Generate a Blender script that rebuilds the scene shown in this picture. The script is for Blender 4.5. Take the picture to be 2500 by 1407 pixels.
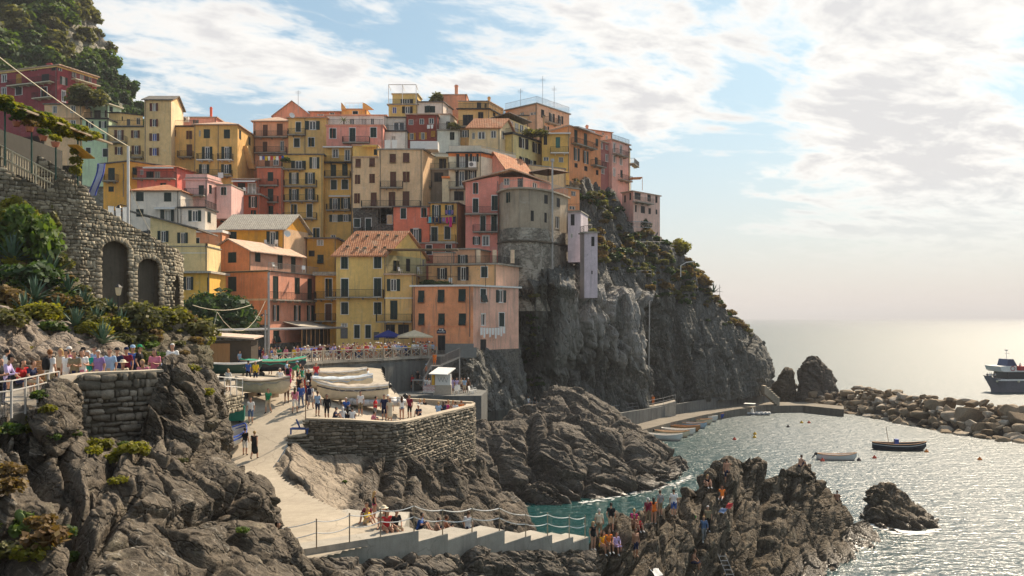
import bpy,math,random,time
import numpy as np
from mathutils import Vector,Matrix
from mathutils.bvhtree import BVHTree
T0 = time.time()
random.seed(7);RNG = np.random.default_rng(7)
for o in list(bpy.data.objects):bpy.data.objects.remove(o)
scene = bpy.context.scene
COL = scene.collection
# camera
F = 2165.0
H = 18.0
HZ = 776.0
cd = bpy.data.cameras.new('camera');cam = bpy.data.objects.new('camera',cd);COL.objects.link(cam)
cd.sensor_width = 36.0;cd.lens = 36.0*F/2500.0
cd.shift_y = (HZ-703.5)/2500.0
cd.clip_start = 0.3;cd.clip_end = 60000.0
cam.location = (0,0,H);cam.rotation_euler = (math.pi/2,0,0)
scene.camera = cam
# light
SUN_AZ,SUN_EL = math.radians(35),math.radians(43)
sun_dir = Vector((math.sin(SUN_AZ)*math.cos(SUN_EL),math.cos(SUN_AZ)*math.cos(SUN_EL),math.sin(SUN_EL)))
sl = bpy.data.lights.new('sun','SUN');sl.energy = 3.2;sl.angle = math.radians(0.53);sl.color = (1.0,0.84,0.64)
so = bpy.data.objects.new('sun',sl);COL.objects.link(so);so.location = (60,60,120)
so.rotation_euler = (-sun_dir).to_track_quat('-Z','Y').to_euler()
class NG:
 """small helper to write node graphs"""
 def __init__(s,tree):s.t = tree;s.n = tree.nodes;s.l = tree.links
 def new(s,typ,**kw):
  n = s.n.new(typ)
  for k,v in kw.items():setattr(n,k,v)
  return n
 def put(s,sock,v):
  if hasattr(v,'links') or isinstance(v,bpy.types.NodeSocket):s.l.new(v,sock)
  elif v is not None:sock.default_value = v
 def m(s,op,a,b=None,c=None,clamp=False):
  n = s.new('ShaderNodeMath',operation=op);n.use_clamp = clamp
  s.put(n.inputs[0],a)
  if b is not None:s.put(n.inputs[1],b)
  if c is not None:s.put(n.inputs[2],c)
  return n.outputs[0]
 def vm(s,op,a,b=None):
  n = s.new('ShaderNodeVectorMath',operation=op);s.put(n.inputs[0],a)
  if b is not None:s.put(n.inputs[1],b)
  return n.outputs[0]
 def mix(s,fac,a,b,blend='MIX'):
  n = s.new('ShaderNodeMix',data_type='RGBA',blend_type=blend);n.clamp_factor = True
  s.put(n.inputs[0],fac);s.put(n.inputs[6],a);s.put(n.inputs[7],b);return n.outputs[2]
 def noise(s,vec,scale,detail=4,rough=0.55,dist=0.0,out=0):
  n = s.new('ShaderNodeTexNoise');s.put(n.inputs['Vector'],vec);n.inputs['Scale'].default_value = scale
  n.inputs['Detail'].default_value = detail;n.inputs['Roughness'].default_value = rough;n.inputs['Distortion'].default_value = dist
  return n.outputs[out]
 def vor(s,vec,scale,feature='F1',out='Distance',rnd=1.0):
  n = s.new('ShaderNodeTexVoronoi',feature=feature);s.put(n.inputs['Vector'],vec);n.inputs['Scale'].default_value = scale
  n.inputs['Randomness'].default_value = rnd
  return n.outputs[out]
 def mapr(s,v,a,b,c=0.0,d=1.0,smooth=False):
  n = s.new('ShaderNodeMapRange');n.clamp = True
  if smooth:n.interpolation_type = 'SMOOTHSTEP'
  s.put(n.inputs[0],v)
  for i,q in enumerate((a,b,c,d)):s.put(n.inputs[1+i],q)
  return n.outputs[0]
 def scalev(s,vec,sc):
  n = s.new('ShaderNodeMapping');s.put(n.inputs[0],vec);n.inputs['Scale'].default_value = sc;return n.outputs[0]
 def comb(s,x,y,z):
  n = s.new('ShaderNodeCombineXYZ');s.put(n.inputs[0],x);s.put(n.inputs[1],y);s.put(n.inputs[2],z);return n.outputs[0]
 def bump(s,h,strength,dist):
  n = s.new('ShaderNodeBump');n.inputs['Strength'].default_value = strength;n.inputs['Distance'].default_value = dist
  s.put(n.inputs['Height'],h);return n.outputs[0]
world = bpy.data.worlds.new('World');scene.world = world;world.use_nodes = True
def build_sky():
 w = world.node_tree;w.nodes.clear();g = NG(w)
 sky = g.new('ShaderNodeTexSky',sky_type='NISHITA');sky.sun_disc = False
 sky.sun_elevation = SUN_EL;sky.sun_rotation = SUN_AZ
 sky.altitude = 0;sky.air_density = 1.0;sky.dust_density = 1.6;sky.ozone_density = 1.6
 d = g.new('ShaderNodeTexCoord').outputs['Generated']
 sp = g.new('ShaderNodeSeparateXYZ');g.put(sp.inputs[0],d);x,y,z = sp.outputs
 az = g.m('ARCTAN2',x,y)
 hyp = g.m('SQRT',g.m('ADD',g.m('MULTIPLY',x,x),g.m('MULTIPLY',y,y)))
 el = g.m('DIVIDE',z,g.m('MAXIMUM',hyp,0.02))
 zz = g.m('ADD',g.m('MAXIMUM',z,0.0),0.16)
 u = g.m('DIVIDE',x,zz);v = g.m('DIVIDE',y,zz)
 ca,sa = math.cos(0.5),math.sin(0.5)
 ur = g.m('ADD',g.m('MULTIPLY',u,ca),g.m('MULTIPLY',v,sa));vr = g.m('SUBTRACT',g.m('MULTIPLY',v,ca),g.m('MULTIPLY',u,sa))
 q = g.comb(ur,g.m('MULTIPLY',vr,1.45),3.7)
 warp = g.noise(q,1.7,1,0.5,out=1)
 q2 = g.vm('ADD',q,g.vm('SCALE',g.vm('SUBTRACT',warp,(0.5,0.5,0.5)),None))
 q2.node.inputs[1].links[0].from_node.inputs['Scale'].default_value = 0.35
 n1 = g.noise(q2,1.9,2,0.60)
 n2 = g.noise(q2,6.5,4,0.62)
 nlow = g.noise(g.comb(u,v,1.3),0.55,1,0.5)
 def A(px):return math.atan((px-1250)/F)
 def E(px,py):return (HZ-py)/math.hypot(F,px-1250)
 fields = [(1250,330,1500,520,-.19,0),(520,75,300,70,.24,12),(740,150,230,70,.26,16),(860,215,150,45,.18,8),(300,70,110,70,.10,10),(1090,195,190,42,.24,3),(440,180,260,60,.12,8),(1450,90,260,130,.32,8),(1600,260,190,100,.29,-12),(2200,110,330,230,.35,0),(2330,420,300,200,.23,0),(2120,330,190,120,.24,20),(2450,560,220,120,.22,0),(1870,210,90,110,-.22,30),(1700,450,300,80,-.10,0),(1010,80,110,90,-.16,0),(930,25,110,40,.26,20),(2060,560,260,22,.22,4),(1880,480,140,16,.24,8),(1880,425,60,20,.24,0),(2480,260,80,50,-.18,30),(1620,330,120,50,.15,0)]
 cov = g.mapr(nlow,0.3,0.7,-0.02,0.14)
 ce = g.comb(az,el,0.0)
 for (px,py,sx,sy,wt,rot) in fields:
  mp = g.new('ShaderNodeMapping',vector_type='TEXTURE');g.put(mp.inputs[0],ce)
  mp.inputs[1].default_value = (A(px),E(px,py),0);mp.inputs[2].default_value = (0,0,math.radians(-rot));mp.inputs[3].default_value = (2.1*sx/F,2.1*sy/F,1)
  gr = g.new('ShaderNodeTexGradient',gradient_type='QUADRATIC_SPHERE');g.put(gr.inputs[0],mp.outputs[0])
  cov = g.m('MULTIPLY_ADD',gr.outputs['Fac'],wt*(.92 if wt>0 else 1.15),cov)
 dens = g.m('ADD',g.m('ADD',g.m('MULTIPLY',n1,0.45),g.m('MULTIPLY',n2,0.75)),cov)
 mask = g.mapr(dens,0.60,0.82,0,1,True)
 mask = g.m('MULTIPLY',mask,g.mapr(el,0.02,0.16,0.0,1.0,True))
 thick = g.mapr(g.m('ADD',dens,g.m('MULTIPLY',n2,0.35)),0.80,1.16,0,1)
 ccol = g.mix(thick,(4.35,4.15,3.85,1),(2.75,2.67,2.64,1))
 skc = g.mix(1.0,sky.outputs[0],(0.70,0.79,0.80,1),'MULTIPLY')
 gm = g.new('ShaderNodeGamma');g.put(gm.inputs[0],skc);gm.inputs[1].default_value = 0.62
 lift = g.mix(1.0,gm.outputs[0],(.83,.95,.97,1),'MULTIPLY')
 haze = g.m('POWER',g.m('SUBTRACT',1.0,g.mapr(el,0.0,0.30,0,1)),1.9)
 base = g.mix(g.m('MULTIPLY',haze,0.93),lift,(2.98,2.62,2.46,1))
 out = g.mix(g.m('MULTIPLY',mask,0.93),base,ccol)
 bg = g.new('ShaderNodeBackground');g.put(bg.inputs[0],out);bg.inputs[1].default_value = 0.12
 o = g.new('ShaderNodeOutputWorld');g.l.new(bg.outputs[0],o.inputs[0])
build_sky()
scene.view_settings.view_transform = 'Standard';scene.view_settings.look = 'None'
scene.view_settings.gamma = 1.0;scene.view_settings.use_curve_mapping = False
scene.view_settings.exposure = 1.3
scene.render.engine = 'CYCLES'
cy = scene.cycles
cy.max_bounces = 5;cy.diffuse_bounces = 4;cy.glossy_bounces = 2;cy.transmission_bounces = 3;cy.transparent_max_bounces = 6
cy.caustics_reflective = False;cy.caustics_refractive = False
cy.sample_clamp_indirect = 4.0;cy.sample_clamp_direct = 12.0
cy.use_denoising = True;cy.use_adaptive_sampling = True;cy.adaptive_threshold = 0.02
try:cy.denoiser = 'OPENIMAGEDENOISE';cy.denoising_input_passes = 'RGB_ALBEDO_NORMAL'
except Exception:pass
# geometry helpers
def P(px,py,D):return Vector(((px-1250)*D/F,D,H-(py-HZ)*D/F))
def Pn(a):
 a = np.asarray(a,float);return np.stack([(a[...,0]-1250)*a[...,2]/F,a[...,2],H-(a[...,1]-HZ)*a[...,2]/F],-1)
def pix(p):return (1250+F*p[0]/p[1],HZ+F*(H-p[2])/p[1])
def srgb(r,g,b,k=1.0):
 def c(v):
  v/=255.0;return v/12.92 if v<=.04045 else ((v+.055)/1.055)**2.4
 return tuple(min(0.9,c(v)*k) for v in (r,g,b))+(1.0,)
class MB:
 """mesh builder: collects shapes into ONE mesh"""
 def __init__(s):s.v = [];s.f = [];s.m = [];s.cur = 0
 def add(s,vs,fs):
  b = len(s.v);s.v.extend([tuple(q) for q in vs]);s.f.extend([tuple(i+b for i in f) for f in fs]);s.m.extend([s.cur]*len(fs));return s
 def quad(s,*p):return s.add(p,[tuple(range(len(p)))])
 def box(s,c,size,mx=None):
  c = Vector(c);hx,hy,hz = size[0]/2,size[1]/2,size[2]/2
  vs = [Vector((x*hx,y*hy,z*hz)) for z in (-1,1) for y in (-1,1) for x in (-1,1)]
  if mx is not None:vs = [mx@q for q in vs]
  return s.add([c+q for q in vs],[(0,2,3,1),(4,5,7,6),(0,1,5,4),(2,6,7,3),(0,4,6,2),(1,3,7,5)])
 def box2(s,a,b):a,b = Vector(a),Vector(b);return s.box((a+b)/2,[abs(b[i]-a[i]) for i in range(3)])
 def obox(s,o,t,n,u,l,d,h):
  """box from corner o spanning l along t, d along n, h along u"""
  o = Vector(o);t,n,u = Vector(t)*l,Vector(n)*d,Vector(u)*h
  vs = [o,o+t,o+n,o+t+n,o+u,o+t+u,o+n+u,o+t+n+u]
  return s.add(vs,[(0,2,3,1),(4,5,7,6),(0,1,5,4),(2,6,7,3),(0,4,6,2),(1,3,7,5)])
 def bar(s,a,b,r,n=5,r2=None):
  a,b = Vector(a),Vector(b);d = (b-a)
  if d.length<1e-6:return s
  d.normalize();x = d.orthogonal().normalized();y = d.cross(x);r2 = r if r2 is None else r2
  vs = []
  for i in range(n):
   t = 2*math.pi*i/n;q = x*math.cos(t)+y*math.sin(t);vs+=[a+q*r,b+q*r2]
  fs = [(2*i,2*((i+1)%n),2*((i+1)%n)+1,2*i+1) for i in range(n)]
  fs+=[tuple(2*i for i in range(n))[::-1],tuple(2*i+1 for i in range(n))]
  return s.add(vs,fs)
 def tube(s,pts,r,n=5):
  for a,b in zip(pts[:-1],pts[1:]):s.bar(a,b,r,n)
  return s
 def lathe(s,c,prof,n=12):
  c = Vector(c);vs = [];k = len(prof)
  for i in range(n):
   t = 2*math.pi*i/n
   for r,z in prof:vs.append(c+Vector((r*math.cos(t),r*math.sin(t),z)))
  fs = []
  for i in range(n):
   j = (i+1)%n
   for q in range(k-1):fs.append((i*k+q,j*k+q,j*k+q+1,i*k+q+1))
  return s.add(vs,fs)
 def mesh(s,name,mats=(),smooth=False):
  me = bpy.data.meshes.new(name);me.from_pydata([tuple(q) for q in s.v],[],s.f)
  for m in mats:me.materials.append(m)
  if len(mats)>1:me.polygons.foreach_set('material_index',s.m)
  if smooth:me.polygons.foreach_set('use_smooth',[True]*len(s.f))
  me.update();return me
MW = {}
WL = {}
def tag(o,label=None,cat=None,group=None,kind=None):
 if label:o['label'] = label
 if cat:o['category'] = cat
 if group:o['group'] = group
 if kind:o['kind'] = kind
 elif cat:o['kind'] = 'thing'
 return o
def thing(name,loc,label,cat,group=None):
 o = bpy.data.objects.new(name,None);COL.objects.link(o);o.location = loc;o.empty_display_size = 0.1
 MW[o.name] = Matrix.Translation(Vector(loc));return tag(o,label,cat,group)
def obj(name,mb,mat=None,parent=None,mx=None,smooth=False):
 """mb: MB or mesh in world coordinates (or local ones placed by the world matrix mx)"""
 mats = [] if mat is None else (mat if isinstance(mat,(list,tuple)) else [mat])
 me = mb.mesh(name,mats,smooth) if isinstance(mb,MB) else mb
 o = bpy.data.objects.new(name,me);COL.objects.link(o)
 wm = mx if mx is not None else Matrix.Identity(4);MW[o.name] = wm
 if parent is not None:
  o.parent = parent;o.matrix_basis = MW[parent.name].inverted()@wm
 elif mx is not None:o.matrix_basis = wm
 return o
def sub(name,mb,mat,parent,root=None,mx=None,smooth=False):return obj(name,mb,mat,parent,mx,smooth)
def basis(o,t,n,u):
 return Matrix(((t[0],n[0],u[0],o[0]),(t[1],n[1],u[1],o[1]),(t[2],n[2],u[2],o[2]),(0,0,0,1)))
 # numpy noise
def _hash(ix,iy,iz,s):
 h = (ix.astype(np.int64)*374761393+iy.astype(np.int64)*668265263+iz.astype(np.int64)*2147483647+s*1274126177)&0xffffffff
 h = ((h^(h>>13))*1274126177)&0xffffffff
 h = ((h^(h>>16))*2246822519)&0xffffffff
 return ((h^(h>>15))&0xffffff)/float(0xffffff)
def vnoise(p,s=0):
 i = np.floor(p);f = p-i;i = i.astype(np.int64);f = f*f*f*(f*(f*6-15)+10);r = 0
 for dx in (0,1):
  for dy in (0,1):
   for dz in (0,1):
    w = (f[:,0] if dx else 1-f[:,0])*(f[:,1] if dy else 1-f[:,1])*(f[:,2] if dz else 1-f[:,2])
    r = r+w*_hash(i[:,0]+dx,i[:,1]+dy,i[:,2]+dz,s)
 return r*2-1
def fbm(p,octv=4,s=0,gain=0.5,ridged=False):
 a,r,t = 1.0,0,0
 for k in range(octv):
  n = vnoise(p*(2.03**k)+k*17.3,s+k)
  if ridged:n = 1-2*np.abs(n)
  r = r+a*n;t+=a;a*=gain
 return r/t
def worley(p,s=0,tilt=False):
 i = np.floor(p).astype(np.int64);n = len(p);f1 = np.full(n,9.0);f2 = np.full(n,9.0);cid = np.zeros(n);off = np.zeros((n,3))
 for dx in (-1,0,1):
  for dy in (-1,0,1):
   for dz in (-1,0,1):
    c = i+np.array([dx,dy,dz]);hh = _hash(c[:,0],c[:,1],c[:,2],s+11)
    a = np.stack([hh,(hh*97.13)%1.0,(hh*513.7)%1.0],1);v = p-(c+a)
    d = np.sqrt((v*v).sum(1));near = d<f1
    f2 = np.where(near,f1,np.minimum(f2,d));cid = np.where(near,(hh*1733.3)%1.0,cid);f1 = np.where(near,d,f1);off[near] = v[near]
 if not tilt:return f1,f2,cid
 r = np.stack([(cid*k)%1.0 for k in (311.7,747.3,153.9)],1)*2-1
 return f1,f2,cid,(off*r).sum(1)
def rock_disp(p,size=1.0,strata=(0.5,0.3,0.8),amt=1.0,seed=0,block=1.0,fine=1.0):
 """craggy displacement in metres; size = size of the main blocks; every block gets its own tilted face"""
 sn = np.array(strata,float);sn/=np.linalg.norm(sn)
 w = p/size;w = w+0.16*np.stack([vnoise(w*1.1+k*9.1,seed+k) for k in range(3)],1)
 st = w+np.outer(w@sn,sn)*1.9
 d = 0.18*fbm(w*0.5,2,seed+5)
 for sc,a in ((0.36,.52),(0.95,.25),(2.7,.085)):
  f1,f2,cid,tl = worley(st*sc+sc*3,seed+int(sc*7),True)
  d = d+block*a*(0.60*(cid-0.5)+0.62*tl-(.8 if sc<1 else .45)*np.clip(1-(f2-f1)/(.085 if sc<1 else .06),0,1))
 d = d+fine*(0.045*fbm(st*4.0,2,seed+8,0.55,True)+0.05*vnoise((w+np.outer(w@sn,sn)*7)*3.0,seed+9))
 return d*amt*size
def slabby(p,strata,freq,amp,seed=0,el=.14):
 """sharp parallel ribs of tilted beds standing out of the rock"""
 sn = np.array(strata,float);sn/=np.linalg.norm(sn);a = p@sn;q = p*el+np.outer(a*(freq-el),sn)
 n = vnoise(q,seed);m = vnoise(q*2.3+7,seed+1);return amp*((1-np.abs(n)*2.2)*.7+(1-np.abs(m)*2.0)*.3-.35)
def catmull(C,t):
 """C (n, ...) control, t in [0, n-1]"""
 n = len(C);i = np.clip(np.floor(t).astype(int),0,n-2);u = (t-i);u = u.reshape(u.shape+(1,)*(C.ndim-1))
 g = lambda k:C[np.clip(k,0,n-1)]
 p0,p1,p2,p3 = g(i-1),g(i),g(i+1),g(i+2)
 p0 = np.where((i-1<0).reshape(u.shape),2*p1-p2,p0);p3 = np.where((i+2>n-1).reshape(u.shape),2*p2-p1,p3)
 return 0.5*((2*p1)+(-p0+p2)*u+(2*p0-5*p1+4*p2-p3)*u*u+(-p0+3*p1-3*p2+p3)*u**3)
def grid_mesh(name,V,nu,nv,mats,smooth=True):
 """V (nv, nu, 3)"""
 idx = np.arange(nu*nv).reshape(nv,nu);q = np.stack([idx[:-1,:-1],idx[:-1,1:],idx[1:,1:],idx[1:,:-1]],-1).reshape(-1,4)
 me = bpy.data.meshes.new(name);me.vertices.add(nu*nv);me.vertices.foreach_set('co',V.reshape(-1).astype(np.float32))
 me.loops.add(q.size);me.loops.foreach_set('vertex_index',q.reshape(-1).astype(np.int32))
 me.polygons.add(len(q));me.polygons.foreach_set('loop_start',np.arange(0,q.size,4).astype(np.int32))
 if smooth:me.polygons.foreach_set('use_smooth',np.ones(len(q),bool))
 for m in mats:me.materials.append(m)
 me.update(calc_edges=True);return me,q
GROUND = {}
def loft(name,rows,nu,nv,mat,disp=None,cracks=(),kind='structure',ground=True,parent=None,tint=None,zmin=None,smooth=True):
 C = Pn(np.array(rows,float));R,K = C.shape[:2]
 A = catmull(C,np.linspace(0,R-1,nv));A = catmull(np.swapaxes(A,0,1),np.linspace(0,K-1,nu));A = np.swapaxes(A,0,1)
 du = np.gradient(A,axis=1);dv = np.gradient(A,axis=0);N = np.cross(du,dv);N/=np.linalg.norm(N,axis=2,keepdims=True)+1e-9
 toc = np.array([0,0,H])-A[nv//3,nu//2]
 if np.dot(N[nv//3,nu//2],toc)<0:N = -N
 p = A.reshape(-1,3);n = N.reshape(-1,3)
 d = np.zeros(len(p)) if disp is None else disp(p)
 if len(cracks):
  sx = 1250+F*p[:,0]/np.maximum(p[:,1],1);sy = HZ+F*(H-p[:,2])/np.maximum(p[:,1],1)
  wob = 6*fbm(p*0.9,2,77)
  for (line,wid,dep) in cracks:
   best = np.full(len(p),1e9)
   for (ax,ay),(bx,by) in zip(line[:-1],line[1:]):
    vx,vy = bx-ax,by-ay;t = np.clip(((sx-ax)*vx+(sy-ay)*vy)/(vx*vx+vy*vy),0,1)
    best = np.minimum(best,np.hypot(sx-ax-t*vx,sy-ay-t*vy)+wob)
   d = d-dep*np.exp(-(np.maximum(best,0)/wid)**2)
 V = (p+n*d[:,None])
 me,q = grid_mesh(name,V.reshape(nv,nu,3),nu,nv,[mat],smooth)
 if tint is not None:
  a = me.attributes.new('tint','FLOAT','POINT');a.data.foreach_set('value',tint(V,p,n).astype(np.float32))
 o = bpy.data.objects.new(name,me);COL.objects.link(o);tag(o,kind=kind);MW[o.name] = Matrix.Identity(4)
 if ground:GROUND[name] = BVHTree.FromPolygons([tuple(r) for r in V],[tuple(r) for r in q])
 return o
def cast(px,py,names=None):
 """where the sight line through a photo pixel meets the built ground"""
 d = P(px,py,1.0)-Vector((0,0,H));d.normalize();best = None
 for k,b in GROUND.items():
  if names is not None and k not in names:continue
  h = b.ray_cast(Vector((0,0,H)),d)
  if h[0] is not None and (best is None or h[3]<best[3]):best = h
 return best
def drop(x,y,names=None,z=200):
 best = None
 for k,b in GROUND.items():
  if names is not None and k not in names:continue
  h = b.ray_cast(Vector((x,y,z)),Vector((0,0,-1)))
  if h[0] is not None and (best is None or h[0].z>best.z):best = h[0]
 return best
 # materials
_MC = {}
def _mat(name):
 m = bpy.data.materials.new(name);m.use_nodes = True;t = m.node_tree;t.nodes.clear();g = NG(t)
 out = g.new('ShaderNodeOutputMaterial');b = g.new('ShaderNodeBsdfPrincipled');t.links.new(b.outputs[0],out.inputs[0])
 return m,g,b,out
def plain(name,col,rough=0.6,metal=0.0,spec=0.4,var=0.12):
 if name in _MC:return _MC[name]
 m,g,b,o = _mat(name);pos = g.new('ShaderNodeNewGeometry').outputs['Position']
 n = g.noise(pos,3.0,3);c = g.mix(1.0,tuple(col),g.comb(*[g.mapr(n,.3,.7,1-var,1+var)]*3),'MULTIPLY')
 g.put(b.inputs['Base Color'],c);b.inputs['Roughness'].default_value = rough;b.inputs['Metallic'].default_value = metal
 b.inputs['Specular IOR Level'].default_value = spec;_MC[name] = m;return m
def plaster(col,name=None,stain=0.5):
 key = ('pl',tuple(round(c,3) for c in col),stain)
 if key in _MC:return _MC[key]
 m,g,b,o = _mat(name or 'plaster');pos = g.new('ShaderNodeNewGeometry').outputs['Position']
 big = g.noise(pos,0.35,2,0.6);mid = g.noise(pos,1.9,3,0.65);fin = g.noise(pos,14.0,2,0.7)
 streak = g.noise(g.scalev(pos,(1.6,1.6,0.16)),1.4,3,0.65)
 k = g.m('ADD',g.mapr(big,.3,.7,.86,1.10),g.mapr(mid,.3,.7,-.09,.07))
 k = g.m('ADD',k,g.mapr(fin,.3,.7,-.05,.05))
 c = g.mix(1.0,tuple(col),g.comb(k,k,k),'MULTIPLY')
 lum = sum(col[:3])/3;dirt = tuple(0.45*v+0.16*lum for v in col[:3])+(1,)
 c = g.mix(g.m('MULTIPLY',g.mapr(streak,.50,.74,0,1),min(1.0,stain*1.3)),c,dirt)
 pale = tuple(min(.9,v*.75+.16) for v in col[:3])+(1,)
 c = g.mix(g.m('MULTIPLY',g.mapr(g.noise(pos,0.8,4,0.7,0.4),.58,.70,0,1),0.55),c,pale)
 peel = g.m('MULTIPLY',g.mapr(g.noise(pos,2.6,4,.75,.5),.60,.66,0,1),g.mapr(g.noise(pos,.3,1,.5),.50,.60,0,.75));c = g.mix(peel,c,tuple(.35*v+.12 for v in col[:3])+(1,))
 g.put(b.inputs['Base Color'],c);b.inputs['Roughness'].default_value = 0.93;b.inputs['Specular IOR Level'].default_value = 0.15
 g.put(b.inputs['Normal'],g.bump(g.m('ADD',fin,mid),0.35,0.03));_MC[key] = m;return m
def rock(name,c1,c2,c3,sc=1.0,strata=(0.5,0.3,0.8),bumpd=0.12,lichen=0.25,tintcol=None,wet=True):
 if name in _MC:return _MC[name]
 m,g,b,o = _mat(name);pos = g.new('ShaderNodeNewGeometry').outputs['Position']
 n = Vector(strata).normalized();rot = n.rotation_difference(Vector((0,0,1))).to_euler()
 mp = g.new('ShaderNodeMapping');g.put(mp.inputs[0],pos);mp.inputs['Rotation'].default_value = rot;mp2 = mp;mp = g.new('ShaderNodeMapping');g.put(mp.inputs[0],mp2.outputs[0]);mp.inputs['Scale'].default_value = (sc*.42,sc*.42,sc*2.4)
 sv = g.vm('ADD',mp.outputs[0],g.vm('SCALE',g.noise(pos,0.5*sc,2,out=1),None));sv.node.inputs[1].links[0].from_node.inputs['Scale'].default_value = 1.2
 bed = g.noise(sv,1.5,5,0.68);big = g.noise(pos,0.22*sc,2,0.6);fin = g.noise(pos,5.0*sc,5,0.74)
 c = g.mix(g.mapr(bed,.32,.68,0,1),tuple(c1),tuple(c2))
 c = g.mix(g.mapr(big,.42,.62,0,.75),c,tuple(c3))
 c = g.mix(g.m('MULTIPLY',g.mapr(fin,.52,.7,0,1),.6),c,tuple(min(.8,v*1.9) for v in c2[:3])+(1,))  # lighter flecks put a sunlit sparkle into the rock colour
 c = g.mix(g.m('MULTIPLY',g.mapr(g.noise(pos,1.1*sc,4,.75,.6),.57,.66,0,1),lichen),c,(0.27,0.235,0.16,1))
 vein = g.mapr(g.m('ABSOLUTE',g.m('SUBTRACT',g.noise(sv,1.1,2,.6,.8),.5)),0.0,0.012,1,0)
 c = g.mix(g.m('MULTIPLY',vein,g.mapr(big,.45,.6,0,.5)),c,(.38,.35,.30,1))
 if tintcol is not None:
  at = g.new('ShaderNodeAttribute',attribute_name='tint');tc,tc2 = tintcol
  st = g.noise(g.scalev(pos,(1,1,.12)),1.3,6,.7)
  c = g.mix(g.m('MULTIPLY',at.outputs['Fac'],.88),c,g.mix(g.mapr(st,.35,.65,0,1),tuple(tc),tuple(tc2)))
 if wet:
  z = g.new('ShaderNodeSeparateXYZ');g.put(z.inputs[0],pos)
  wl = g.mapr(g.m('ADD',z.outputs[2],g.m('MULTIPLY',big,-1.6)),-0.6,0.5,1,0)
  c = g.mix(g.m('MULTIPLY',wl,.75),c,(.045,.034,.022,1));g.put(b.inputs['Roughness'],g.mapr(wl,0,1,.86,.3))
 else:b.inputs['Roughness'].default_value = 0.88
 g.put(b.inputs['Base Color'],c);b.inputs['Specular IOR Level'].default_value = 0.3
 crk = g.mapr(g.vor(g.vm('ADD',sv,g.vm('SCALE',g.noise(pos,2.0*sc,2,out=1),None)),1.1,'DISTANCE_TO_EDGE'),0.0,.09,0,1)
 h = g.m('ADD',g.m('MULTIPLY',bed,1.0),g.m('ADD',g.m('MULTIPLY',fin,.8),g.m('MULTIPLY',crk,.55)))
 c = g.mix(g.mapr(crk,0,.5,.42,0),c,tuple(v*.4 for v in c1[:3])+(1,));g.put(b.inputs['Base Color'],c)
 g.put(b.inputs['Normal'],g.bump(h,0.9,bumpd));_MC[name] = m;return m
def stone_mat(name,c1,c2,c3,rough=.9):
 if name in _MC:return _MC[name]
 m,g,b,o = _mat(name);pos = g.new('ShaderNodeNewGeometry').outputs['Position'];oi = g.new('ShaderNodeObjectInfo')
 isl = g.new('ShaderNodeNewGeometry').outputs['Random Per Island']
 r = g.m('FRACT',g.m('ADD',oi.outputs['Random'],isl))
 cr = g.new('ShaderNodeValToRGB');g.put(cr.inputs[0],r);e = cr.color_ramp.elements
 e[0].color = tuple(c1);e[1].color = tuple(c3);k = cr.color_ramp.elements.new(.5);k.color = tuple(c2)
 n = g.noise(pos,6.0,5,.7);c = g.mix(1.0,cr.outputs[0],g.comb(*[g.mapr(n,.3,.7,.62,1.35)]*3),'MULTIPLY')
 g.put(b.inputs['Base Color'],c);b.inputs['Roughness'].default_value = rough;b.inputs['Specular IOR Level'].default_value = .2
 g.put(b.inputs['Normal'],g.bump(g.noise(pos,12,5,.7),.6,.05));_MC[name] = m;return m
def concrete(name,col,sc=1.0,dark=0.6):
 if name in _MC:return _MC[name]
 m,g,b,o = _mat(name);pos = g.new('ShaderNodeNewGeometry').outputs['Position']
 a = g.noise(pos,.25*sc,3,.62);s = g.noise(pos,2.2*sc,4,.7);f = g.noise(pos,20*sc,2,.7)
 st = g.noise(g.scalev(pos,(1.2,1.2,.1)),1.0,5,.7)
 k = g.m('ADD',g.mapr(a,.3,.7,.80,1.12),g.m('ADD',g.mapr(s,.3,.7,-.10,.10),g.mapr(f,.3,.7,-.05,.05)))
 c = g.mix(1.0,tuple(col),g.comb(k,k,k),'MULTIPLY')
 nz = g.new('ShaderNodeNewGeometry').outputs['Normal'];sp = g.new('ShaderNodeSeparateXYZ');g.put(sp.inputs[0],nz)
 vert = g.mapr(g.m('ABSOLUTE',sp.outputs[2]),.2,.6,1,0)
 c = g.mix(g.m('MULTIPLY',g.m('MULTIPLY',vert,g.mapr(st,.45,.7,0,1)),dark),c,tuple(v*.35 for v in col[:3])+(1,))
 crk = g.mapr(g.vor(g.vm('ADD',pos,g.vm('SCALE',g.noise(pos,1.2,3,out=1),None)),.28*sc,'DISTANCE_TO_EDGE'),0.0,.012,1,0)
 c = g.mix(g.m('MULTIPLY',crk,.45),c,tuple(v*.4 for v in col[:3])+(1,))
 g.put(b.inputs['Base Color'],c);b.inputs['Roughness'].default_value = .9;b.inputs['Specular IOR Level'].default_value = .2
 g.put(b.inputs['Normal'],g.bump(g.m('ADD',s,f),.4,.03));_MC[name] = m;return m
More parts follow.
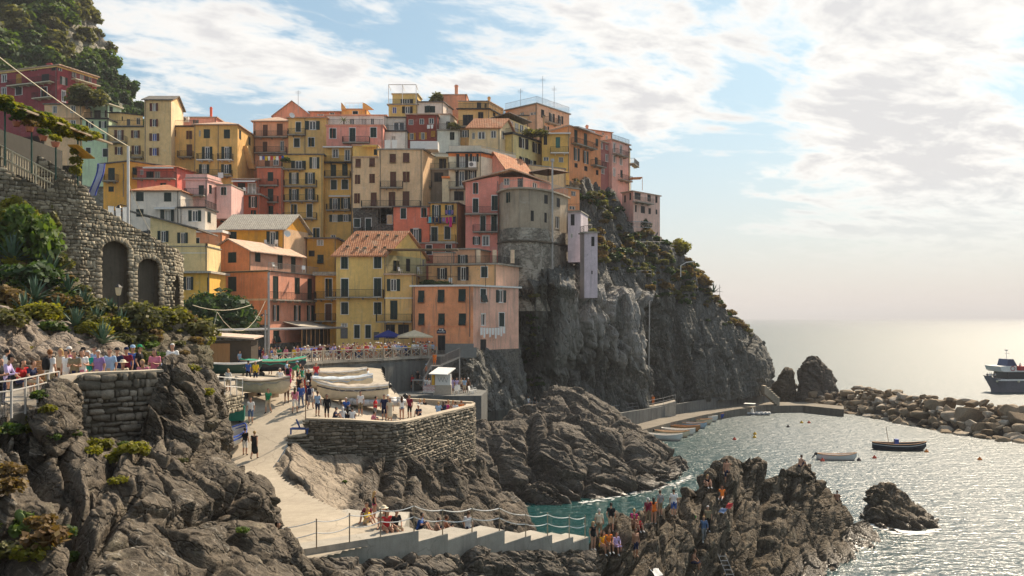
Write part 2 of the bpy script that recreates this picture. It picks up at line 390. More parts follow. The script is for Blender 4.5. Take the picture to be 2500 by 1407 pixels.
def tile_mat(name,c1,c2,c3):
 if name in _MC:return _MC[name]
 m,g,b,o = _mat(name);pos = g.new('ShaderNodeNewGeometry').outputs['Position']
 cell = g.vor(g.scalev(pos,(4.2,4.2,4.2)),1.0,'F1','Color');sp = g.new('ShaderNodeSeparateColor');g.put(sp.inputs[0],cell)
 c = g.mix(sp.outputs[0],tuple(c1),tuple(c2));c = g.mix(g.mapr(g.noise(pos,.8,5,.7),.5,.68,0,.7),c,tuple(c3))
 g.put(b.inputs['Base Color'],c);b.inputs['Roughness'].default_value = .85;b.inputs['Specular IOR Level'].default_value = .25
 sx = g.new('ShaderNodeSeparateXYZ');g.put(sx.inputs[0],pos)
 w1 = g.m('SINE',g.m('MULTIPLY',sx.outputs[0],22.0));w2 = g.m('SINE',g.m('MULTIPLY',sx.outputs[2],40.0))
 g.put(b.inputs['Normal'],g.bump(g.m('ADD',w1,g.m('MULTIPLY',w2,.5)),.5,.05));_MC[name] = m;return m
def leaf_mat(name,c1,c2,c3,trans=0.45):
 if name in _MC:return _MC[name]
 m,g,b,o = _mat(name);ge = g.new('ShaderNodeNewGeometry');pos = ge.outputs['Position']
 r = ge.outputs['Random Per Island'];n = g.noise(pos,.55,3,.6);oi = g.new('ShaderNodeObjectInfo').outputs['Random']
 c = g.mix(g.mapr(g.m('ADD',n,g.m('MULTIPLY',g.m('SUBTRACT',oi,.5),.35)),.32,.68,0,1),tuple(c1),tuple(c2));c = g.mix(g.mapr(r,.72,1,0,.8),c,tuple(c3))
 g.put(b.inputs['Base Color'],c);b.inputs['Roughness'].default_value = .6;b.inputs['Specular IOR Level'].default_value = .25
 tr = g.new('ShaderNodeBsdfTranslucent');g.put(tr.inputs[0],g.mix(1.0,c,(1.25,1.3,.55,1),'MULTIPLY'))
 ms = g.new('ShaderNodeMixShader');ms.inputs[0].default_value = trans
 g.l.new(b.outputs[0],ms.inputs[1]);g.l.new(tr.outputs[0],ms.inputs[2]);g.l.new(ms.outputs[0],o.inputs[0]);_MC[name] = m;return m
def glass_mat(name,col):
 if name in _MC:return _MC[name]
 m,g,b,o = _mat(name);b.inputs['Base Color'].default_value = tuple(col);b.inputs['Roughness'].default_value = .06;b.inputs['Specular IOR Level'].default_value = .7
 _MC[name] = m;return m
def wood_mat(name,c1,c2):
 if name in _MC:return _MC[name]
 m,g,b,o = _mat(name);pos = g.new('ShaderNodeNewGeometry').outputs['Position']
 n = g.noise(g.scalev(pos,(1,1,.2)),5,5,.65);g.put(b.inputs['Base Color'],g.mix(n,tuple(c1),tuple(c2)));b.inputs['Roughness'].default_value = .7
 _MC[name] = m;return m
def water_mat():
 m,g,b,o = _mat('sea_water');pos = g.new('ShaderNodeNewGeometry').outputs['Position']
 sp = g.new('ShaderNodeSeparateXYZ');g.put(sp.inputs[0],pos)
 cove = g.mapr(g.m('ADD',sp.outputs[0],g.m('MULTIPLY',g.noise(pos,.05,3),14)),18,46,1,0)
 c = g.mix(cove,(.012,.040,.050,1),(.004,.046,.046,1))
 g.put(b.inputs['Base Color'],c);b.inputs['IOR'].default_value = 1.333;b.inputs['Specular IOR Level'].default_value = .5
 dist = g.new('ShaderNodeCameraData').outputs['View Distance'] if False else sp.outputs[1]
 far = g.mapr(sp.outputs[1],70,400,0.0,1.0)
 g.put(b.inputs['Roughness'],g.m('SUBTRACT',g.mapr(far,0,.30,.25,.48),g.m('MULTIPLY',cove,.14)))
 w1 = g.noise(g.scalev(pos,(.7,1.3,1)),.75,2,.55,.6);w2 = g.noise(g.scalev(pos,(.8,1.2,1)),2.6,3,.6,.8)
 h = g.m('ADD',g.m('MULTIPLY',w1,1.0),g.m('MULTIPLY',w2,.45))
 g.put(b.inputs['Normal'],g.bump(h,1.0,.27));return m
ROCKB = rock('rock_brown',(.034,.027,.020,1),(.145,.117,.086,1),(.066,.053,.038,1),.9,(.45,.25,.85),.14,.34)
ROCKD = rock('rock_dark',(.034,.029,.025,1),(.160,.134,.106,1),(.070,.060,.049,1),.7,(.3,.5,.8),.16,.25)
ROCKJ = rock('rock_jagged',(.038,.029,.020,1),(.165,.128,.086,1),(.074,.056,.037,1),.9,(.85,.15,-.5),.16,.35)
ROCKP = rock('rock_pale',(.10,.078,.060,1),(.27,.22,.175,1),(.19,.155,.12,1),.9,(.3,.5,.8),.10,.15)
CLIFF = rock('rock_cliff',(.050,.051,.045,1),(.165,.160,.145,1),(.085,.084,.072,1),.35,(.95,.2,.12),.3,.16,((.20,.192,.178,1),(.36,.345,.32,1)))
HILLM = rock('rock_hillside',(.14,.125,.10,1),(.34,.31,.26,1),(.13,.135,.08,1),.25,(.8,.3,.4),.4,.2,None,False)
BANK = rock('rock_bank',(.040,.032,.024,1),(.150,.120,.090,1),(.075,.060,.045,1),.9,(.6,.3,.7),.12,.25,((.20,.160,.118,1),(.36,.295,.22,1)))
SOIL = rock('earth_slope',(.055,.045,.030,1),(.13,.105,.072,1),(.075,.072,.035,1),.9,(.3,.4,.8),.12,.2,None,False)
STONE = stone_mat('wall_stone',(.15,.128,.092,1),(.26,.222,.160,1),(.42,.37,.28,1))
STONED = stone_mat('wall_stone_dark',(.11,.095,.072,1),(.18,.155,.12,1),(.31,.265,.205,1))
BOULD = stone_mat('boulder_stone',(.17,.125,.080,1),(.28,.215,.145,1),(.38,.33,.27,1))
MORTAR = concrete('mortar',(.12,.104,.08,1),2.0)
CONC = concrete('concrete_paving',(.40,.345,.27,1))
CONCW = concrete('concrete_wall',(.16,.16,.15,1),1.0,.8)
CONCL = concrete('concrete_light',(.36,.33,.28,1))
CONCP = concrete('concrete_parapet',(.45,.38,.29,1))
GREEN = plain('shutter_green',(.010,.030,.026,1),.55);BROWN = plain('shutter_brown',(.125,.048,.028,1),.6)
REDB = plain('shutter_red',(.12,.022,.018,1),.55);YELS = plain('shutter_yellow',(.45,.22,.03,1),.55);TEAL = plain('shutter_teal',(.03,.16,.14,1),.55)
SDARK = plain('shutter_dark',(.016,.016,.018,1),.6);SBLUE = plain('curtain_blue',(.09,.11,.36,1),.8);GREYS = plain('shutter_grey',(.14,.14,.14,1),.6)
SHUT = {'g':GREEN,'b':BROWN,'r':REDB,'y':YELS,'t':TEAL,'k':SDARK,'u':SBLUE,'e':GREYS}
WHITE = plain('white_paint',(.74,.72,.68,1),.5,0,.4,.06);WHITEC = plain('white_cloth',(.78,.76,.72,1),.9,0,.1,.05)
CREAM = plain('cream_paint',(.62,.55,.40,1),.6);PANE = glass_mat('window_glass',(.022,.026,.030,1))
IRON = plain('iron_railing',(.035,.032,.030,1),.5,.3);METAL = plain('galvanised_metal',(.36,.35,.34,1),.42,.7)
PIPE = plain('drainpipe_metal',(.20,.17,.14,1),.5,.3);TERRA = tile_mat('terracotta_tiles',(.36,.135,.062,1),(.52,.235,.12,1),(.46,.30,.19,1))
TERRAL = tile_mat('pale_roof_tiles',(.46,.30,.21,1),(.60,.42,.31,1),(.50,.42,.34,1))
SLATE = tile_mat('slate_roof',(.11,.10,.09,1),(.19,.175,.155,1),(.26,.24,.20,1));SLATEL = tile_mat('pale_slate_roof',(.36,.32,.26,1),(.50,.45,.37,1),(.42,.39,.33,1))
DARKR = plain('dark_fascia',(.030,.030,.030,1),.7);WOOD = wood_mat('weathered_wood',(.22,.16,.10,1),(.38,.29,.19,1));WOODW = wood_mat('whitened_wood',(.27,.23,.18,1),(.42,.37,.30,1))
WOODO = wood_mat('orange_wood',(.36,.17,.06,1),(.50,.27,.11,1));BLACK = plain('black_plastic',(.012,.012,.013,1),.45)
LEAF = leaf_mat('leaf_green',(.045,.080,.020,1),(.095,.150,.034,1),(.18,.21,.045,1))
LEAFD = leaf_mat('leaf_dark',(.028,.058,.026,1),(.055,.095,.036,1),(.09,.14,.045,1),.35)
LEAFY = leaf_mat('leaf_yellow',(.13,.13,.018,1),(.24,.23,.030,1),(.36,.30,.05,1),.5)
LEAFO = leaf_mat('leaf_olive',(.085,.088,.036,1),(.16,.155,.060,1),(.25,.22,.09,1),.4)
LEAFB = leaf_mat('leaf_brown',(.13,.075,.030,1),(.20,.135,.055,1),(.28,.20,.09,1),.4)
AGAVE = plain('agave_leaf',(.070,.125,.080,1),.5,0,.4,.3);CACTUS = plain('cactus_pad',(.11,.16,.045,1),.6,0,.3,.3);BARK = wood_mat('bark',(.05,.038,.026,1),(.11,.085,.06,1))
def masonry(name,c1,c2,pale,sc=1.6):
 m,g,b,o = _mat(name);pos = g.new('ShaderNodeNewGeometry').outputs['Position'];q = g.vm('ADD',g.scalev(pos,(1,1,1.5)),g.vm('SCALE',g.noise(pos,1.5,2,out=1),None));q.node.inputs[1].links[0].from_node.inputs['Scale'].default_value = .35
 cell = g.vor(q,sc,'F1','Color');sp = g.new('ShaderNodeSeparateColor');g.put(sp.inputs[0],cell);e = g.vor(q,sc,'DISTANCE_TO_EDGE')
 c = g.mix(sp.outputs[0],tuple(c1),tuple(c2));c = g.mix(g.mapr(e,0,.07,.7,0),c,tuple(v*.45 for v in c1[:3])+(1,));n = g.noise(pos,.55,5,.72,.5)
 c = g.mix(g.mapr(n,.50,.58,0,.85),c,tuple(pale));c = g.mix(g.mapr(g.noise(pos,.25,3,.6),.5,.68,0,.45),c,(.07,.072,.055,1));g.put(b.inputs['Base Color'],c);b.inputs['Roughness'].default_value = .93
 g.put(b.inputs['Normal'],g.bump(g.m('ADD',g.mapr(e,0,.12,0,1),g.noise(pos,6,4,.7)),.9,.12));return m
MASON = masonry('bastion_masonry',(.19,.165,.13,1),(.36,.32,.26,1),(.52,.47,.39,1));RUBBLE = masonry('rubble_masonry',(.10,.092,.08,1),(.20,.185,.16,1),(.20,.18,.15,1),2.2)
WATER = water_mat()
# terrain
sea = MB();sea.quad((-4000,-300,0),(12000,-300,0),(40000,45000,0),(-30000,45000,0))
tag(obj('sea',sea,WATER),kind='structure')
hz = MB();hz.box2((-30500,-310,-1.5),(40500,45500,105));hm = bpy.data.materials.new('haze_air');hm.use_nodes = True;hm.node_tree.nodes.clear();_g = NG(hm.node_tree)
_v = _g.new('ShaderNodeVolumePrincipled');_v.inputs['Color'].default_value = (.80,.80,.84,1);_v.inputs['Density'].default_value = 1.9e-4;_v.inputs['Anisotropy'].default_value = .05
_o = _g.new('ShaderNodeOutputMaterial');hm.node_tree.links.new(_v.outputs[0],_o.inputs['Volume']);tag(obj('haze',hz,hm),kind='stuff')
def rd(size,amt=1.0,strata=(.5,.3,.8),seed=0,block=1.0,fine=1.0):return lambda p:rock_disp(p,size,strata,amt,seed,block,fine)
loft('foreground_rocks',[[(-800,1600,8.0),(-200,1600,10),(0,1600,11),(150,1600,13),(300,1600,15),(450,1600,17),(600,1600,20),(750,1600,23),(830,1600,25)],[(-800,1400,12.0),(-200,1400,14),(0,1400,15),(150,1400,17),(300,1400,20),(450,1390,23),(600,1395,26),(740,1400,29),(800,1440,31)],[(-800,1290,15.0),(-200,1290,17),(0,1290,18),(150,1300,20.5),(300,1290,22.5),(450,1270,25),(590,1285,28),(668,1290,31),(685,1340,35)],[(-800,1190,18.0),(-200,1190,20),(0,1190,21),(150,1200,23.5),(300,1190,24.5),(440,1190,26.5),(575,1190,29.5),(655,1200,33),(672,1260,37)],[(-800,1100,21.5),(-200,1100,23.5),(0,1100,24.5),(150,1110,26.5),(280,1120,27.5),(420,1100,29),(515,1115,32),(572,1135,35),(585,1200,39)],[(-800,1030,24.0),(-200,1030,26),(0,1025,27),(120,1040,28.5),(260,1085,30),(400,1060,31.5),(490,1035,34),(535,1065,37),(540,1130,41)],[(-800,1008,25.5),(-200,1008,27.5),(0,1003,28.5),(110,1012,30),(250,1080,31.5),(400,1030,33),(470,990,35.5),(525,1015,38),(535,1080,42)]],380,300,ROCKB,rd(2.3,.75,(.62,.2,.75),3),cracks=[([(60,1050),(110,1130),(160,1230),(200,1330),(225,1460)],22,1.4),([(150,1080),(175,1180),(230,1400)],10,.7),([(380,1180),(300,1240),(250,1330)],9,.5),([(560,1180),(590,1260),(560,1330)],9,.6),([(600,1190),(575,1300),(640,1380)],12,.8),([(330,1150),(430,1200),(445,1290)],8,.4)])
loft('rock_outcrop',[[(320,1150,31),(420,1130,31),(500,1140,33),(560,1130,36),(572,1160,41)],[(345,1050,31.5),(420,1040,32),(490,1040,33.5),(550,1040,36.5),(562,1070,40)],[(365,980,32),(430,970,32.5),(490,965,34),(540,985,36.5),(552,1010,40)],[(380,915,33),(430,905,33.3),(475,925,34.5),(515,945,37),(530,975,41)],[(385,893,34.5),(430,886,35),(475,905,36),(518,930,38),(535,965,42)],[(385,990,37),(430,980,38),(475,1000,39),(518,1010,41),(535,1030,43)]],130,130,ROCKB,rd(1.6,.6,(.8,.2,.45),11))
loft('rock_outcrop.001',[[(70,1110,26),(110,1110,26.2),(160,1110,27),(215,1100,29),(225,1110,31)],[(78,1020,27),(115,1010,27),(165,1015,27.8),(203,1020,29.5),(215,1040,31)],[(95,962,28),(125,950,28.2),(160,952,28.8),(195,975,30),(206,1000,32)],[(105,950,29),(130,943,29.5),(160,945,30),(188,960,31),(198,990,32)],[(105,1010,31),(130,1005,31.5),(160,1005,32),(188,1010,33),(198,1020,34)]],70,70,ROCKB,rd(1.0,.7,(.5,.2,.85),15))
vp = [(-900,23),(-60,26.2),(100,29),(165,31),(200,32.6),(390,33.6),(470,36),(520,42),(490,58),(300,54),(100,50),(-900,46)]
def flat_poly(name,pts,z,mat,thick=.4,kind='structure',ground=True):
 vs = [Vector(((px-1250)*D/F,D,z)) for px,D in pts];n = len(vs);mb = MB()
 dn = [v-Vector((0,0,thick)) for v in vs]
 mb.add(vs+dn,[tuple(range(n)),tuple(range(2*n-1,n-1,-1))]+[(i,i+n,(i+1)%n+n,(i+1)%n) for i in range(n)])
 if (vs[1]-vs[0]).cross(vs[2]-vs[1]).z<0:mb.f = [f[::-1] for f in mb.f]
 o = obj(name,mb,mat);tag(o,kind=kind)
 if ground:GROUND[name] = BVHTree.FromPolygons([tuple(v) for v in vs],[tuple(range(n))])
 return o
flat_poly('viewing_path',vp,15.0,CONC)
loft('hillside_slope',[[(-900,915,36),(-330,915,36),(-150,905,37),(0,900,38),(150,893,40),(300,893,43),(400,900,46),(485,905,50),(520,930,55)],[(-900,840,38),(-330,840,38),(-150,840,39),(0,845,40),(150,835,42),(270,850,45),(400,850,49),(490,840,52),(522,880,58)],[(-900,760,41),(-330,760,41),(-150,770,42),(0,775,43),(150,770,46),(290,790,48),(400,780,53),(470,790,55),(512,850,60)],[(-900,660,46),(-330,660,46),(-150,670,46),(0,680,47),(150,680,50),(250,760,53),(380,762,58),(440,760,61),(470,800,64)],[(-900,520,51),(-330,520,51),(-150,530,51),(0,530,52),(120,560,55),(220,720,58),(330,770,62),(430,770,66),(470,800,69)],[(-900,400,56),(-330,400,56),(-150,420,56),(0,440,57),(130,520,60),(230,700,63),(340,760,66),(440,780,70),(480,810,73)],[(-900,330,62),(-330,330,62),(-150,340,62),(0,370,63),(130,480,65),(230,640,68),(340,740,70),(440,790,74),(490,830,77)]],250,200,SOIL,rd(2.4,.55,(.5,.2,.8),21,.9))
loft('bare_rock_face',[[(-120,905,36.5),(0,903,37),(80,900,38),(180,897,39.5),(270,893,41.5),(330,893,43),(345,900,45)],[(-120,850,37),(0,850,37.5),(80,850,38.5),(180,850,40),(265,860,42),(318,870,43.5),(335,880,46)],[(-120,790,39),(0,800,39.5),(80,800,40.5),(180,805,42),(250,825,43.5),(300,850,45),(315,870,47)],[(-120,740,42),(0,750,42),(80,765,43),(170,780,44.5),(240,805,46),(285,830,47),(300,850,49)],[(-120,800,45),(0,800,45),(80,810,46),(170,815,47.5),(240,830,48.5),(285,850,49.5),(300,870,51)]],150,80,ROCKP,rd(1.7,.6,(.5,.2,.85),24,.8))
RAMP = [(440,880,104),(480,885,95),(760,880,100),(560,906,80),(640,937,66),(735,998,61.5),(610,1138,55),(680,1060,57),(900,1027,61),(1000,1025,66),(1120,1000,72),(1140,966,82),(950,960,78),(850,932,82),(560,985,63),(640,1150,52),(700,1250,44),(760,1340,35.5),(860,1310,38),(600,1050,57),(545,960,66),(1100,950,90),(900,940,88),(1040,958,86)]
_rp = Pn(np.array(RAMP,float))
def _tps(r):return np.where(r>0,r*r*np.log(np.maximum(r,1e-9)),0)
_r = np.linalg.norm(_rp[:,None,:2]-_rp[None,:,:2],axis=2);_n = len(_rp)
_K = np.zeros((_n+3,_n+3));_K[:_n,:_n] = _tps(_r)+np.eye(_n)*25;_K[:_n,_n] = 1;_K[:_n,_n+1:] = _rp[:,:2];_K[_n,:_n] = 1;_K[_n+1:,:_n] = _rp[:,:2].T
_w = np.linalg.solve(_K,np.r_[_rp[:,2],0,0,0])
def ramp_z(x,y):
 q = np.stack([np.asarray(x,float),np.asarray(y,float)],-1).reshape(-1,2);r = np.linalg.norm(q[:,None]-_rp[None,:,:2],axis=2)
 return _tps(r)@_w[:_n]+_w[_n]+q@_w[_n+1:]
def inpoly(x,y,poly):
 r = np.zeros(len(x),bool);n = len(poly)
 for i in range(n):
  (x1,y1),(x2,y2) = poly[i],poly[i-1]
  c = ((y1>y)!=(y2>y))&(x<(x2-x1)*(y-y1)/(y2-y1+1e-12)+x1);r^=c
 return r
def pw(pts):return [((px-1250)*D/F,D) for px,D in pts]
RPOLY = pw([(430,105),(475,85),(500,72),(520,66),(540,60),(545,55),(540,50),(600,44),(650,37),(640,33.2),(770,34.3),(1005,37.8),(990,39.5),(860,42.5),(770,46.5),(700,50),(668,53),(700,56.3),(748,57.2),(960,58.2),(1155,70.5),(1156,72.5),(980,74),(955,84),(930,100),(760,101),(640,106)])
def ground_sheet(name,poly,zf,mat,step=.6):
 xs = np.array([p[0] for p in poly]);ys = np.array([p[1] for p in poly])
 gx = np.arange(xs.min()-step,xs.max()+step,step);gy = np.arange(ys.min()-step,ys.max()+step,step);X,Y = np.meshgrid(gx,gy)
 ok = inpoly((X[:-1,:-1]+step/2).ravel(),(Y[:-1,:-1]+step/2).ravel(),poly)
 Z = zf(X.ravel(),Y.ravel());idx = np.arange(X.size).reshape(X.shape)
 q = np.stack([idx[:-1,:-1],idx[:-1,1:],idx[1:,1:],idx[1:,:-1]],-1).reshape(-1,4)[ok]
 used = np.unique(q);mp = -np.ones(X.size,int);mp[used] = np.arange(len(used));q = mp[q]
 V = np.stack([X.ravel(),Y.ravel(),Z],1)[used]
 me = bpy.data.meshes.new(name);me.from_pydata(V.tolist(),[],q.tolist());me.materials.append(mat);me.polygons.foreach_set('use_smooth',[True]*len(q));me.update()
 o = bpy.data.objects.new(name,me);COL.objects.link(o);tag(o,kind='structure')
 GROUND[name] = BVHTree.FromPolygons([tuple(v) for v in V],[tuple(r) for r in q]);return o
ground_sheet('harbour_square',RPOLY,ramp_z,CONC,.22)
def btint(V,p,n):
 sx = 1250+F*p[:,0]/p[:,1];sy = HZ+F*(H-p[:,2])/p[:,1];wob = 25*fbm(p*.3,3,15)
 return np.clip((925-(sy-1100)*.55+wob-sx)/22,0,1)*np.clip((sy-1085)/15+.3,0,1)
loft('ramp_bank',[[(632,1203,50.3),(703,1092,55.1),(765,1112,56),(850,1112,56.5),(950,1118,57.2),(1050,1120,60),(1155,1125,66),(1185,1125,73)],[(665,1235,48),(730,1160,51),(800,1165,52.5),(880,1180,53.5),(950,1185,55.2),(1050,1190,58.5),(1150,1200,64),(1215,1180,71)],[(695,1262,45),(765,1235,47),(830,1240,48),(900,1250,49),(960,1262,52),(1050,1280,55),(1150,1290,61),(1285,1250,69)],[(700,1275,43),(780,1262,43.6),(850,1275,43.2),(900,1310,44),(970,1350,49),(1060,1390,53),(1150,1410,59.5),(1320,1350,67)],[(700,1300,42),(780,1290,42),(850,1330,41.5),(900,1400,42),(970,1430,46.5),(1060,1470,51),(1150,1480,57.5),(1340,1420,65.5)]],260,150,BANK,lambda p:(rock_disp(p,2.2,(.75,.25,.5),.5,31)+slabby(p,(.85,.2,.45),.9,.35,32))*(1-.66*btint(None,p,None)),cracks=[([(955,1120),(940,1190),(965,1260)],12,.9),([(1000,1150),(990,1250)],7,.6),([(1100,1150),(1085,1270)],8,.6),([(1150,1130),(1150,1300)],10,1.0)],tint=btint)
loft('stair_rocks',[[(560,1385,32.2),(700,1372,33),(820,1362,34),(950,1352,35.6),(1080,1348,38.3),(1200,1345,40.8),(1320,1345,43.6),(1450,1345,47.2)],[(560,1420,31.5),(700,1420,32),(820,1410,33),(950,1400,34.6),(1080,1400,37),(1200,1400,39.5),(1320,1400,42.4),(1460,1400,46)],[(560,1520,29.5),(700,1520,30),(820,1520,31),(950,1520,32),(1080,1520,34.5),(1200,1520,37),(1320,1520,40),(1470,1520,44)]],240,60,ROCKD,rd(1.7,.6,(.3,.3,.9),35))
loft('rock_ledge',[[(560,1560,26.5),(640,1560,27),(720,1560,28),(800,1560,29.5),(880,1560,31)],[(590,1430,28),(650,1420,28.6),(720,1425,29.5),(800,1430,31),(850,1450,32.2)],[(620,1375,29.6),(670,1365,30),(720,1362,30.6),(780,1390,31.8),(820,1410,33)],[(640,1352,31.2),(680,1345,31.6),(715,1345,32),(760,1375,33),(800,1400,34)],[(640,1400,33),(680,1395,33.5),(715,1395,34),(760,1400,34.5),(800,1420,35)]],100,90,ROCKB,rd(1.1,.8,(.4,.3,.85),37))
loft('jagged_rocks',[[(1425,1560,48.5),(1550,1560,49),(1650,1560,50.5),(1750,1540,53),(1850,1500,55),(1950,1440,59.5),(2055,1395,64),(2150,1330,71.5)],[(1430,1390,50),(1550,1385,52),(1650,1378,54),(1750,1400,56),(1825,1350,58.5),(1920,1340,62.5),(2020,1318,67),(2118,1292,74)],[(1445,1330,51.5),(1550,1312,54),(1650,1300,56),(1740,1280,58),(1815,1230,61),(1900,1245,64),(2000,1240,68),(2090,1262,74.5)],[(1488,1275,54),(1560,1272,56),(1650,1252,58),(1730,1195,61),(1805,1160,63),(1890,1195,65.5),(1975,1185,69),(2060,1238,75)],[(1505,1255,56),(1580,1255,58),(1660,1205,60.5),(1765,1150,63.5),(1845,1112,66),(1905,1150,67.5),(1965,1124,70.5),(2030,1210,75)],[(1520,1300,60),(1590,1295,62),(1670,1270,64),(1760,1230,67),(1850,1200,70),(1905,1220,71),(1965,1215,74),(2030,1250,78)],[(1520,1420,64),(1590,1410,66),(1670,1390,68),(1760,1370,71),(1850,1340,74),(1905,1340,75),(1965,1320,78),(2030,1300,82)]],330,260,ROCKJ,lambda p:rock_disp(p,2.4,(.85,.15,-.5),.50,41)+slabby(p,(.80,.1,-.6),1.3,.55,42,.10)+slabby(p,(.80,.1,-.6),.45,.6,43,.08),cracks=[([(1890,1090),(1880,1200),(1868,1330),(1850,1420)],14,3.0),([(1935,1120),(1925,1230)],7,1.0),([(1700,1190),(1730,1290),(1700,1380)],9,.8),([(1500,1290),(1520,1360),(1480,1420)],8,.7),([(1620,1260),(1560,1400)],7,.5),([(2010,1200),(1990,1290)],8,.8)])
loft('low_rock',[[(2100,1262,80),(2140,1290,76),(2190,1305,74.5),(2245,1312,74.2),(2300,1300,75.5)],[(2106,1232,81),(2140,1238,78),(2185,1250,76.5),(2240,1272,75.8),(2290,1284,77)],[(2112,1205,82),(2142,1195,80),(2180,1200,79),(2225,1245,78),(2280,1268,79)],[(2118,1204,84),(2145,1188,83),(2178,1193,82),(2218,1240,81),(2270,1264,81)],[(2115,1270,90),(2145,1275,89),(2180,1275,88),(2220,1285,86),(2280,1290,84)]],100,80,ROCKJ,lambda p:rock_disp(p,1.5,(.7,.3,.6),.7,45)+slabby(p,(.8,.3,.5),1.3,.35,46))
loft('cove_rock',[[(1140,1270,80),(1290,1245,84),(1400,1238,86),(1500,1222,89),(1600,1205,92),(1668,1182,98),(1695,1160,104)],[(1140,1165,84),(1260,1145,88),(1385,1140,90),(1490,1132,93),(1590,1130,96.5),(1652,1135,101),(1678,1140,106)],[(1140,1095,88),(1250,1072,92),(1370,1062,94),(1480,1062,97),(1572,1078,100),(1632,1098,104),(1652,1118,108)],[(1140,1050,94),(1250,1030,98),(1345,1002,100),(1440,1005,103),(1532,1042,105),(1592,1072,108),(1612,1095,111)],[(1150,1035,102),(1260,1008,105),(1345,960,107),(1400,962,108),(1482,1008,110),(1545,1046,112),(1580,1076,114)],[(1150,1060,110),(1260,1060,113),(1345,1040,115),(1395,1050,116),(1480,1080,118),(1545,1110,119),(1580,1125,120)]],300,210,ROCKJ if False else ROCKD,lambda p:rock_disp(p,3.8,(.3,.35,.85),.62,51)+slabby(p,(.35,.3,.88),.55,.55,52),cracks=[([(1290,1030),(1300,1120),(1370,1190),(1405,1230)],11,1.6),([(1470,1060),(1500,1140)],8,1.0),([(1530,1060),(1550,1130)],8,1.0),([(1440,1150),(1425,1220)],8,.9),([(1200,1080),(1250,1180),(1300,1215)],9,1.3)])
def ctint(V,p,n):
 sx = 1250+F*p[:,0]/p[:,1];sy = HZ+F*(H-p[:,2])/p[:,1]
 wob = 22*fbm(p*.12,3,5);left = 1375-(sy-690)*.24+wob;right = 1592+wob*.4
 t = np.clip((sx-left)/10,0,1)*np.clip((right-sx)/8,0,1)*np.clip((sy-(672+(sx-1380)*.17+wob*.6))/14,0,1)*np.clip((905-sy+(sx-1400)*.5*0+wob)/25,0,1)
 gap = np.clip((fbm(np.stack([sx/16,sy/130,sx*0],1),2,9)+.42)/.16,0,1)
 return t*gap
def slabs(p):
 q = np.stack([p[:,0]*.30+.05*p[:,2]+.25*fbm(p*.15,2,8),p[:,2]*.055,p[:,1]*0+3],1)
 f1,f2,cid,tl = worley(q,17,True);q2 = q*np.array([2.6,2.2,1]);g1,g2,c2,t2 = worley(q2,19,True)
 return 1.7*(cid-.5)+.9*tl-1.5*np.clip(1-(f2-f1)/.10,0,1)+.35*(c2-.5)-.3*np.clip(1-(g2-g1)/.08,0,1)+.10*fbm(p*.8,2,4)
def cdisp(p):
 d = rock_disp(p,7.0,(.96,.2,.1),.46,61,1.0,1.0)+rock_disp(p*np.array([1,1,.45]),2.4,(.95,.3,.1),.26,63)
 d = d+slabby(p,(.97,.15,.18),.42,1.15,66,.035)
 t = ctint(None,p,None);return d*(1-.66*t)+t*(.6+slabs(p))
loft('headland',[[(1100,985,127),(1150,985,129),(1240,1000,131),(1320,1015,133),(1400,1025,137),(1500,1020,142),(1592,1000,149),(1602,995,157),(1700,985,161),(1800,975,167),(1876,965,177),(1890,965,195)],[(1110,930,128.5),(1150,915,130.5),(1235,920,133),(1300,920,135),(1400,920,139),(1500,920,143.5),(1590,920,150),(1604,920,159),(1700,915,162.5),(1800,910,168.5),(1868,905,178),(1880,905,195)],[(1130,880,128.5),(1160,870,129.5),(1240,860,128.8),(1300,850,129.6),(1400,845,134.5),(1500,845,141),(1588,845,150.5),(1608,845,160),(1700,845,164),(1790,845,170),(1846,845,179),(1856,845,195)],[(1190,800,127.5),(1220,780,126.8),(1262,750,125.8),(1312,740,126.2),(1400,740,131),(1500,740,141),(1585,745,152),(1622,750,161),(1690,760,167),(1760,775,173),(1812,795,180),(1820,800,195)],[(1212,735,129),(1248,712,126),(1285,694,125.4),(1340,674,125.6),(1410,690,129.5),(1500,690,145),(1580,705,155),(1625,685,164),(1685,690,169),(1735,715,175),(1768,755,181),(1772,765,196)],[(1255,680,140),(1280,640,141),(1310,620,142),(1360,610,143),(1440,600,146),(1505,590,156),(1575,610,161),(1625,605,167),(1662,612,171),(1695,640,176),(1722,690,182),(1726,700,197)],[(1290,560,154),(1310,520,155),(1340,480,156),(1390,432,158),(1450,440,161),(1515,490,166),(1562,545,170),(1605,570,175),(1650,600,178),(1685,630,183),(1700,660,188),(1705,680,198)],[(1290,560,166),(1310,520,168),(1340,480,170),(1390,436,172),(1450,448,176),(1515,500,180),(1562,555,184),(1605,590,188),(1650,620,190),(1685,660,194),(1700,700,197),(1705,720,202)]],420,330,CLIFF,cdisp,cracks=[([(1600,760),(1598,860),(1612,985)],13,5.0),([(1432,700),(1430,800),(1440,880),(1420,940)],5,2.4),([(1496,700),(1492,800),(1500,905)],5,2.4),([(1700,830),(1680,960)],7,1.6),([(1760,850),(1750,970)],6,1.4)],tint=ctint)
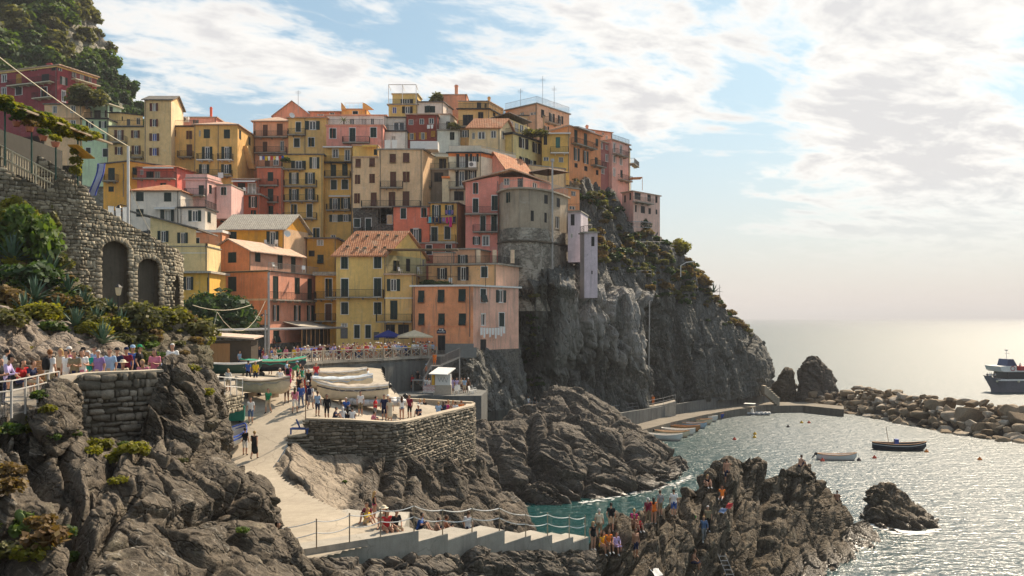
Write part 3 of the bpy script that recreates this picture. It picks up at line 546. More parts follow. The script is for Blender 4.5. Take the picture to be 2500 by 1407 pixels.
loft('town_hill',[[(100,890,120),(350,880,125),(520,880,132),(800,880,136),(1000,880,136),(1180,880,138),(1300,880,150),(1420,880,168)],[(100,700,122),(350,720,128),(520,720,136),(800,720,141),(1000,720,142),(1180,720,143),(1300,700,152),(1420,690,170)],[(100,560,128),(350,590,135),(520,600,143),(800,600,147),(1000,600,149),(1180,600,150),(1300,560,156),(1430,550,172)],[(100,440,150),(350,460,153),(600,480,157),(800,470,158),(1000,470,158),(1180,470,158),(1300,450,162),(1440,450,175)],[(100,330,165),(350,380,167),(600,410,168),(800,370,168),(1000,370,167),(1180,370,167),(1300,360,170),(1450,430,178)],[(100,300,180),(350,360,176),(600,400,176),(800,330,176),(1000,300,176),(1180,300,176),(1300,330,178),(1460,430,182)],[(100,420,205),(350,420,200),(600,430,200),(800,400,200),(1000,400,200),(1180,400,200),(1300,400,200),(1460,470,200)]],110,70,HILLM,rd(5,.3,(.5,.3,.8),71))
loft('mountain_side',[[(-420,420,180),(-200,420,182),(0,420,186),(150,420,195),(300,400,208),(352,330,232),(370,420,250)],[(-420,290,190),(-200,290,192),(0,290,196),(150,290,204),(270,285,214),(328,268,236),(340,330,256)],[(-420,200,198),(-200,200,200),(0,200,205),(120,200,212),(225,205,222),(290,205,241),(300,260,260)],[(-420,100,208),(-200,100,210),(0,100,215),(100,100,222),(190,105,230),(250,115,247),(258,180,264)],[(-420,0,218),(-200,0,220),(0,0,225),(90,0,230),(160,0,238),(206,5,252),(214,80,268)],[(-420,-120,228),(-200,-120,230),(0,-120,236),(80,-120,240),(150,-120,246),(192,-110,258),(200,-40,272)],[(-420,-260,240),(-200,-260,242),(0,-260,247),(70,-260,252),(130,-250,258),(165,-240,268),(172,-160,280)]],170,190,HILLM,rd(9,.6,(.85,.3,.3),81))
def zD(py,z):return (H-z)*F/(py-HZ)
def strip(name,front,back,z,mat,thick,kind='structure'):
 """deck between a front and a back edge given by photo pixels at height z"""
 fr = [P(x,y,zD(y,z)) for x,y in front];bk = [P(x,y,zD(y,z)) for x,y in back];n = len(fr);mb = MB()
 lo = [v-Vector((0,0,thick)) for v in fr];lb = [v-Vector((0,0,thick)) for v in bk]
 vs = fr+bk+lo+lb;fs = []
 for i in range(n-1):fs+=[(i,i+1,n+i+1,n+i),(2*n+i,2*n+i+1,i+1,i),(n+i,n+i+1,3*n+i+1,3*n+i)]
 fs+=[(0,n,3*n,2*n),(n-1,3*n-1,4*n-1,2*n-1)];mb.add(vs,fs);o = obj(name,mb,mat);tag(o,kind=kind)
 GROUND[name] = BVHTree.FromPolygons([tuple(v) for v in vs],[f for f in fs[0::3][:n-1]] if False else [(i,i+1,n+i+1,n+i) for i in range(n-1)]);return o
strip('quay',[(1520,1066),(1560,1052),(1640,1031),(1720,1013),(1800,999),(1870,991),(1960,990),(2060,1000)],[(1520,1044),(1560,1035),(1640,1014),(1720,1001),(1800,988),(1870,982),(1960,982),(2060,992)],1.3,concrete('quay_concrete',(.20,.175,.14,1)),2.2)
def wall_strip(name,base,top,mat,th=.5,label=None,cat='wall',kind=None,cap=None):
 """base and top: world points lists; solid wall"""
 n = len(base);mb = MB();back = Vector((0.25,1,0)).normalized()*th
 vs = list(base)+list(top)+[b+back for b in base]+[t+back for t in top];fs = []
 for i in range(n-1):fs+=[(i,i+1,n+i+1,n+i),(n+i,n+i+1,3*n+i+1,3*n+i),(2*n+i+1,2*n+i,3*n+i,3*n+i+1)]
 fs+=[(0,n,3*n,2*n),(n-1,3*n-1,4*n-1,2*n-1)][:2]
 mb.add(vs,fs);o = obj(name,mb,mat);tag(o,label,cat,kind=kind);return o
_wf = [(1470,1062),(1520,1044),(1560,1035),(1640,1014),(1720,1001),(1800,988),(1880,981)];_wt = [1012,1008,1002,989,976,968,961]
_b = [P(x,y,zD(y,1.3)) for x,y in _wf];_t = [P(x,yt,zD(y,1.3)) for (x,y),yt in zip(_wf,_wt)]
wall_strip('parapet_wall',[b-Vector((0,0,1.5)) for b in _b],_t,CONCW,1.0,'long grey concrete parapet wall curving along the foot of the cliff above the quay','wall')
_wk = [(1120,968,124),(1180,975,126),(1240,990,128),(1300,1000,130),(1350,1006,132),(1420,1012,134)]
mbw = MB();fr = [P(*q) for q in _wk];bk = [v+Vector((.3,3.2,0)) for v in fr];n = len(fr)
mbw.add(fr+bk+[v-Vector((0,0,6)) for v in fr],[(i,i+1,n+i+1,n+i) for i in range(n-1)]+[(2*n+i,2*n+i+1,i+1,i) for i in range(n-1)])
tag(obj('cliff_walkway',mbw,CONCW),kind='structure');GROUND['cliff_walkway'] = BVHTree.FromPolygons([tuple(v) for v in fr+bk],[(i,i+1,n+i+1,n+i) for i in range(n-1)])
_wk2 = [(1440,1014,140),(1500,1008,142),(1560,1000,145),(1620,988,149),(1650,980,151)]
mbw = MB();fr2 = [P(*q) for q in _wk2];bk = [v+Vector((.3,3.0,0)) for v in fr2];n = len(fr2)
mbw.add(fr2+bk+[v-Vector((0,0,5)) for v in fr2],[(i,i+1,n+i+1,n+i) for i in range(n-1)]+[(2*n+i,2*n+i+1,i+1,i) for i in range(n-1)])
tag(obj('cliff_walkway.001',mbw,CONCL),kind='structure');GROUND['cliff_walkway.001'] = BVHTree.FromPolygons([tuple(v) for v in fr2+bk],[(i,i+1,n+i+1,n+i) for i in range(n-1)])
for nm,cx,py,D,hw,top,sd in (('sea_stack',1912,985,184,3.2,897,91),('sea_stack.001',1992,990,181,3.9,868,95)):
 base = P(cx,py,D);ht = P(cx,top,D).z+1.0;nu,nv = 90,60
 th = np.linspace(0,2*np.pi,nu);tt = np.linspace(0,1,nv);TH,TT = np.meshgrid(th,tt)
 prof = 1.2*np.maximum(0,1-TT)**.62*(1+.1*np.sin(TH*3)) if sd==91 else 1.12*np.maximum(0,1-TT**2.0)**.6*(1+.1*np.sin(TH*2+1))
 ox = (0.6*TT if sd==91 else 0.0*TT)
 V = np.stack([base.x+ox+hw*prof*np.cos(TH),base.y+hw*1.2*prof*np.sin(TH),-1+ht*TT],-1)
 nrm = np.stack([np.cos(TH),np.sin(TH),.5+0*TH],-1)
 V = V+nrm*((rock_disp(V.reshape(-1,3),2.6,(.9,.3,.3),.6,sd)+slabby(V.reshape(-1,3),(.9,.3,-.35),.8,.7,sd,.1)).reshape(nv,nu))[...,None];V[:,-1] = V[:,0]
 me,q = grid_mesh(nm,V,nu,nv,[ROCKD if sd==95 else ROCKJ]);o = bpy.data.objects.new(nm,me);COL.objects.link(o);tag(o,kind='structure')
loft('harbour_rock',[[(1090,1004,104.5),(1150,1004,104.5),(1200,1004,108.5),(1250,999,114.5),(1290,994,122.5)],[(1095,954,106.5),(1150,944,106.5),(1200,939,110.5),(1245,934,116.5),(1285,924,124.5)],[(1105,899,108.5),(1150,889,108.5),(1195,884,112.5),(1235,874,118.5),(1270,864,125.5)],[(1120,866,110.5),(1155,859,110.5),(1192,852,114.5),(1225,839,120.5),(1260,824,126.5)],[(1140,854,116.5),(1170,844,116.5),(1200,834,120.5),(1230,819,125.5),(1260,804,130.5)]],90,90,CLIFF,rd(2.6,.6,(.7,.4,.5),73),tint=lambda V,p,n:np.zeros(len(p)))
fm = MB();r = random.Random(9)
for line,wd in (([(2125,1290),(2080,1325),(2040,1350),(1960,1375),(1900,1395),(1840,1415)],9),([(2290,1292),(2240,1300),(2180,1292),(2130,1280)],5),([(1690,1160),(1650,1180),(1590,1195),(1500,1212),(1420,1226)],4),([(2480,1082),(2400,1073),(2300,1058),(2200,1038),(2120,1020)],3)):
 for i in range(150):
  k = r.random()*(len(line)-1);j = int(k);u = k-j;x = line[j][0]+(line[j+1][0]-line[j][0])*u;y = line[j][1]+(line[j+1][1]-line[j][1])*u+abs(r.gauss(0,wd));D = H*F/(y-HZ);c = P(x+r.gauss(0,wd),y,D);c.z = .02+.03*r.random();s = r.uniform(.1,.38)*(1 if wd>4 else .7);n = 7
  fm.add([c+Vector((s*(1.8 if q%2 else 1)*math.cos(q*6.283/n)*r.uniform(.5,1.2),s*.6*math.sin(q*6.283/n)*r.uniform(.5,1.2),0)) for q in range(n)],[tuple(range(n))])
tag(obj('sea_foam',fm,plain('foam',(.72,.72,.70,1),.7)),'white foam where the sea washes the rocks','foam',kind='stuff')
# buildings
ZO = {0:(0,0,1.0),1:(0,0,2.931),2:(180,200,2.931),3:(600,200,3.608),4:(1040,200,3.608),5:(420,500,3.608),6:(800,480,3.608),7:(1180,400,3.608)}
def zx(Z,x):return ZO[Z][0]+x/ZO[Z][2]
def zy(Z,y):return ZO[Z][1]+y/ZO[Z][2]
UP = Vector((0,0,1))
def unit_shutter():
 mb = MB();o = Vector((0,0,0));X,Y = Vector((1,0,0)),Vector((0,1,0))
 mb.obox((0,0,0),X,Y,UP,1,.030,1)
 for (x,z,w,h) in ((0,0,.12,1),(.88,0,.12,1),(.12,0,.76,.06),(.12,.94,.76,.06),(.12,.48,.76,.05)):mb.obox((x,.030,z),X,Y,UP,w,.022,h)
 for k in range(4):
  for z0 in (.08,.55):mb.add([(.13,.031,z0+k*.1),(.87,.031,z0+k*.1),(.87,.048,z0+k*.1+.015),(.13,.048,z0+k*.1+.015)],[(0,1,2,3)])
 return mb
def unit_frame(b=.085,bt=.05,d=.045,sill=True):
 mb = MB();X,Y = Vector((1,0,0)),Vector((0,1,0))
 mb.obox((-b,0,0),X,Y,UP,b,d,1+bt);mb.obox((1,0,0),X,Y,UP,b,d,1+bt);mb.obox((0,0,1),X,Y,UP,1,d,bt)
 if sill:mb.obox((-b*1.3,0,-bt*.8),X,Y,UP,1+2.6*b,d*2.2,bt*.8)
 return mb
def unit_sash():
 mb = MB();X,Y = Vector((1,0,0)),Vector((0,1,0))
 for (x,z,w,h) in ((0,0,.11,1),(.89,0,.11,1),(.11,0,.78,.06),(.11,.94,.78,.06),(.45,.06,.10,.88)):mb.obox((x,-.14,z),X,Y,UP,w,.05,h)
 return mb
def unit_pane():
 mb = MB();mb.quad((0,-.12,0),(1,-.12,0),(1,-.12,1),(0,-.12,1));return mb
UM = {};CURT = plain('net_curtain',(.42,.40,.36,1),.8)
def um(kind,mat):
 k = (kind,mat.name)
 if k not in UM:
  mb = {'shutter':unit_shutter,'frame':unit_frame,'sash':unit_sash,'pane':unit_pane,'slim':lambda:unit_frame(.03,.02,.02,True)}[kind]()
  UM[k] = mb.mesh(kind,[mat])
 return UM[k]
class House:
 def __init__(s,label,Z,c,yt,yb,col,name='house',cat='house',dep=9.0,ri=0,cols=None,stain=.5,mat=None):
  """c: visible footprint corners [(zoom x, depth)], left to right; yt, yb: zoom rows of the eaves and the base at corner ri"""
  s.Z = Z;s.pts = [Vector(((zx(Z,x)-1250)*D/F,D,0)) for x,D in c];D = c[ri][1]
  s.zt = H-(zy(Z,yt)-HZ)*D/F;s.zb = H-(zy(Z,yb)-HZ)*D/F
  s.col = col;s.cols = cols or {};s.stain = stain;s.mat = mat
  cen = sum(s.pts,Vector())/len(s.pts);s.root = thing(name,(cen.x,cen.y,s.zb),label,cat)
  a,b = s.pts[0],s.pts[-1]
  if len(s.pts)==3:s.foot = s.pts+[s.pts[0]+s.pts[2]-s.pts[1]]
  else:
   t = (b-a).normalized();n = Vector((-t.y,t.x,0));n = n if n.y>0 else -n
   s.foot = s.pts+[b+n*dep,a+n*dep]
  s.faces = []
  for i in range(len(s.pts)-1):
   p,q = s.pts[i],s.pts[i+1];t = (q-p);L = t.length;t.normalize();n = Vector((t.y,-t.x,0))
   s.faces.append(dict(p=p,t=t,n=n,L=L,x0=c[i][0],x1=c[i+1][0],op=[]))
  s.gables = []
 def hit(s,x,y,face=None):
  px,py = zx(s.Z,x),zy(s.Z,y)
  f = face
  if f is None:
   f = next((f for f in s.faces if f['x0']<=x<=f['x1']),s.faces[-1] if x>s.faces[-1]['x1'] else s.faces[0])
  d = Vector(((px-1250)/F,1,-(py-HZ)/F));o = Vector((0,0,H));n = f['n']
  k = (f['p']-Vector((0,0,0))).dot(n)/d.dot(n);w = o+d*k
  return f,(w-f['p']).dot(f['t']),w.z
 def W(s,*wins):
  for w in wins:
   kind,x,y,ww,hh = w[:5];f,s0,_ = s.hit(x-ww/2,y,None if True else 0)
   f,sc,zc = s.hit(x,y);_,s0,_ = s.hit(x-ww/2,y,f);_,s1,_ = s.hit(x+ww/2,y,f);_,_,z1 = s.hit(x,y-hh/2,f);_,_,z0 = s.hit(x,y+hh/2,f)
   s0 = max(.06,s0);s1 = min(f['L']-.06,s1);z1 = min(z1,s.zt-.12)
   if s1-s0<.12 or z1-z0<.15:continue
   f['op'].append((kind,s0,s1,z0,z1))
  return s
 def walls(s):
  groups = {}
  for k,f in enumerate(s.faces):
   mb = MB();ops = f['op']
   S = sorted({0.0,f['L']}|{o[1] for o in ops}|{o[2] for o in ops});Zs = sorted({s.zb-2.5,s.zt}|{o[3] for o in ops}|{o[4] for o in ops})
   def pt(a,z,d=0):return f['p']+f['t']*a+f['n']*d+UP*z
   for i in range(len(S)-1):
    for j in range(len(Zs)-1):
     a,b,c,d = S[i],S[i+1],Zs[j],Zs[j+1]
     if b-a<1e-5 or d-c<1e-5:continue
     ma,mz = (a+b)/2,(c+d)/2
     if any(o[1]<ma<o[2] and o[3]<mz<o[4] for o in ops):continue
     mb.quad(pt(a,c),pt(b,c),pt(b,d),pt(a,d))
   for (_,a,b,c,d) in ops:
    r = -.22
    mb.quad(pt(a,c),pt(a,d),pt(a,d,r),pt(a,c,r));mb.quad(pt(b,d),pt(b,c),pt(b,c,r),pt(b,d,r))
    mb.quad(pt(a,d),pt(b,d),pt(b,d,r),pt(a,d,r));mb.quad(pt(b,c),pt(a,c),pt(a,c,r),pt(b,c,r))
    mb.quad(pt(a,c,r),pt(a,d,r),pt(b,d,r),pt(b,c,r))
   groups[k] = mb
  fb = s.foot;n = len(fb);back = MB()
  for i in range(len(s.pts)-1,n):
   a,b = fb[i],fb[(i+1)%n];z0,z1 = s.zb-2.5,s.zt;back.quad(a+UP*z0,b+UP*z0,b+UP*z1,a+UP*z1)
  back.add([v+UP*(s.zt-.003) for v in fb],[tuple(range(n))])
  for tri in s.gables:back.add(tri,[tuple(range(len(tri)))])
  return groups,back
 def build(s):
  if not any(c.name.startswith('drainpipe') for c in s.root.children) and s.faces[0]['x1']-s.faces[0]['x0']>120:s.pipes(s.faces[0]['x1']-7)
  groups,back = s.walls();base = s.mat or plaster(s.col,stain=s.stain)
  main = MB()
  for k,mb in groups.items():
   if k in s.cols:
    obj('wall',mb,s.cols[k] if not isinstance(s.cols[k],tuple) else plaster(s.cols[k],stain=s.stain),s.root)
   else:main.add(mb.v,mb.f)
  main.add(back.v,back.f);obj('wall',main,base,s.root)
  for f in s.faces:
   t,n = f['t'],f['n']
   for (kind,a,b,c,d) in f['op']:
    w,h = b-a,d-c;tr = '+' in kind;k = kind[0];ck = next((q for q in kind[1:] if q in SHUT),'g');sm = SHUT[ck]
    o = f['p']+t*a+UP*c
    fm = basis(o,t*w,n,UP*h);wo = obj('window',um('frame' if tr else 'slim',WHITE if tr else (CREAM if k in 'OW' else MORTAR)),None,s.root,mx=fm)
    rt = s.root
    def subp(name,me,mx):sub(name,me,None,wo,rt,mx=mx)
    if k in 'SAD':
     two = w>.75 or k=='S'
     nl = 2 if two else 1
     for i in range(nl):
      so = o+t*(w*i/nl)-n*.07
      if k=='A':
       hh = h*.45;subp('shutter',um('shutter',sm),basis(so+UP*hh,t*(w/nl*.98),n,UP*(h-hh)))
       tilt = (UP*math.cos(.5)-n*math.sin(.5));subp('shutter',um('shutter',sm),basis(so+UP*hh+n*.05-tilt*hh,t*(w/nl*.98),n*math.cos(.5)+UP*math.sin(.5),tilt*hh))
      else:
       an = 0 if random.random()>.13 or nl==1 else random.uniform(.25,.8)
       if i==0 or nl==1:dv,hg = t*math.cos(an)+n*math.sin(an),so
       else:dv,hg = -t*math.cos(an)+n*math.sin(an),so+t*(w/nl)
       nv_ = dv.cross(UP) if dv.dot(t)>0 else UP.cross(dv)
       subp('shutter',um('shutter',sm),basis(hg,dv*(w/nl*.985),nv_,UP*h))
    if k in 'OW':
     subp('pane',um('pane',SBLUE if 'u' in kind else random.choice((PANE,PANE,PANE,CURT))),basis(o-n*.04,t*w,n,UP*h));subp('sash',um('sash',WHITE),basis(o,t*w,n,UP*h))
    if k=='O':
     sw = w*.56
     ck2 = 'g' if ck=='u' else ck
     if 'R' in kind:ck2 = 'b'
     for so,sg_ in ((o-t*.02,-1),(o+t*(w+.02),1)):
      an = random.choice((.03,.05,.12,.3));dv = t*(sg_*math.cos(an))+n*math.sin(an);nv_ = n*math.cos(an)-t*(sg_*math.sin(an));subp('shutter',um('shutter',SHUT[ck2]),basis(so+n*.012,dv*sw,nv_,UP*h))
  return s
  # attachments
 def B(s,*bals,slab=None,rail=None,depth=1.05,hgt=.95):
  """balconies: (x0, x1, row of the slab)"""
  for (x0,x1,y) in bals:
   xm = (x0+x1)/2;f,_,z = s.hit(xm,y);_,a,_ = s.hit(x0,y,f);_,b,_ = s.hit(x1,y,f);t,n = f['t'],f['n']
   mb = MB();o = f['p']+t*a+UP*(z-.16);mb.obox(o+n*.004,t,n,UP,b-a,depth,.16)
   for i in range(max(2,int((b-a)/1.6))):mb.obox(o+t*((b-a)*(i+.5)/max(2,int((b-a)/1.6)))-UP*.22+n*.006,t,n,UP,.14,depth*.6,.22)
   bo = obj('balcony',mb,slab or CONCL,s.root);r = MB();rails(r,[o+n*.05+UP*.16,o+n*(depth-.05)+UP*.16,o+t*(b-a)+n*(depth-.05)+UP*.16,o+t*(b-a)+n*.05+UP*.16],hgt)
   sub('railing',r,rail or IRON,bo,s.root)
  return s
 def cornice(s,y,mat,h=.25,d=.18,face=None):
  mb = MB()
  for k,f in enumerate(s.faces):
   if face is not None and k!=face:continue
   _,_,z = s.hit((s.faces[0]['x0']+s.faces[0]['x1'])/2,y,s.faces[0])
   mb.obox(f['p']+UP*(z-h/2)-f['t']*d,f['t'],f['n'],UP,f['L']+2*d,d,h)
  obj('cornice',mb,mat,s.root);return s
 def flat(s,mat=None,over=.25,th=.18,parapet=0.0):
  c = sum(s.foot,Vector())/len(s.foot);mb = MB();n = len(s.foot)
  vs = [v+(v-c).normalized()*over*1.4 for v in s.foot];lo = [v+UP*s.zt for v in vs];hi = [v+UP*(s.zt+th) for v in vs]
  mb.add(lo+hi,[tuple(range(n))[::-1],tuple(range(n,2*n))]+[(i,(i+1)%n,n+(i+1)%n,n+i) for i in range(n)])
  ro = obj('roof',mb,mat or CONCL,s.root)
  if parapet:
   mb = MB()
   for i in range(n):
    a,b = s.foot[i],s.foot[(i+1)%n];t = (b-a);L = t.length;t.normalize();nn = Vector((-t.y,t.x,0));nn = nn if nn.dot(c-a)>0 else -nn
    mb.obox(a+UP*(s.zt+th),t,nn,UP,L,.22,parapet)
   sub('parapet',mb,plaster(s.col),ro,s.root)
  return s
 def railtop(s,hgt=1.0,mat=None,inset=.15,sides=None):
  mb = MB();pts = [v+UP*(s.zt+.18) for v in s.pts];rails(mb,pts,hgt);obj('railing',mb,mat or IRON,s.root);return s
 def gable(s,rise,axis=0,mat=None,over=.45,th=.16,fascia=None):
  A,B_,C,D_ = s.foot[:4] if len(s.foot)==4 else (s.foot[0],s.foot[-3],s.foot[-2],s.foot[-1])
  if axis==1:A,B_,C,D_ = B_,C,D_,A
  z = UP*s.zt;m1,m2 = (A+D_)/2,(B_+C)/2;r = UP*(s.zt+rise)
  s.gables+=[[A+z,m1+r,D_+z],[C+z,m2+r,B_+z]]
  ax = (m2-m1).normalized();mb = MB()
  for (P1,P2) in ((A,B_),(C,D_)):
   mA,mB_ = (m1,m2) if P1 is A else (m2,m1);sg = 1 if P1 is A else -1
   out = (P1-mA);out.z = 0;k = over/out.length;e1 = P1+out*k-ax*over*sg;e2 = P2+out*k+ax*over*sg
   ez = UP*(s.zt-rise*k);t1 = mA-ax*over*sg+r;t2 = mB_+ax*over*sg+r;e1 = e1+ez;e2 = e2+ez;up = UP*th
   mb.add([e1,e2,t2,t1,e1+up,e2+up,t2+up,t1+up],[(3,2,1,0),(4,5,6,7),(0,1,5,4),(1,2,6,5),(2,3,7,6),(3,0,4,7)])
  s.roofo = obj('roof',mb,mat or TERRA,s.root);return s
 def hip(s,rise,mat=None,over=.4,th=.14):
  c = sum(s.foot,Vector())/len(s.foot);A,B_,C,D_ = s.foot[:4] if len(s.foot)==4 else (s.foot[0],s.foot[-3],s.foot[-2],s.foot[-1])
  m1,m2 = (A+D_)/2,(B_+C)/2;ax = (m2-m1);L = ax.length;ax.normalize();w = (A-D_).length/2;k = min(w,L*.45)
  r1,r2 = m1+ax*k+UP*(s.zt+rise),m2-ax*k+UP*(s.zt+rise)
  e = [v+(v-c).normalized()*over*1.4+UP*(s.zt-.06) for v in (A,B_,C,D_)];mb = MB();up = UP*th
  mb.add(e+[r1,r2]+[q+up for q in e],[(6,7,5,4),(7,8,5),(8,9,4,5),(9,6,4),(0,1,7,6),(1,2,8,7),(2,3,9,8),(3,0,6,9),(3,2,1,0)])
  s.roofo = obj('roof',mb,mat or TERRA,s.root);return s
 def shed(s,zl,zr,mat=None,over=.35,th=.16):
  """roof falling along the first face: extra height zl at the left end, zr at the right end"""
  A,B_ = s.foot[0],s.foot[1];C,D_ = s.foot[-2],s.foot[-1]
  if len(s.foot)==4:C,D_ = s.foot[2],s.foot[3]
  t = (B_-A).normalized();n = (D_-A).normalized();q = []
  for v,zz,st,sn in ((A,zl,-1,-1),(B_,zr,1,-1),(C,zr,1,1),(D_,zl,-1,1)):q.append(v+t*over*st+n*over*sn+UP*(s.zt+zz))
  mb = MB();mb.add(q+[v+UP*th for v in q],[(3,2,1,0),(4,5,6,7),(0,1,5,4),(1,2,6,5),(2,3,7,6),(3,0,4,7)])
  z = UP*s.zt;s.gables+=[[A+z,B_+z,B_+z+UP*zr,A+z+UP*zl],[B_+z,C+z,C+z+UP*zr,B_+z+UP*zr],[D_+z,A+z,A+z+UP*zl,D_+z+UP*zl]]
  s.roofo = obj('roof',mb,mat or SLATE,s.root);return s
 def pipes(s,*xs,y=None):
  for x in xs:
   f,a,_ = s.hit(x,0);p = f['p']+f['t']*a+f['n']*.07;mb = MB();mb.bar(p+UP*(s.zb-.5),p+UP*(s.zt-.1),.055,6);mb.bar(p+UP*(s.zt-.1),p+UP*(s.zt+.1)+f['n']*.2,.055,6)
   obj('drainpipe',mb,PIPE,s.root)
  return s
 def slabbox(s,name,x0,x1,y0,y1,d0,d1,mat):
  """a box on the wall between zoom columns and rows, from d0 to d1 in front of it"""
  f,_,_ = s.hit((x0+x1)/2,y0);_,a,z1 = s.hit(x0,y0,f);_,b,_ = s.hit(x1,y0,f);_,_,z0 = s.hit(x0,y1,f)
  mb = MB();mb.obox(f['p']+f['t']*a+f['n']*d0+UP*z0,f['t'],f['n'],UP,b-a,d1-d0,z1-z0);return obj(name,mb,mat,s.root)
 def awning(s,x0,x1,y,mat,depth=1.3,drop_=.5):
  f,_,z = s.hit((x0+x1)/2,y);_,a,_ = s.hit(x0,y,f);_,b,_ = s.hit(x1,y,f);t,n = f['t'],f['n'];o = f['p']+t*a+UP*z+n*.02;w = b-a
  mb = MB();q = [o,o+t*w,o+t*w+n*depth-UP*drop_,o+n*depth-UP*drop_];v = [q[3]-UP*.2,q[2]-UP*.2]
  mb.add(q+[p+UP*.03 for p in q]+v,[(0,1,2,3),(7,6,5,4),(3,2,9,8)]);obj('awning',mb,mat,s.root);return s
 def chimney(s,x,h=1.4,w=.6,mat=None,back=3.0):
  f,a,_ = s.hit(x,0);p = f['p']+f['t']*a-f['n']*back+UP*(s.zt-.3);mb = MB();mb.box(p+UP*(h/2),(w,w,h));mb.box(p+UP*(h+.06),(w*1.25,w*1.25,.12));mb.box(p+UP*(h+.22),(w*.8,w*.8,.16))
  obj('chimney',mb,mat or plaster(s.col),s.root);return s
def rails(mb,pts,h,gap=.13,r=.014,top=.028):
 for a,b in zip(pts[:-1],pts[1:]):
  a,b = Vector(a),Vector(b);L = (b-a).length
  if L<.05:continue
  mb.bar(a+UP*h,b+UP*h,top,4);mb.bar(a+UP*.08,b+UP*.08,top*.7,4)
  n = max(1,int(L/gap))
  for i in range(n+1):q = a.lerp(b,i/n);mb.bar(q,q+UP*h,r if i%10 else r*1.8,3)
K = 1.75
def C(r,g,b,k=None):
 l = .35*r+.5*g+.15*b;s_ = .75;c_ = srgb(l+(r-l)*s_,l+(g-l)*s_,l+(b-l)*s_,1.0);kk_ = K if k is None else k;kk_ = min(kk_,.80/max(c_[:3]));return (min(.8,c_[0]*kk_*1.02),c_[1]*kk_*.955,c_[2]*kk_*.86,1.0)
 # the town (zoom rows and columns read off the photograph)
h = House('wine red hotel block with terraced top floor under the wooded mountain',1,[(-230,165),(410,158),(690,166)],470,860,C(126,46,56),'hotel_building','hotel',ri=1)
h.W(('W+',30,562,34,55),('W+',28,655,34,55),('S+k',135,652,45,58),('S+k',316,660,42,70),('O',455,580,24,56),('W+',455,690,26,80),('Sy',135,565,40,70),('Sk',325,565,50,66),('W',245,490,50,34),('W',430,492,30,34),('Sk',80,490,30,30),('Sk',385,490,30,30),('W+',530,525,24,56),('W+',585,545,22,50),('S',620,560,20,50),('W+',645,575,16,44),('W+',520,715,24,44),('S',120,775,50,40))
h.B((258,390,705),(78,390,605),(510,690,590),slab=CREAM).cornice(515,C and plaster(C(200,160,90))).flat(TERRAL,.5).chimney(335,1.2,.9).chimney(445,1,.8).build()
h = House('weathered brown plaster house below the wine red hotel',1,[(318,151),(585,151)],750,1080,C(186,150,112),stain=.9)
h.W(('W+',392,785,28,50),('W+',522,782,32,50),('W+',522,880,35,36),('W+',395,885,32,36)).cornice(848,plaster(C(170,130,95)),.2).flat(SLATE).build()
h = House('mint green house with glazed roof veranda',1,[(588,150),(778,150)],855,1230,C(150,178,146))
h.W(('Og',645,893,26,48),('Og',737,893,26,48),('S+',645,985,32,50),('S+',733,985,32,50),('S+',632,1078,34,40),('S+',755,1094,38,58)).flat(DARKR,.3).railtop(1.0).build()
h = House('mint green rooftop veranda above the mint green house',1,[(594,154),(772,154),(868,157)],748,856,C(140,170,150),'roof_veranda','veranda')
h.W(('Dk',697,818,44,54),('Wk',630,818,60,50),('Sk',757,815,14,46),('S',795,782,22,36)).flat(CREAM,.3).build()
h = House('cream yellow house with brown shutters beside the mint green house',1,[(775,149),(1040,149)],908,1190,C(222,184,118))
h.W(('Ob',853,968,30,72),('Ob',970,962,28,54),('Ob',852,1080,26,56),('Ob',975,1074,30,62)).B((782,912,1022),(940,1035,1130)).cornice(908,DARKR,.15).pipes(1036).flat(CONCL,.1).railtop(.9).build()
h = House('cream rooftop room beside the tall tower house',1,[(778,153),(862,153),(1022,155)],812,908,C(218,182,116),'rooftop_room','rooftop room')
h.W(('Se',920,880,24,52),('Wk',990,868,28,50),('S',875,850,8,30)).flat(DARKR,.3).build()
h = House('tall cream tower house with red shutters and pitched roof',1,[(1032,147),(1225,147),(1312,155)],715,1190,C(214,178,120),'tower_house','house',ri=1,cols={1:C(226,200,158)})  # right wall in paler cream: the sunlight on it is put into the colour
h.W(('Or',1103,768,28,56),('Or',1103,880,28,54),('ORu',1105,983,32,54),('ORu',1105,1087,32,56)).gable(1.5,0,SLATE,.4).pipes(1040).build()
h = House('pink house with flat roof terrace behind the ochre yellow houses',1,[(1190,158),(1548,158)],845,1000,C(206,140,128))
h.W(('Wu',1275,878,42,44),('Se',1400,880,40,40)).flat(TERRAL,.3).chimney(1497,2.2,.35,plaster(C(190,70,40)),1).build()
h = House('yellow house with brown shutters left of the ochre hip roofed house',1,[(1146,149.5),(1392,149.5)],908,1200,C(208,162,86))
h.W(('ORu',1236,955,24,46),('Sb',1354,967,40,58),('Sb',1227,1090,38,58),('Sb',1355,1078,38,84)).B((1283,1390,1128)).cornice(905,DARKR,.18,.3).pipes(1185).flat(CONCL,.1).railtop(.9).build()
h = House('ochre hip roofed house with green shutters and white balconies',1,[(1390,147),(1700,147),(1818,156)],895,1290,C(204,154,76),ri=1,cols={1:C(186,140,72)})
h.W(('W',1430,955,12,45),('S',1480,958,42,62),('S',1624,960,42,62),('O',1483,1095,34,88),('O',1622,1095,34,88),('O',1462,1210,34,66),('O',1620,1210,34,66),('S',1718,965,14,60),('S',1785,1010,14,55))
h.B((1420,1528,1148),(1567,1670,1148),slab=WHITE).B((1420,1665,1262)).pipes(1562,1395).hip(1.5,TERRAL).build()
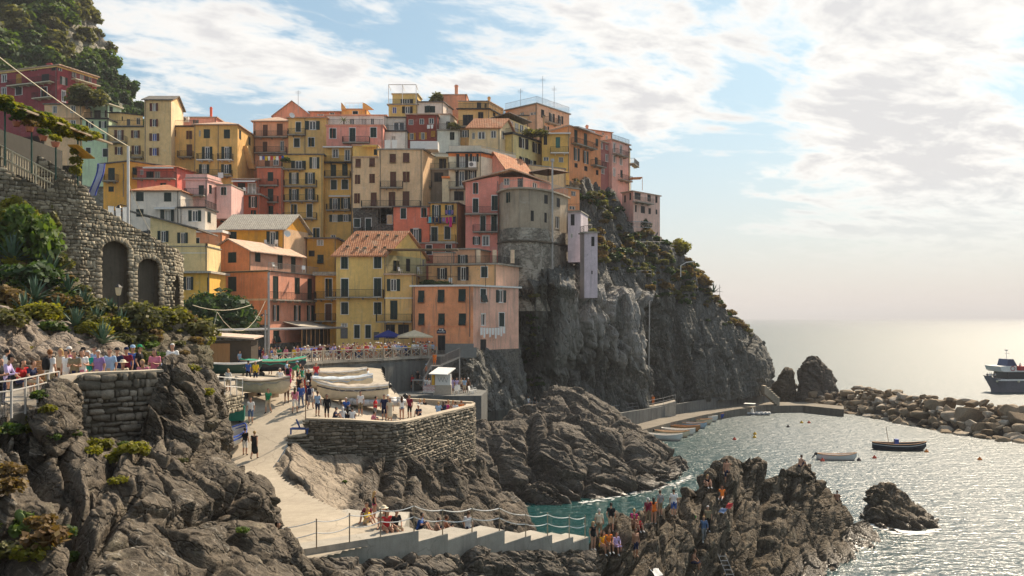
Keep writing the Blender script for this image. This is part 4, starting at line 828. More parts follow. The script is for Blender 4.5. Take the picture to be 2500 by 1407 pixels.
mb = MB();a = P(zx(1,1745),zy(1,1035),150);b = P(zx(1,1800),zy(1,1200),152);mb.obox(a+Vector((-.5,0,-.2)),Vector((1,0,0)),Vector((0,1,0)),(b-a),1.0,1.2,1.0);obj('stair_flight',mb,plaster(C(180,140,84)),h.root)
h = House('orange ochre house with green door and small balcony behind the stone wall',2,[(212,136),(400,136),(660,141)],592,800,C(196,134,42),ri=1)
h.W(('S',270,665,45,95),('S',268,768,36,36),('S',436,640,30,50)).B((222,322,712)).pipes(357).shed(.0,.5,SLATE).build()
h = House('rose red house with recessed loggia',2,[(430,137),(740,137),(860,142)],612,740,C(196,92,84),ri=1)
h.W(('W+',487,648,20,34),('Wk',597,668,40,52),('Dk',545,668,50,52),('S',640,735,40,20)).B((440,735,695)).awning(520,740,612,WHITEC,1.4,.2).hip(.7,TERRA).build()
h = House('lilac pink house with flat roof in front of the ochre house',2,[(800,131),(955,131),(1055,135)],690,850,C(198,150,148),ri=1)
h.W(('S',913,780,35,76),('S',978,770,18,60)).cornice(700,plaster(C(190,140,140)),.2).flat(CONCL,.1,.1,.5).B((808,945,815)).build()
h = House('small lilac house with white trimmed window',2,[(1022,133),(1128,133)],742,860,C(200,156,156),dep=6)
h.W(('S+',1073,783,38,56)).flat(CONCL,.15).build()
h = House('off white house with terracotta hip roof and green shutters',2,[(405,126),(765,126)],782,1010,C(206,196,188),dep=8)
h.W(('S',473,822,52,62),('S',672,825,50,62),('S',473,938,50,52),('O',672,958,46,84)).hip(1.5,TERRA).pipes(745).awning(585,735,898,WHITEC,.6,.15).build()
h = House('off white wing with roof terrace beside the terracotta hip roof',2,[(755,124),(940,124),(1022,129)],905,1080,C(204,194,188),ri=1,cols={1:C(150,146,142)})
h.W(('O+',867,960,42,78),('S',968,970,24,72)).flat(DARKR,.3).railtop(1.0).pipes(768).build()
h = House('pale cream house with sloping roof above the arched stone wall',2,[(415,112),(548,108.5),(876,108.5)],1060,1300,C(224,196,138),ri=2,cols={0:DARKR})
h.W(('O',640,1105,36,86),('O',780,1120,34,82))
A_,B_ = h.foot[1],h.foot[2];zl = zy(2,965);zr = zy(2,1058);
za = H-(zl-HZ)*108.5/F-h.zt;h.gables.append([A_+UP*h.zt,B_+UP*h.zt,A_+UP*(h.zt+za)])
mb = MB();th = Vector((0,0,.18));n_ = Vector((0,-1,0));bk = Vector((-.3,9,0));q = [A_+UP*(h.zt+za)+n_*.4+Vector((-4,0,1.0)),B_+UP*h.zt+n_*.4+Vector((.4,0,0)),B_+UP*h.zt+bk,A_+UP*(h.zt+za)+bk+Vector((-4,0,1.0))]
mb.add(q+[v+th for v in q],[(3,2,1,0),(4,5,6,7),(0,1,5,4),(1,2,6,5),(2,3,7,6),(3,0,4,7)]);obj('roof',mb,SLATE,h.root);h.build()
h = House('pale cream lower block with parapet above the golden yellow house',2,[(608,106.5),(955,106.5)],1180,1350,C(226,196,134),dep=5)
h.W(('S',742,1275,30,90)).flat(CONCL,.1,.1,.3).cornice(1225,plaster(C(190,185,180)),.1,.03).build()
h = House('golden yellow house with slate canopy behind the arched stone wall',5,[(60,105),(330,105)],604,860,C(238,176,58),dep=6)
h.W(('O',145,693,40,116),('S',320,700,18,112)).flat(SLATEL,.5,.25).build()
h = House('salmon house with white flat roof between the cream and ochre houses',2,[(862,121),(1062,121)],1080,1240,C(232,152,106))
h.W(('S+',885,1142,30,50)).flat(WHITE,.4,.35).build()
h = House('amber house with pale slate gable roof and beige side wall',5,[(438,124),(985,124),(1200,131)],208,400,C(216,146,30),ri=1,cols={1:C(206,166,128)})
h.zb-=8
h.W(('S',537,290,60,100),('O',887,305,50,138)).gable(2.2,0,SLATEL,.5).pipes(980).build()
AMB = h
h = House('orange gabled house with pink balcony side facing the harbour',5,[(325,116.5),(848,111.5),(1272,123.5)],588,880,C(226,132,84),ri=1,cols={1:C(222,142,116)})
h.W(('S',530,700,70,125),('S',912,730,45,195),('S',1103,716,42,140),('S',1213,745,38,180),('O',908,955,26,140),('O',1100,955,26,136),('O',1212,955,24,134),('A',918,1165,50,112))
h.B((852,1330,842),slab=CONCL).cornice(592,plaster(C(230,190,140)),.28,.04,0).cornice(838,plaster(C(230,190,150)),.25,.04,0).pipes(852,1262,338).flat(DARKR,.2,.12).build()
ORH = h
h = House('orange top storey with white eaves above the pink balcony side',5,[(328,116.6),(690,113.2),(1150,124.5)],405,590,C(228,134,84),'top_storey','house',ri=1,cols={1:C(232,162,132)})
h.W(('S',530,463,70,95),('S',755,460,45,84),('S',952,505,42,116),('S',1068,532,38,140)).gable(1.55,1,TERRAL,.5).pipes(690).build()
mb = MB();f = ORH.faces[1];rails(mb,[f['p']+UP*(ORH.zt+.12)+f['t']*.1,f['p']+f['t']*(f['L']+.6)+UP*(ORH.zt+.12)],1.05);obj('railing',mb,METAL,ORH.root)
h = House('saffron narrow house with two balconies between the orange and tiled houses',5,[(1262,121.5),(1462,121.5)],625,1120,C(234,164,56),dep=6)
h.W(('S+',1380,735,58,165),('S+b',1378,950,56,150)).B((1268,1452,830),(1268,1455,1022)).flat(SLATEL,.4,.5).build()
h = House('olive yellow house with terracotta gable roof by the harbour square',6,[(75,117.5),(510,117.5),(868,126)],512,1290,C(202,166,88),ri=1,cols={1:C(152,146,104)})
h.W(('S+',148,585,60,105),('S+',440,580,64,106),('S+',150,805,62,160),('S+',440,800,64,160),('S+',150,985,62,105),('S+',440,985,64,105),('S+',258,1190,48,115),('S+',356,1190,48,115),('W+',146,1135,50,34),('De',145,1205,60,90),('W+',710,472,36,90),('S',605,612,50,90),('Dk',708,605,34,110),('W',845,580,20,70),('De',430,1230,46,70))
h.B((0,495,885),slab=CONCL).gable(3.4,0,TERRA,.45).cornice(1108,plaster(C(180,150,90)),.12,.03,0).build()
OLV = h
for i in range(10):
 u_ = (i%5+.3+.4*random.random())/5;v_ = .2+.5*(i//5)+.1*random.random();A_,B_,C_,D__ = OLV.foot
 e = A_.lerp(B_,u_);m_ = ((A_+D__)/2).lerp((B_+C_)/2,u_);p = e.lerp(m_,v_)+UP*(OLV.zt+3.4*v_+.24);mb = MB();mb.box(p,(.42,.3,.2));sub('roof_stone',mb,STONE,OLV.roofo,OLV.root)
h = House('warm yellow annex with roof terrace beside the olive yellow house',6,[(508,116),(752,116)],692,1290,C(216,172,98),dep=8)
h.W(('O',580,780,54,106),('S',583,1000,60,162),('Dk',545,1190,90,120),('Dk',668,1190,90,120)).B((435,745,1100)).flat(TERRAL,.35,.2).cornice(895,WHITE,.15,.1).build()
mb = MB();rails(mb,[v+UP*(h.zt+.2) for v in (h.foot[0]+Vector((0,-.2,0)),h.foot[1]+Vector((2.4,-.2,0)))],1.1);obj('railing',mb,IRON,h.root)
mb = MB();z0 = h.zt+.2
for dx in (.2,4.5,8.6):mb.bar(h.foot[0]+Vector((dx,1,z0)),h.foot[0]+Vector((dx,1,z0+3.2)),.05,4)
mb.obox(h.foot[0]+Vector((0,.2,z0+3.2)),Vector((1,0,0)),Vector((0,1,0)),UP,9.4,3.6,.08);obj('pergola',mb,WOOD,h.root)
h = House('deep orange harbour front house with peeling plaster and pink side',6,[(752,114.5),(1282,113),(1682,120.5)],792,1360,C(222,138,92),ri=1,cols={1:C(224,168,148)},stain=.75)
h.W(('A',825,885,52,110),('A',1000,880,56,115),('A',1185,875,60,115),('A',827,1085,50,106),('A',1003,1085,54,106),('A',1187,1085,60,106),('Dk',1003,1290,62,130),('A+',1370,875,48,120),('O+',1525,880,40,110),('W+',1370,1085,34,104),('S+',1532,1085,46,120),('Dk',1370,1310,48,100),('W+',1068,1325,24,28))
h.zb+=2.3;h.pipes(1252,762).flat(WHITE,.35,.22).cornice(1148,plaster(C(200,110,70)),.1,.03,0).build();FRO = h
mb = MB();c_ = sum(FRO.foot,Vector())/4;q = [c_+(v-c_)*1.012 for v in FRO.foot];mb.add([v+UP*(FRO.zb-7) for v in q]+[v+UP*(FRO.zb-2.25) for v in q],[(0,1,5,4),(1,2,6,5),(2,3,7,6),(3,0,4,7),(4,5,6,7)]);obj('plinth',mb,RUBBLE,FRO.root)
mb = MB();f = FRO.faces[0];rails(mb,[f['p']+UP*(FRO.zt+.22)+f['t']*.5,f['p']+f['t']*(f['L']*.95)+UP*(FRO.zt+.22)],1.1);obj('railing',mb,IRON,FRO.root)
mb = MB();f = FRO.faces[0]
for s_ in (.5,5.0,9.6):mb.bar(f['p']+f['t']*s_+UP*FRO.zt,f['p']+f['t']*s_+UP*(FRO.zt+2.7),.05,4)
mb.bar(f['p']+f['t']*.5+UP*(FRO.zt+2.7),f['p']+f['t']*9.6+UP*(FRO.zt+2.7),.05,4);obj('pergola',mb,IRON,FRO.root)
_,s0,z1 = FRO.hit(962,1160,f);_,s1,z0 = FRO.hit(1042,1208,f);mb = MB();o = f['p']+f['n']*.05
pr = [(0,0),(1,0),(1,.55),(.82,.72),(.7,1),(.3,1),(.18,.72),(0,.55)]
vs = [o+f['t']*(s0+(s1-s0)*a)+UP*(z0+(z1-z0)*b) for a,b in pr];vb = [v-f['n']*.05 for v in vs];n = len(vs);mb.add(vs+vb,[tuple(range(n)),tuple(range(2*n-1,n-1,-1))]+[(i,n+i,n+(i+1)%n,(i+1)%n) for i in range(n)])
sg = thing('shop_sign',(FRO.root.location.x,f['p'].y,z0),'dark blue shield shaped shop sign with white cats over the doorway','sign');obj('board',mb,plain('sign_blue',(.015,.018,.05,1)),sg)
mb = MB()
for a,w_,b0,b1 in ((.28,.09,.62,.92),(.42,.07,.66,.95),(.56,.10,.5,.9),(.68,.06,.55,.8)):mb.obox(o+f['n']*.004+f['t']*(s0+(s1-s0)*a)+UP*(z0+(z1-z0)*b0),f['t'],f['n'],UP,(s1-s0)*w_,.01,(z1-z0)*(b1-b0))
obj('cat_emblem',mb,WHITE,sg);mb = MB()
for i in range(11):mb.obox(o+f['n']*.004+f['t']*(s0+(s1-s0)*(.08+.078*i))+UP*(z0+(z1-z0)*.24),f['t'],f['n'],UP,(s1-s0)*.05,.01,(z1-z0)*(.12+.05*((i*7)%3)/2))
obj('lettering',mb,WHITE,sg)
h = House('peach upper storey set back behind the garden terrace of the orange harbour house',6,[(888,120.5),(1482,119),(1690,126)],600,800,C(216,160,106),'upper_storey','house',ri=1,cols={1:C(226,174,150)})
h.W(('Ok',1010,680,40,100),('Ok',1195,680,46,120),('S+',1380,665,56,96)).flat(CONCL,.45,.2).railtop(1.0).build()
mb = MB()
for x_ in (1328,1470,1628):mb = MB();p = P(zx(6,x_),zy(6,588),120.5);mb.box(p+UP*.9,(.55,.55,1.8));obj('terrace_pillar',mb,plaster(C(220,190,160)),h.root)
h = House('peach rooftop room on the terrace below the round grey house',6,[(1112,126),(1312,126),(1430,131)],468,600,C(222,158,120),'rooftop_room','rooftop room',ri=1)
h.W(('O',1190,560,40,90)).flat(CONCL,.3).build()
h = House('small peach wall block left of the rooftop room',6,[(930,125),(1118,125)],500,600,C(222,162,130),'rooftop_room','rooftop room',dep=4).flat(CONCL,.1);h.build()
h = House('brick red house beside the laundry balcony',6,[(580,134),(908,134)],95,560,C(206,100,76))
h.W(('S+',667,150,48,92),('S+',848,138,48,92),('O+',777,345,46,122),('S+',893,470,30,85)).flat(SLATE,.3).build()
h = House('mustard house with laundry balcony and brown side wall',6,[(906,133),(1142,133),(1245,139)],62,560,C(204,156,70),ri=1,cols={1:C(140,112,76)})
h.W(('O',958,130,36,112),('O',1072,120,36,90),('S+',940,335,56,130),('S+',1055,320,52,112),('S+k',1065,455,50,72),('S+k',925,470,30,85)).B((880,1130,230),(905,1130,400)).pipes(1140).flat(SLATE,.35).build()
h = House('grey rubble stone house under the tall beige house',3,[(945,141),(1300,141)],1112,1420,C(128,120,108),mat=RUBBLE)
h.W(('S+',980,1243,54,76),('S+',1080,1265,50,122),('W+',1268,1215,44,80)).B((1030,1112,1335),slab=WHITE).pipes(1185).build()
h = House('tall beige house with reddish brown shutters, lower left part',3,[(940,141.5),(1190,141.5)],668,1112,C(204,170,130))
h.W(('Ab',990,718,44,76),('Ab',1113,712,46,76),('Sb',985,860,44,78),('Sb',1113,852,46,78),('Sb',980,1027,48,86),('Ab',1127,1040,48,125)).flat(TERRAL,.15).pipes(938).build()
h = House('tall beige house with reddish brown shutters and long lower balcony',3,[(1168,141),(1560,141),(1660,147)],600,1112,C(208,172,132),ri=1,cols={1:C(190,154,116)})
h.W(('Ab',1295,678,52,82),('Ab',1413,672,54,86),('Sb',1298,860,50,130),('Sb',1413,838,56,90),('Sb',1288,1035,56,125),('Sb',1412,1030,56,125)).B((1190,1385,935),(1025,1540,1105)).flat(CONCL,.25,.2).pipes(1185,1545).build()
mb = MB();mb.obox(h.foot[0]+UP*(h.zt+.2)+Vector((5,.5,0)),Vector((1,0,0)),Vector((0,1,0)),UP,4.4,3,1.3);obj('water_tank',mb,WHITE,h.root)
h = House('yellow roof terrace room left above the beige house',3,[(945,145),(1165,145)],565,668,C(232,186,92),'rooftop_room','rooftop room')
h.W(('S',1142,620,26,50)).flat(TERRAL,.2).awning(1035,1165,560,plain('yellow_awning',(.75,.48,.08,1)),1.5,.3).build()
h = House('tall yellow house with four balconied storeys of green shutters',3,[(325,147),(682,147)],645,1420,C(216,170,84))
h.W(('O',605,715,40,100),('O',465,735,60,78),('O',425,850,40,100),('O',567,850,40,100),('O',425,995,40,100),('O',567,990,40,100),('S+',425,1138,50,115),('S+',562,1135,50,115),('S+',622,1340,56,100))
h.B((325,520,772),(345,630,922),(345,640,1052),(340,630,1208)).flat(SLATE,.3).pipes(672).build()
h = House('narrow brick red house with three small balconies',3,[(100,146),(326,146)],760,1240,C(172,84,60))
h.W(('S',218,835,46,76),('S',218,1000,46,112),('S',218,1150,46,110)).B((130,290,915),(122,290,1062),(122,290,1212)).flat(CONCL,.2).railtop(1.0).build()
h = House('russet terrace room behind bunting above the narrow brick red house',3,[(118,150),(330,150)],650,770,C(160,104,78),'rooftop_room','rooftop room')
h.W(('W+',265,705,42,60),('Sb',190,715,40,76)).flat(SLATE,.3).build()
h = House('dark red house with terrace of white chairs',2,[(1122,141),(1332,141)],812,1040,C(170,78,54))
h.W(('S',1177,862,34,82),('O',1283,860,28,82),('S',1287,955,36,70),('Dk',1090,965,40,80),('W',1150,965,40,80)).flat(CONCL,.4,.22).railtop(1.0,METAL).build()
h = House('dark red veranda room with white awning behind the chair terrace',2,[(1140,145),(1325,145)],700,812,C(164,78,52),'rooftop_room','rooftop room')
h.W(('Dk',1200,765,50,80),('Wk',1275,765,60,80)).awning(1150,1318,705,WHITEC,1.6,.3).flat(TERRAL,.3).build()
h = House('low dark loggia house beside the dark red house',2,[(1015,142.5),(1125,142.5)],870,1040,C(130,70,50),dep=5).W(('Dk',1085,960,70,90)).flat(TERRA,.3);h.build()
h = House('salmon house with two rows of long balconies and pale tiled roof',3,[(65,156),(378,156)],350,760,C(202,134,100))
h.W(('Sb',172,430,40,100),('Sb',300,420,48,100),('Sb',170,575,38,90),('Wk',320,565,34,92)).B((85,375,490),(85,365,628)).hip(1.8,TERRAL).pipes(80).build()
h = House('ochre house with white window surrounds left of the pink terrace house',3,[(376,155),(712,155)],318,660,C(206,164,92))
h.W(('S+',463,398,44,85),('O+',588,385,60,76),('S+',450,537,50,78),('S+',578,532,52,80)).B((380,530,470)).hip(.9,TERRAL).pipes(522).build()
h = House('coral pink gable end peeking over the pale tiled roof',3,[(240,166),(575,166)],300,420,C(224,140,112)).gable(2.7,1,TERRAL,.3);h.build()
h = House('coral house with low tiled roof left of the yellow sun terrace',3,[(565,165),(845,165)],265,400,C(220,132,104)).W(('W+',660,292,50,14),('W+',760,280,40,14)).hip(1.0,TERRAL);h.build()
h = House('rose pink house with three white framed green windows',3,[(710,151),(1208,151)],388,640,C(206,124,112))
h.W(('S+',767,455,56,88),('S+',940,468,52,120),('S+',1125,447,54,88)).B((860,1095,540)).flat(plaster(C(200,130,110)),.2).railtop(.9).build()
h = House('white sun terrace house with slanting stair above the rose pink house',3,[(712,156),(1232,156)],300,420,C(216,218,218))
h.W(('W',935,350,40,52),('W',1040,350,56,56),('W',1115,350,30,56)).flat(plaster(C(216,150,120)),.3).build()
h = House('yellow house below the rose pink house with enclosed top loggia',3,[(685,148.5),(942,148.5)],580,1420,C(220,172,84))
h.W(('W+',790,630,52,76),('W+',895,645,46,100),('S',772,780,46,100),('S',873,775,46,100),('S+',776,908,52,85),('S+',873,905,56,85),('O',785,1075,44,100),('O',880,1070,38,96),('O+',785,1203,44,62),('O+',880,1200,44,62),('W+',770,1365,38,30))
h.B((690,940,712),slab=DARKR).B((700,925,842),(718,925,1132)).awning(735,925,1000,WHITEC,.5,.1).awning(690,945,572,WHITEC,1.2,.15).flat(SLATE,.2).pipes(932).build()
h = House('yellow penthouse with white pergola frame at the top of the town',3,[(1258,162),(1510,162),(1556,167)],205,320,C(230,188,100),ri=1)
h.W(('Wu',1310,250,36,56),('Ok',1425,248,44,60)).flat(CONCL,.3).railtop(.9).build()
h = House('yellow top room under the white pergola frame',3,[(1292,164),(1512,164),(1550,168)],110,210,C(230,190,106),'rooftop_room','rooftop room',ri=1)
h.W(('Ok',1420,172,50,36)).flat(CREAM,.2).build()
mb = MB();p0 = P(zx(3,1258),zy(3,200),161)
for dx in (0,2.5,5):mb.bar(p0+Vector((dx,0,0)),p0+Vector((dx,0,3.6)),.07,4);mb.bar(p0+Vector((dx,0,3.6)),p0+Vector((dx,3.5,3.4)),.06,4)
mb.bar(p0+Vector((0,0,3.6)),p0+Vector((5,0,3.6)),.08,4);obj('pergola',mb,WHITE,h.root)
h = House('golden terrace house with curved parapets on the skyline',3,[(845,162),(1065,162)],245,380,C(224,160,78))
h.W(('S+',965,272,46,28)).flat(TERRAL,.1).build();mb = MB()
for x_,w_ in ((840,1.0),(1030,2.0)):
 p = P(zx(3,x_),zy(3,245),161.5);mb.add([p,p+Vector((w_,0,0)),p+Vector((w_*.7,0,.5)),p+Vector((w_*.25,0,1.1)),p+Vector((0,0,1.3))]+[p+Vector((a,.4,b)) for a,b in ((0,0),(w_,0),(w_*.7,.5),(w_*.25,1.1),(0,1.3))],[(0,1,2,3,4),(9,8,7,6,5),(1,6,7,2),(2,7,8,3),(3,8,9,4),(0,4,9,5)])
rails(mb,[P(zx(3,875),zy(3,240),162),P(zx(3,1030),zy(3,240),162)],1.1,.8);obj('parapet',mb,plaster(C(226,162,82)),h.root)
h = House('pale grey house with broad shuttered window on the skyline',3,[(1512,162),(1738,162),(1822,168)],182,330,C(176,170,166),ri=1)
h.W(('S',1622,243,88,56),('W+',1775,230,14,50)).flat(SLATE,.3).build()
h = House('plain salmon house with chimney on the skyline',4,[(150,168),(358,168),(380,174)],118,260,C(226,146,112)).flat(TERRAL,.15).chimney(265,2.2,.6,None,1);h.build()
h = House('white house with glazed sun room right of the rose pink house',3,[(1205,153.5),(1418,153.5)],440,640,C(214,214,212)).W(('Wk',1300,500,40,40)).flat(DARKR,.25).railtop(.9);h.build()
h = House('white glazed sun room above the white washing line terrace',3,[(1208,157),(1418,157)],318,442,C(216,218,216),'sun_room','sun room')
h.W(('W',1350,392,110,72),('W',1245,400,30,60)).flat(SLATE,.3).build()
h = House('maroon house with ochre yellow shutters',3,[(1415,155),(1690,155)],292,640,C(124,54,48))
h.W(('Wk',1455,355,40,50),('Wk',1550,350,40,50),('Wk',1635,345,44,50),('Oy',1462,482,32,60),('Oy',1560,477,32,60),('Ay',1650,462,38,60)).flat(TERRAL,.3).build()
h = House('pale bluish white house with plant terrace right of the maroon house',3,[(1688,154),(1885,154)],430,660,C(196,206,202)).W(('S',1818,478,38,66)).flat(CONCL,.2).railtop(1.0);h.build()
h = House('pale bluish white upper room behind the plant terrace',3,[(1690,158),(1800,158),(1860,162)],290,430,C(206,212,208),'rooftop_room','rooftop room',ri=1).W(('Sk',1785,385,34,66)).flat(TERRAL,.2);h.build()
h = House('ochre house with broad dark garage shutter on the upper slope',4,[(285,156),(560,156),(705,163)],245,560,C(204,156,92),ri=1)
h.W(('Sk',370,338,86,92),('Sk',482,305,44,74),('O',340,457,50,66),('Sk',600,280,20,50)).B((290,430,400)).flat(DARKR,.35).railtop(.9).build()
h = House('ochre top room with small dark window above the garage shutter house',4,[(285,160),(555,160),(680,166)],175,245,C(214,160,92),'rooftop_room','rooftop room',ri=1).W(('Sk',467,207,36,46),('S',525,210,14,36)).flat(TERRAL,.1).chimney(600,1.5,.5,None,1);h.build()
h = House('cream house with tiled gable roof and four plain windows',4,[(378,147),(650,147),(772,152)],402,620,C(224,192,140),ri=1,cols={1:C(226,204,166)})
h.W(('W',418,477,24,60),('W',490,472,66,66),('W',595,463,48,66),('W',680,470,28,74),('W',727,502,14,48)).gable(1.9,0,TERRA,.4).build()
h = House('white house with orange painted cornice and roof terrace',4,[(200,138),(486,138),(790,144.5)],630,1010,C(222,208,178),ri=1,cols={1:C(226,220,204)})
h.W(('Ok',320,690,50,130),('Ok',425,668,36,76),('Ok',315,852,50,140),('Ok',410,830,32,110),('Dk',290,1005,80,80)).B((205,455,772),(205,440,940)).cornice(642,plaster(C(214,110,50)),.55,.05).flat(DARKR,.35).railtop(1.0,METAL).build()
mb = MB();f = h.faces[0];mb.obox(f['p']+UP*(h.zt+.18),f['t'],-f['n'],UP,f['L'],.2,1.0);f = h.faces[1];mb.obox(f['p']+UP*(h.zt+.18),f['t'],-f['n'],UP,f['L'],.2,.7);obj('parapet',mb,plaster(C(226,220,208)),h.root)
h = House('cream block with orange roof edge left of the white house',4,[(142,137.5),(206,137.5)],850,1010,C(222,200,160),dep=6).flat(plaster(C(214,110,50)),.2,.3);h.build()
h = House('pale yellow house with dark slate roof and dark shutters',4,[(562,151),(768,148),(1036,156.5)],460,760,C(226,196,110),ri=1,cols={1:C(232,210,140)})
h.W(('Ok',855,540,36,96),('Ok',968,583,34,90),('Ok',855,697,32,64),('Ok',930,712,30,44)).flat(DARKR,.4,.3).railtop(.9).build()
h = House('glazed attic of the pale yellow house under dark slate',4,[(565,154),(728,151.5),(912,158.5)],325,462,C(224,196,120),'attic_storey','attic',ri=1)
h.W(('Wk',757,385,36,80),('Wk',800,402,34,76),('Wk',845,415,34,70),('Wk',885,430,24,60)).shed(.4,.9,SLATE);h.gables = [];h.build()
h = House('peach house with one dark shutter behind the pale yellow house',4,[(795,163),(1045,163)],302,560,C(222,180,130)).W(('Sk',915,368,44,76),('Sk',1050,420,30,60)).flat(SLATE,.2);h.build()
h = House('salmon flat roofed house with rooftop railing at the right end of the skyline',4,[(700,167),(978,161.5),(1262,170)],195,480,C(226,166,128),ri=1,cols={1:C(224,172,140)})
h.W(('Sk',1027,282,26,70),('Ok',1107,320,22,84),('Ok',1183,335,20,70),('Wk',845,285,34,26),('W+',930,283,22,22),('W+',958,278,20,22),('Ok',1060,420,20,60)).B((1045,1150,370)).flat(CONCL,.3).railtop(1.2,METAL).build()
h = House('mustard house with turquoise shutters left of the orange brick house',4,[(1022,153),(1262,153)],462,780,C(190,148,66))
h.W(('Sk',1052,515,30,80),('St',1162,535,36,92),('Wk',1058,680,46,34),('Wk',1190,687,40,46)).B((1095,1255,630),slab=WHITE).flat(WHITE,.4,.2).build()
h = House('burnt orange house with long balconies near the cliff edge',4,[(1100,161),(1262,156.5),(1540,165.5)],390,790,C(204,128,72),ri=1,cols={1:C(196,118,72)})
h.zb-=3
h.W(('S',1320,480,26,106),('S',1405,508,26,102),('S',1505,535,22,66),('O',1325,640,22,112),('O',1405,665,22,112),('Sk',1500,700,24,66),('Sk',1322,737,26,36),('Sk',1408,765,26,40),('Sk',1508,800,20,40))
h.B((1280,1470,570),(1450,1550,745)).awning(1300,1440,415,WHITEC,1.2,.2).flat(TERRAL,.4).build()
h = House('dusky maroon house between the burnt orange and pink houses',4,[(1532,165.5),(1642,169)],525,900,C(140,80,78),dep=7)
h.W(('W+',1545,560,18,60),('W+',1592,580,18,40),('W+',1592,672,20,62),('W+',1557,780,22,60)).flat(TERRAL,.2).build()
h = House('pink house with white framed windows at the cliff edge',4,[(1638,167.5),(1792,173)],512,960,C(214,152,142),dep=7)
h.W(('W+',1660,582,20,82),('W+',1718,597,20,76),('W+',1660,680,20,62),('W+',1718,702,20,62),('W+',1658,796,18,70),('Sk',1722,812,18,66)).B((1642,1755,652),(1690,1780,872)).flat(TERRAL,.3).railtop(.9).build()
h = House('salmon attic with tilted brown awning over the maroon house',4,[(1430,171),(1640,174)],425,560,C(224,156,130),'rooftop_room','rooftop room').W(('W+',1560,455,14,26),('W+',1590,500,16,50)).flat(TERRA,.2).chimney(1425+20,1.2,.5,None,1);h.build()
h = House('narrow pale yellow end house overhanging the cliff',4,[(1752,172),(1800,177)],560,950,C(206,186,140),dep=5).W(('Sk',1775,650,10,40),('Sk',1778,760,10,40)).flat(SLATE,.3).B((1790,1835,735));h.build()
h = House('lone pink and white house hanging on the headland',7,[(1222,166),(1322,163.5),(1556,170)],245,520,C(216,156,150),ri=1,cols={1:C(222,178,168)})
h.W(('Sk',1248,310,14,60),('Sk',1295,290,14,60),('Dk',1358,285,50,62),('Sk',1460,300,28,64),('Sk',1523,312,14,64),('Sk',1343,395,14,60),('Sk',1405,405,34,60),('Sk',1465,418,20,50),('Sk',1525,425,14,40),('Wk',1430,515,34,46))
h.B((1315,1465,345),rail=METAL).flat(TERRAL,.3).build()
mb = MB();rails(mb,[P(zx(7,1255),zy(7,580),163),P(zx(7,1310),zy(7,560),162),P(zx(7,1480),zy(7,568),166)],1.1,.4,.03,.05);obj('railing',mb,METAL,h.root)
mb = MB();p = P(zx(7,1300),zy(7,235),171);mb.obox(p+UP*2.4,Vector((1,0,.04)),Vector((0,1,0)),UP,2.2,2.5,.12);mb.bar(p+Vector((2.2,0,0)),p+Vector((2.2,0,2.5)),.06,4);mb.bar(p,p+Vector((0,0,2.4)),.06,4);obj('awning',mb,plain('orange_canvas',(.55,.24,.08,1)),h.root)
h = House('rose house with wrought balconies beside the round grey house',4,[(348,131),(640,131)],885,1460,C(192,110,100))
h.W(('S+',437,938,42,96),('S+',437,1090,48,122),('S+',605,1068,52,130),('S+',502,1253,46,146),('S+',600,1247,50,150),('O+',445,1400,30,70),('W+',527,1400,58,90)).B((345,635,1165),(415,630,1322)).build()
b = h;mb = MB();A_,B_ = h.foot[0],h.foot[1];top = P(zx(4,750),zy(4,790),132.5)
q = [A_+UP*(h.zt-.1)+Vector((-.5,-.5,0)),Vector((top.x,130.4,top.z)),Vector((top.x+1,140,top.z+.4)),A_+UP*(h.zt)+Vector((-.5,9,0))]
mb.add(q+[v+UP*.18 for v in q],[(3,2,1,0),(4,5,6,7),(0,1,5,4),(1,2,6,5),(2,3,7,6),(3,0,4,7)]);e = P(zx(4,1095),zy(4,890),137);q = [q[1],Vector((e.x,e.y,e.z)),Vector((e.x+1,146,e.z)),q[2]]
mb.add(q+[v+UP*.18 for v in q],[(3,2,1,0),(4,5,6,7),(0,1,5,4),(1,2,6,5),(2,3,7,6),(3,0,4,7)]);obj('roof',mb,TERRAL,h.root)
mb = MB();mb.add([A_+UP*(h.zt),B_+UP*h.zt,Vector((B_.x,131,top.z-.9)),],[(0,1,2)]);obj('gable_wall',mb,plaster(C(192,110,100)),h.root)
h = House('rose roof terrace rooms under the tiled roof on the round grey house',4,[(640,132.5),(860,132.5),(1105,140)],840,950,C(204,126,112),'rooftop_room','rooftop room',ri=1).W(('Wk',710,880,50,60),('Sk',830,890,44,76),('Wk',960,915,40,50)).flat(DARKR,.05,.05);h.build()
h = House('rose attic with triangular window pair under a tiled gable',4,[(510,141),(700,138.5),(932,145)],760,860,C(206,128,112),'attic_storey','attic',ri=1)
h.W(('Wk+',742,760,56,60),('Wk+',815,768,60,70)).gable(2.6,1,TERRA,.5).build()
h = House('cream terrace wall with brown parasol behind the rose attic',4,[(905,147),(1230,151)],735,960,C(226,190,138),'terrace_house','house',dep=5).flat(CONCL,.1);h.build()
mb = MB();p = P(zx(4,1075),zy(4,770),145);mb.lathe(p+Vector((0,0,-.55)),[(3.6,0),(2.2,.45),(.05,.75)],4)
pr_ = thing('parasol',p-UP*4,'square brown parasol on the cream terrace','parasol');obj('canopy',mb,plain('brown_canvas',(.10,.06,.04,1),.9),pr_);mb = MB();mb.bar(p-UP*4,p+UP*.2,.06,6);obj('pole',mb,IRON,pr_)
rp = [(640,131.5),(680,128.6),(740,127.2),(820,126.6),(920,126.9),(1010,128),(1100,130.2),(1180,133),(1252,136.5)]
h = House('round fronted grey rendered house above the masonry bastion',4,rp,950,1295,C(132,122,108),ri=2,stain=.9,dep=8)
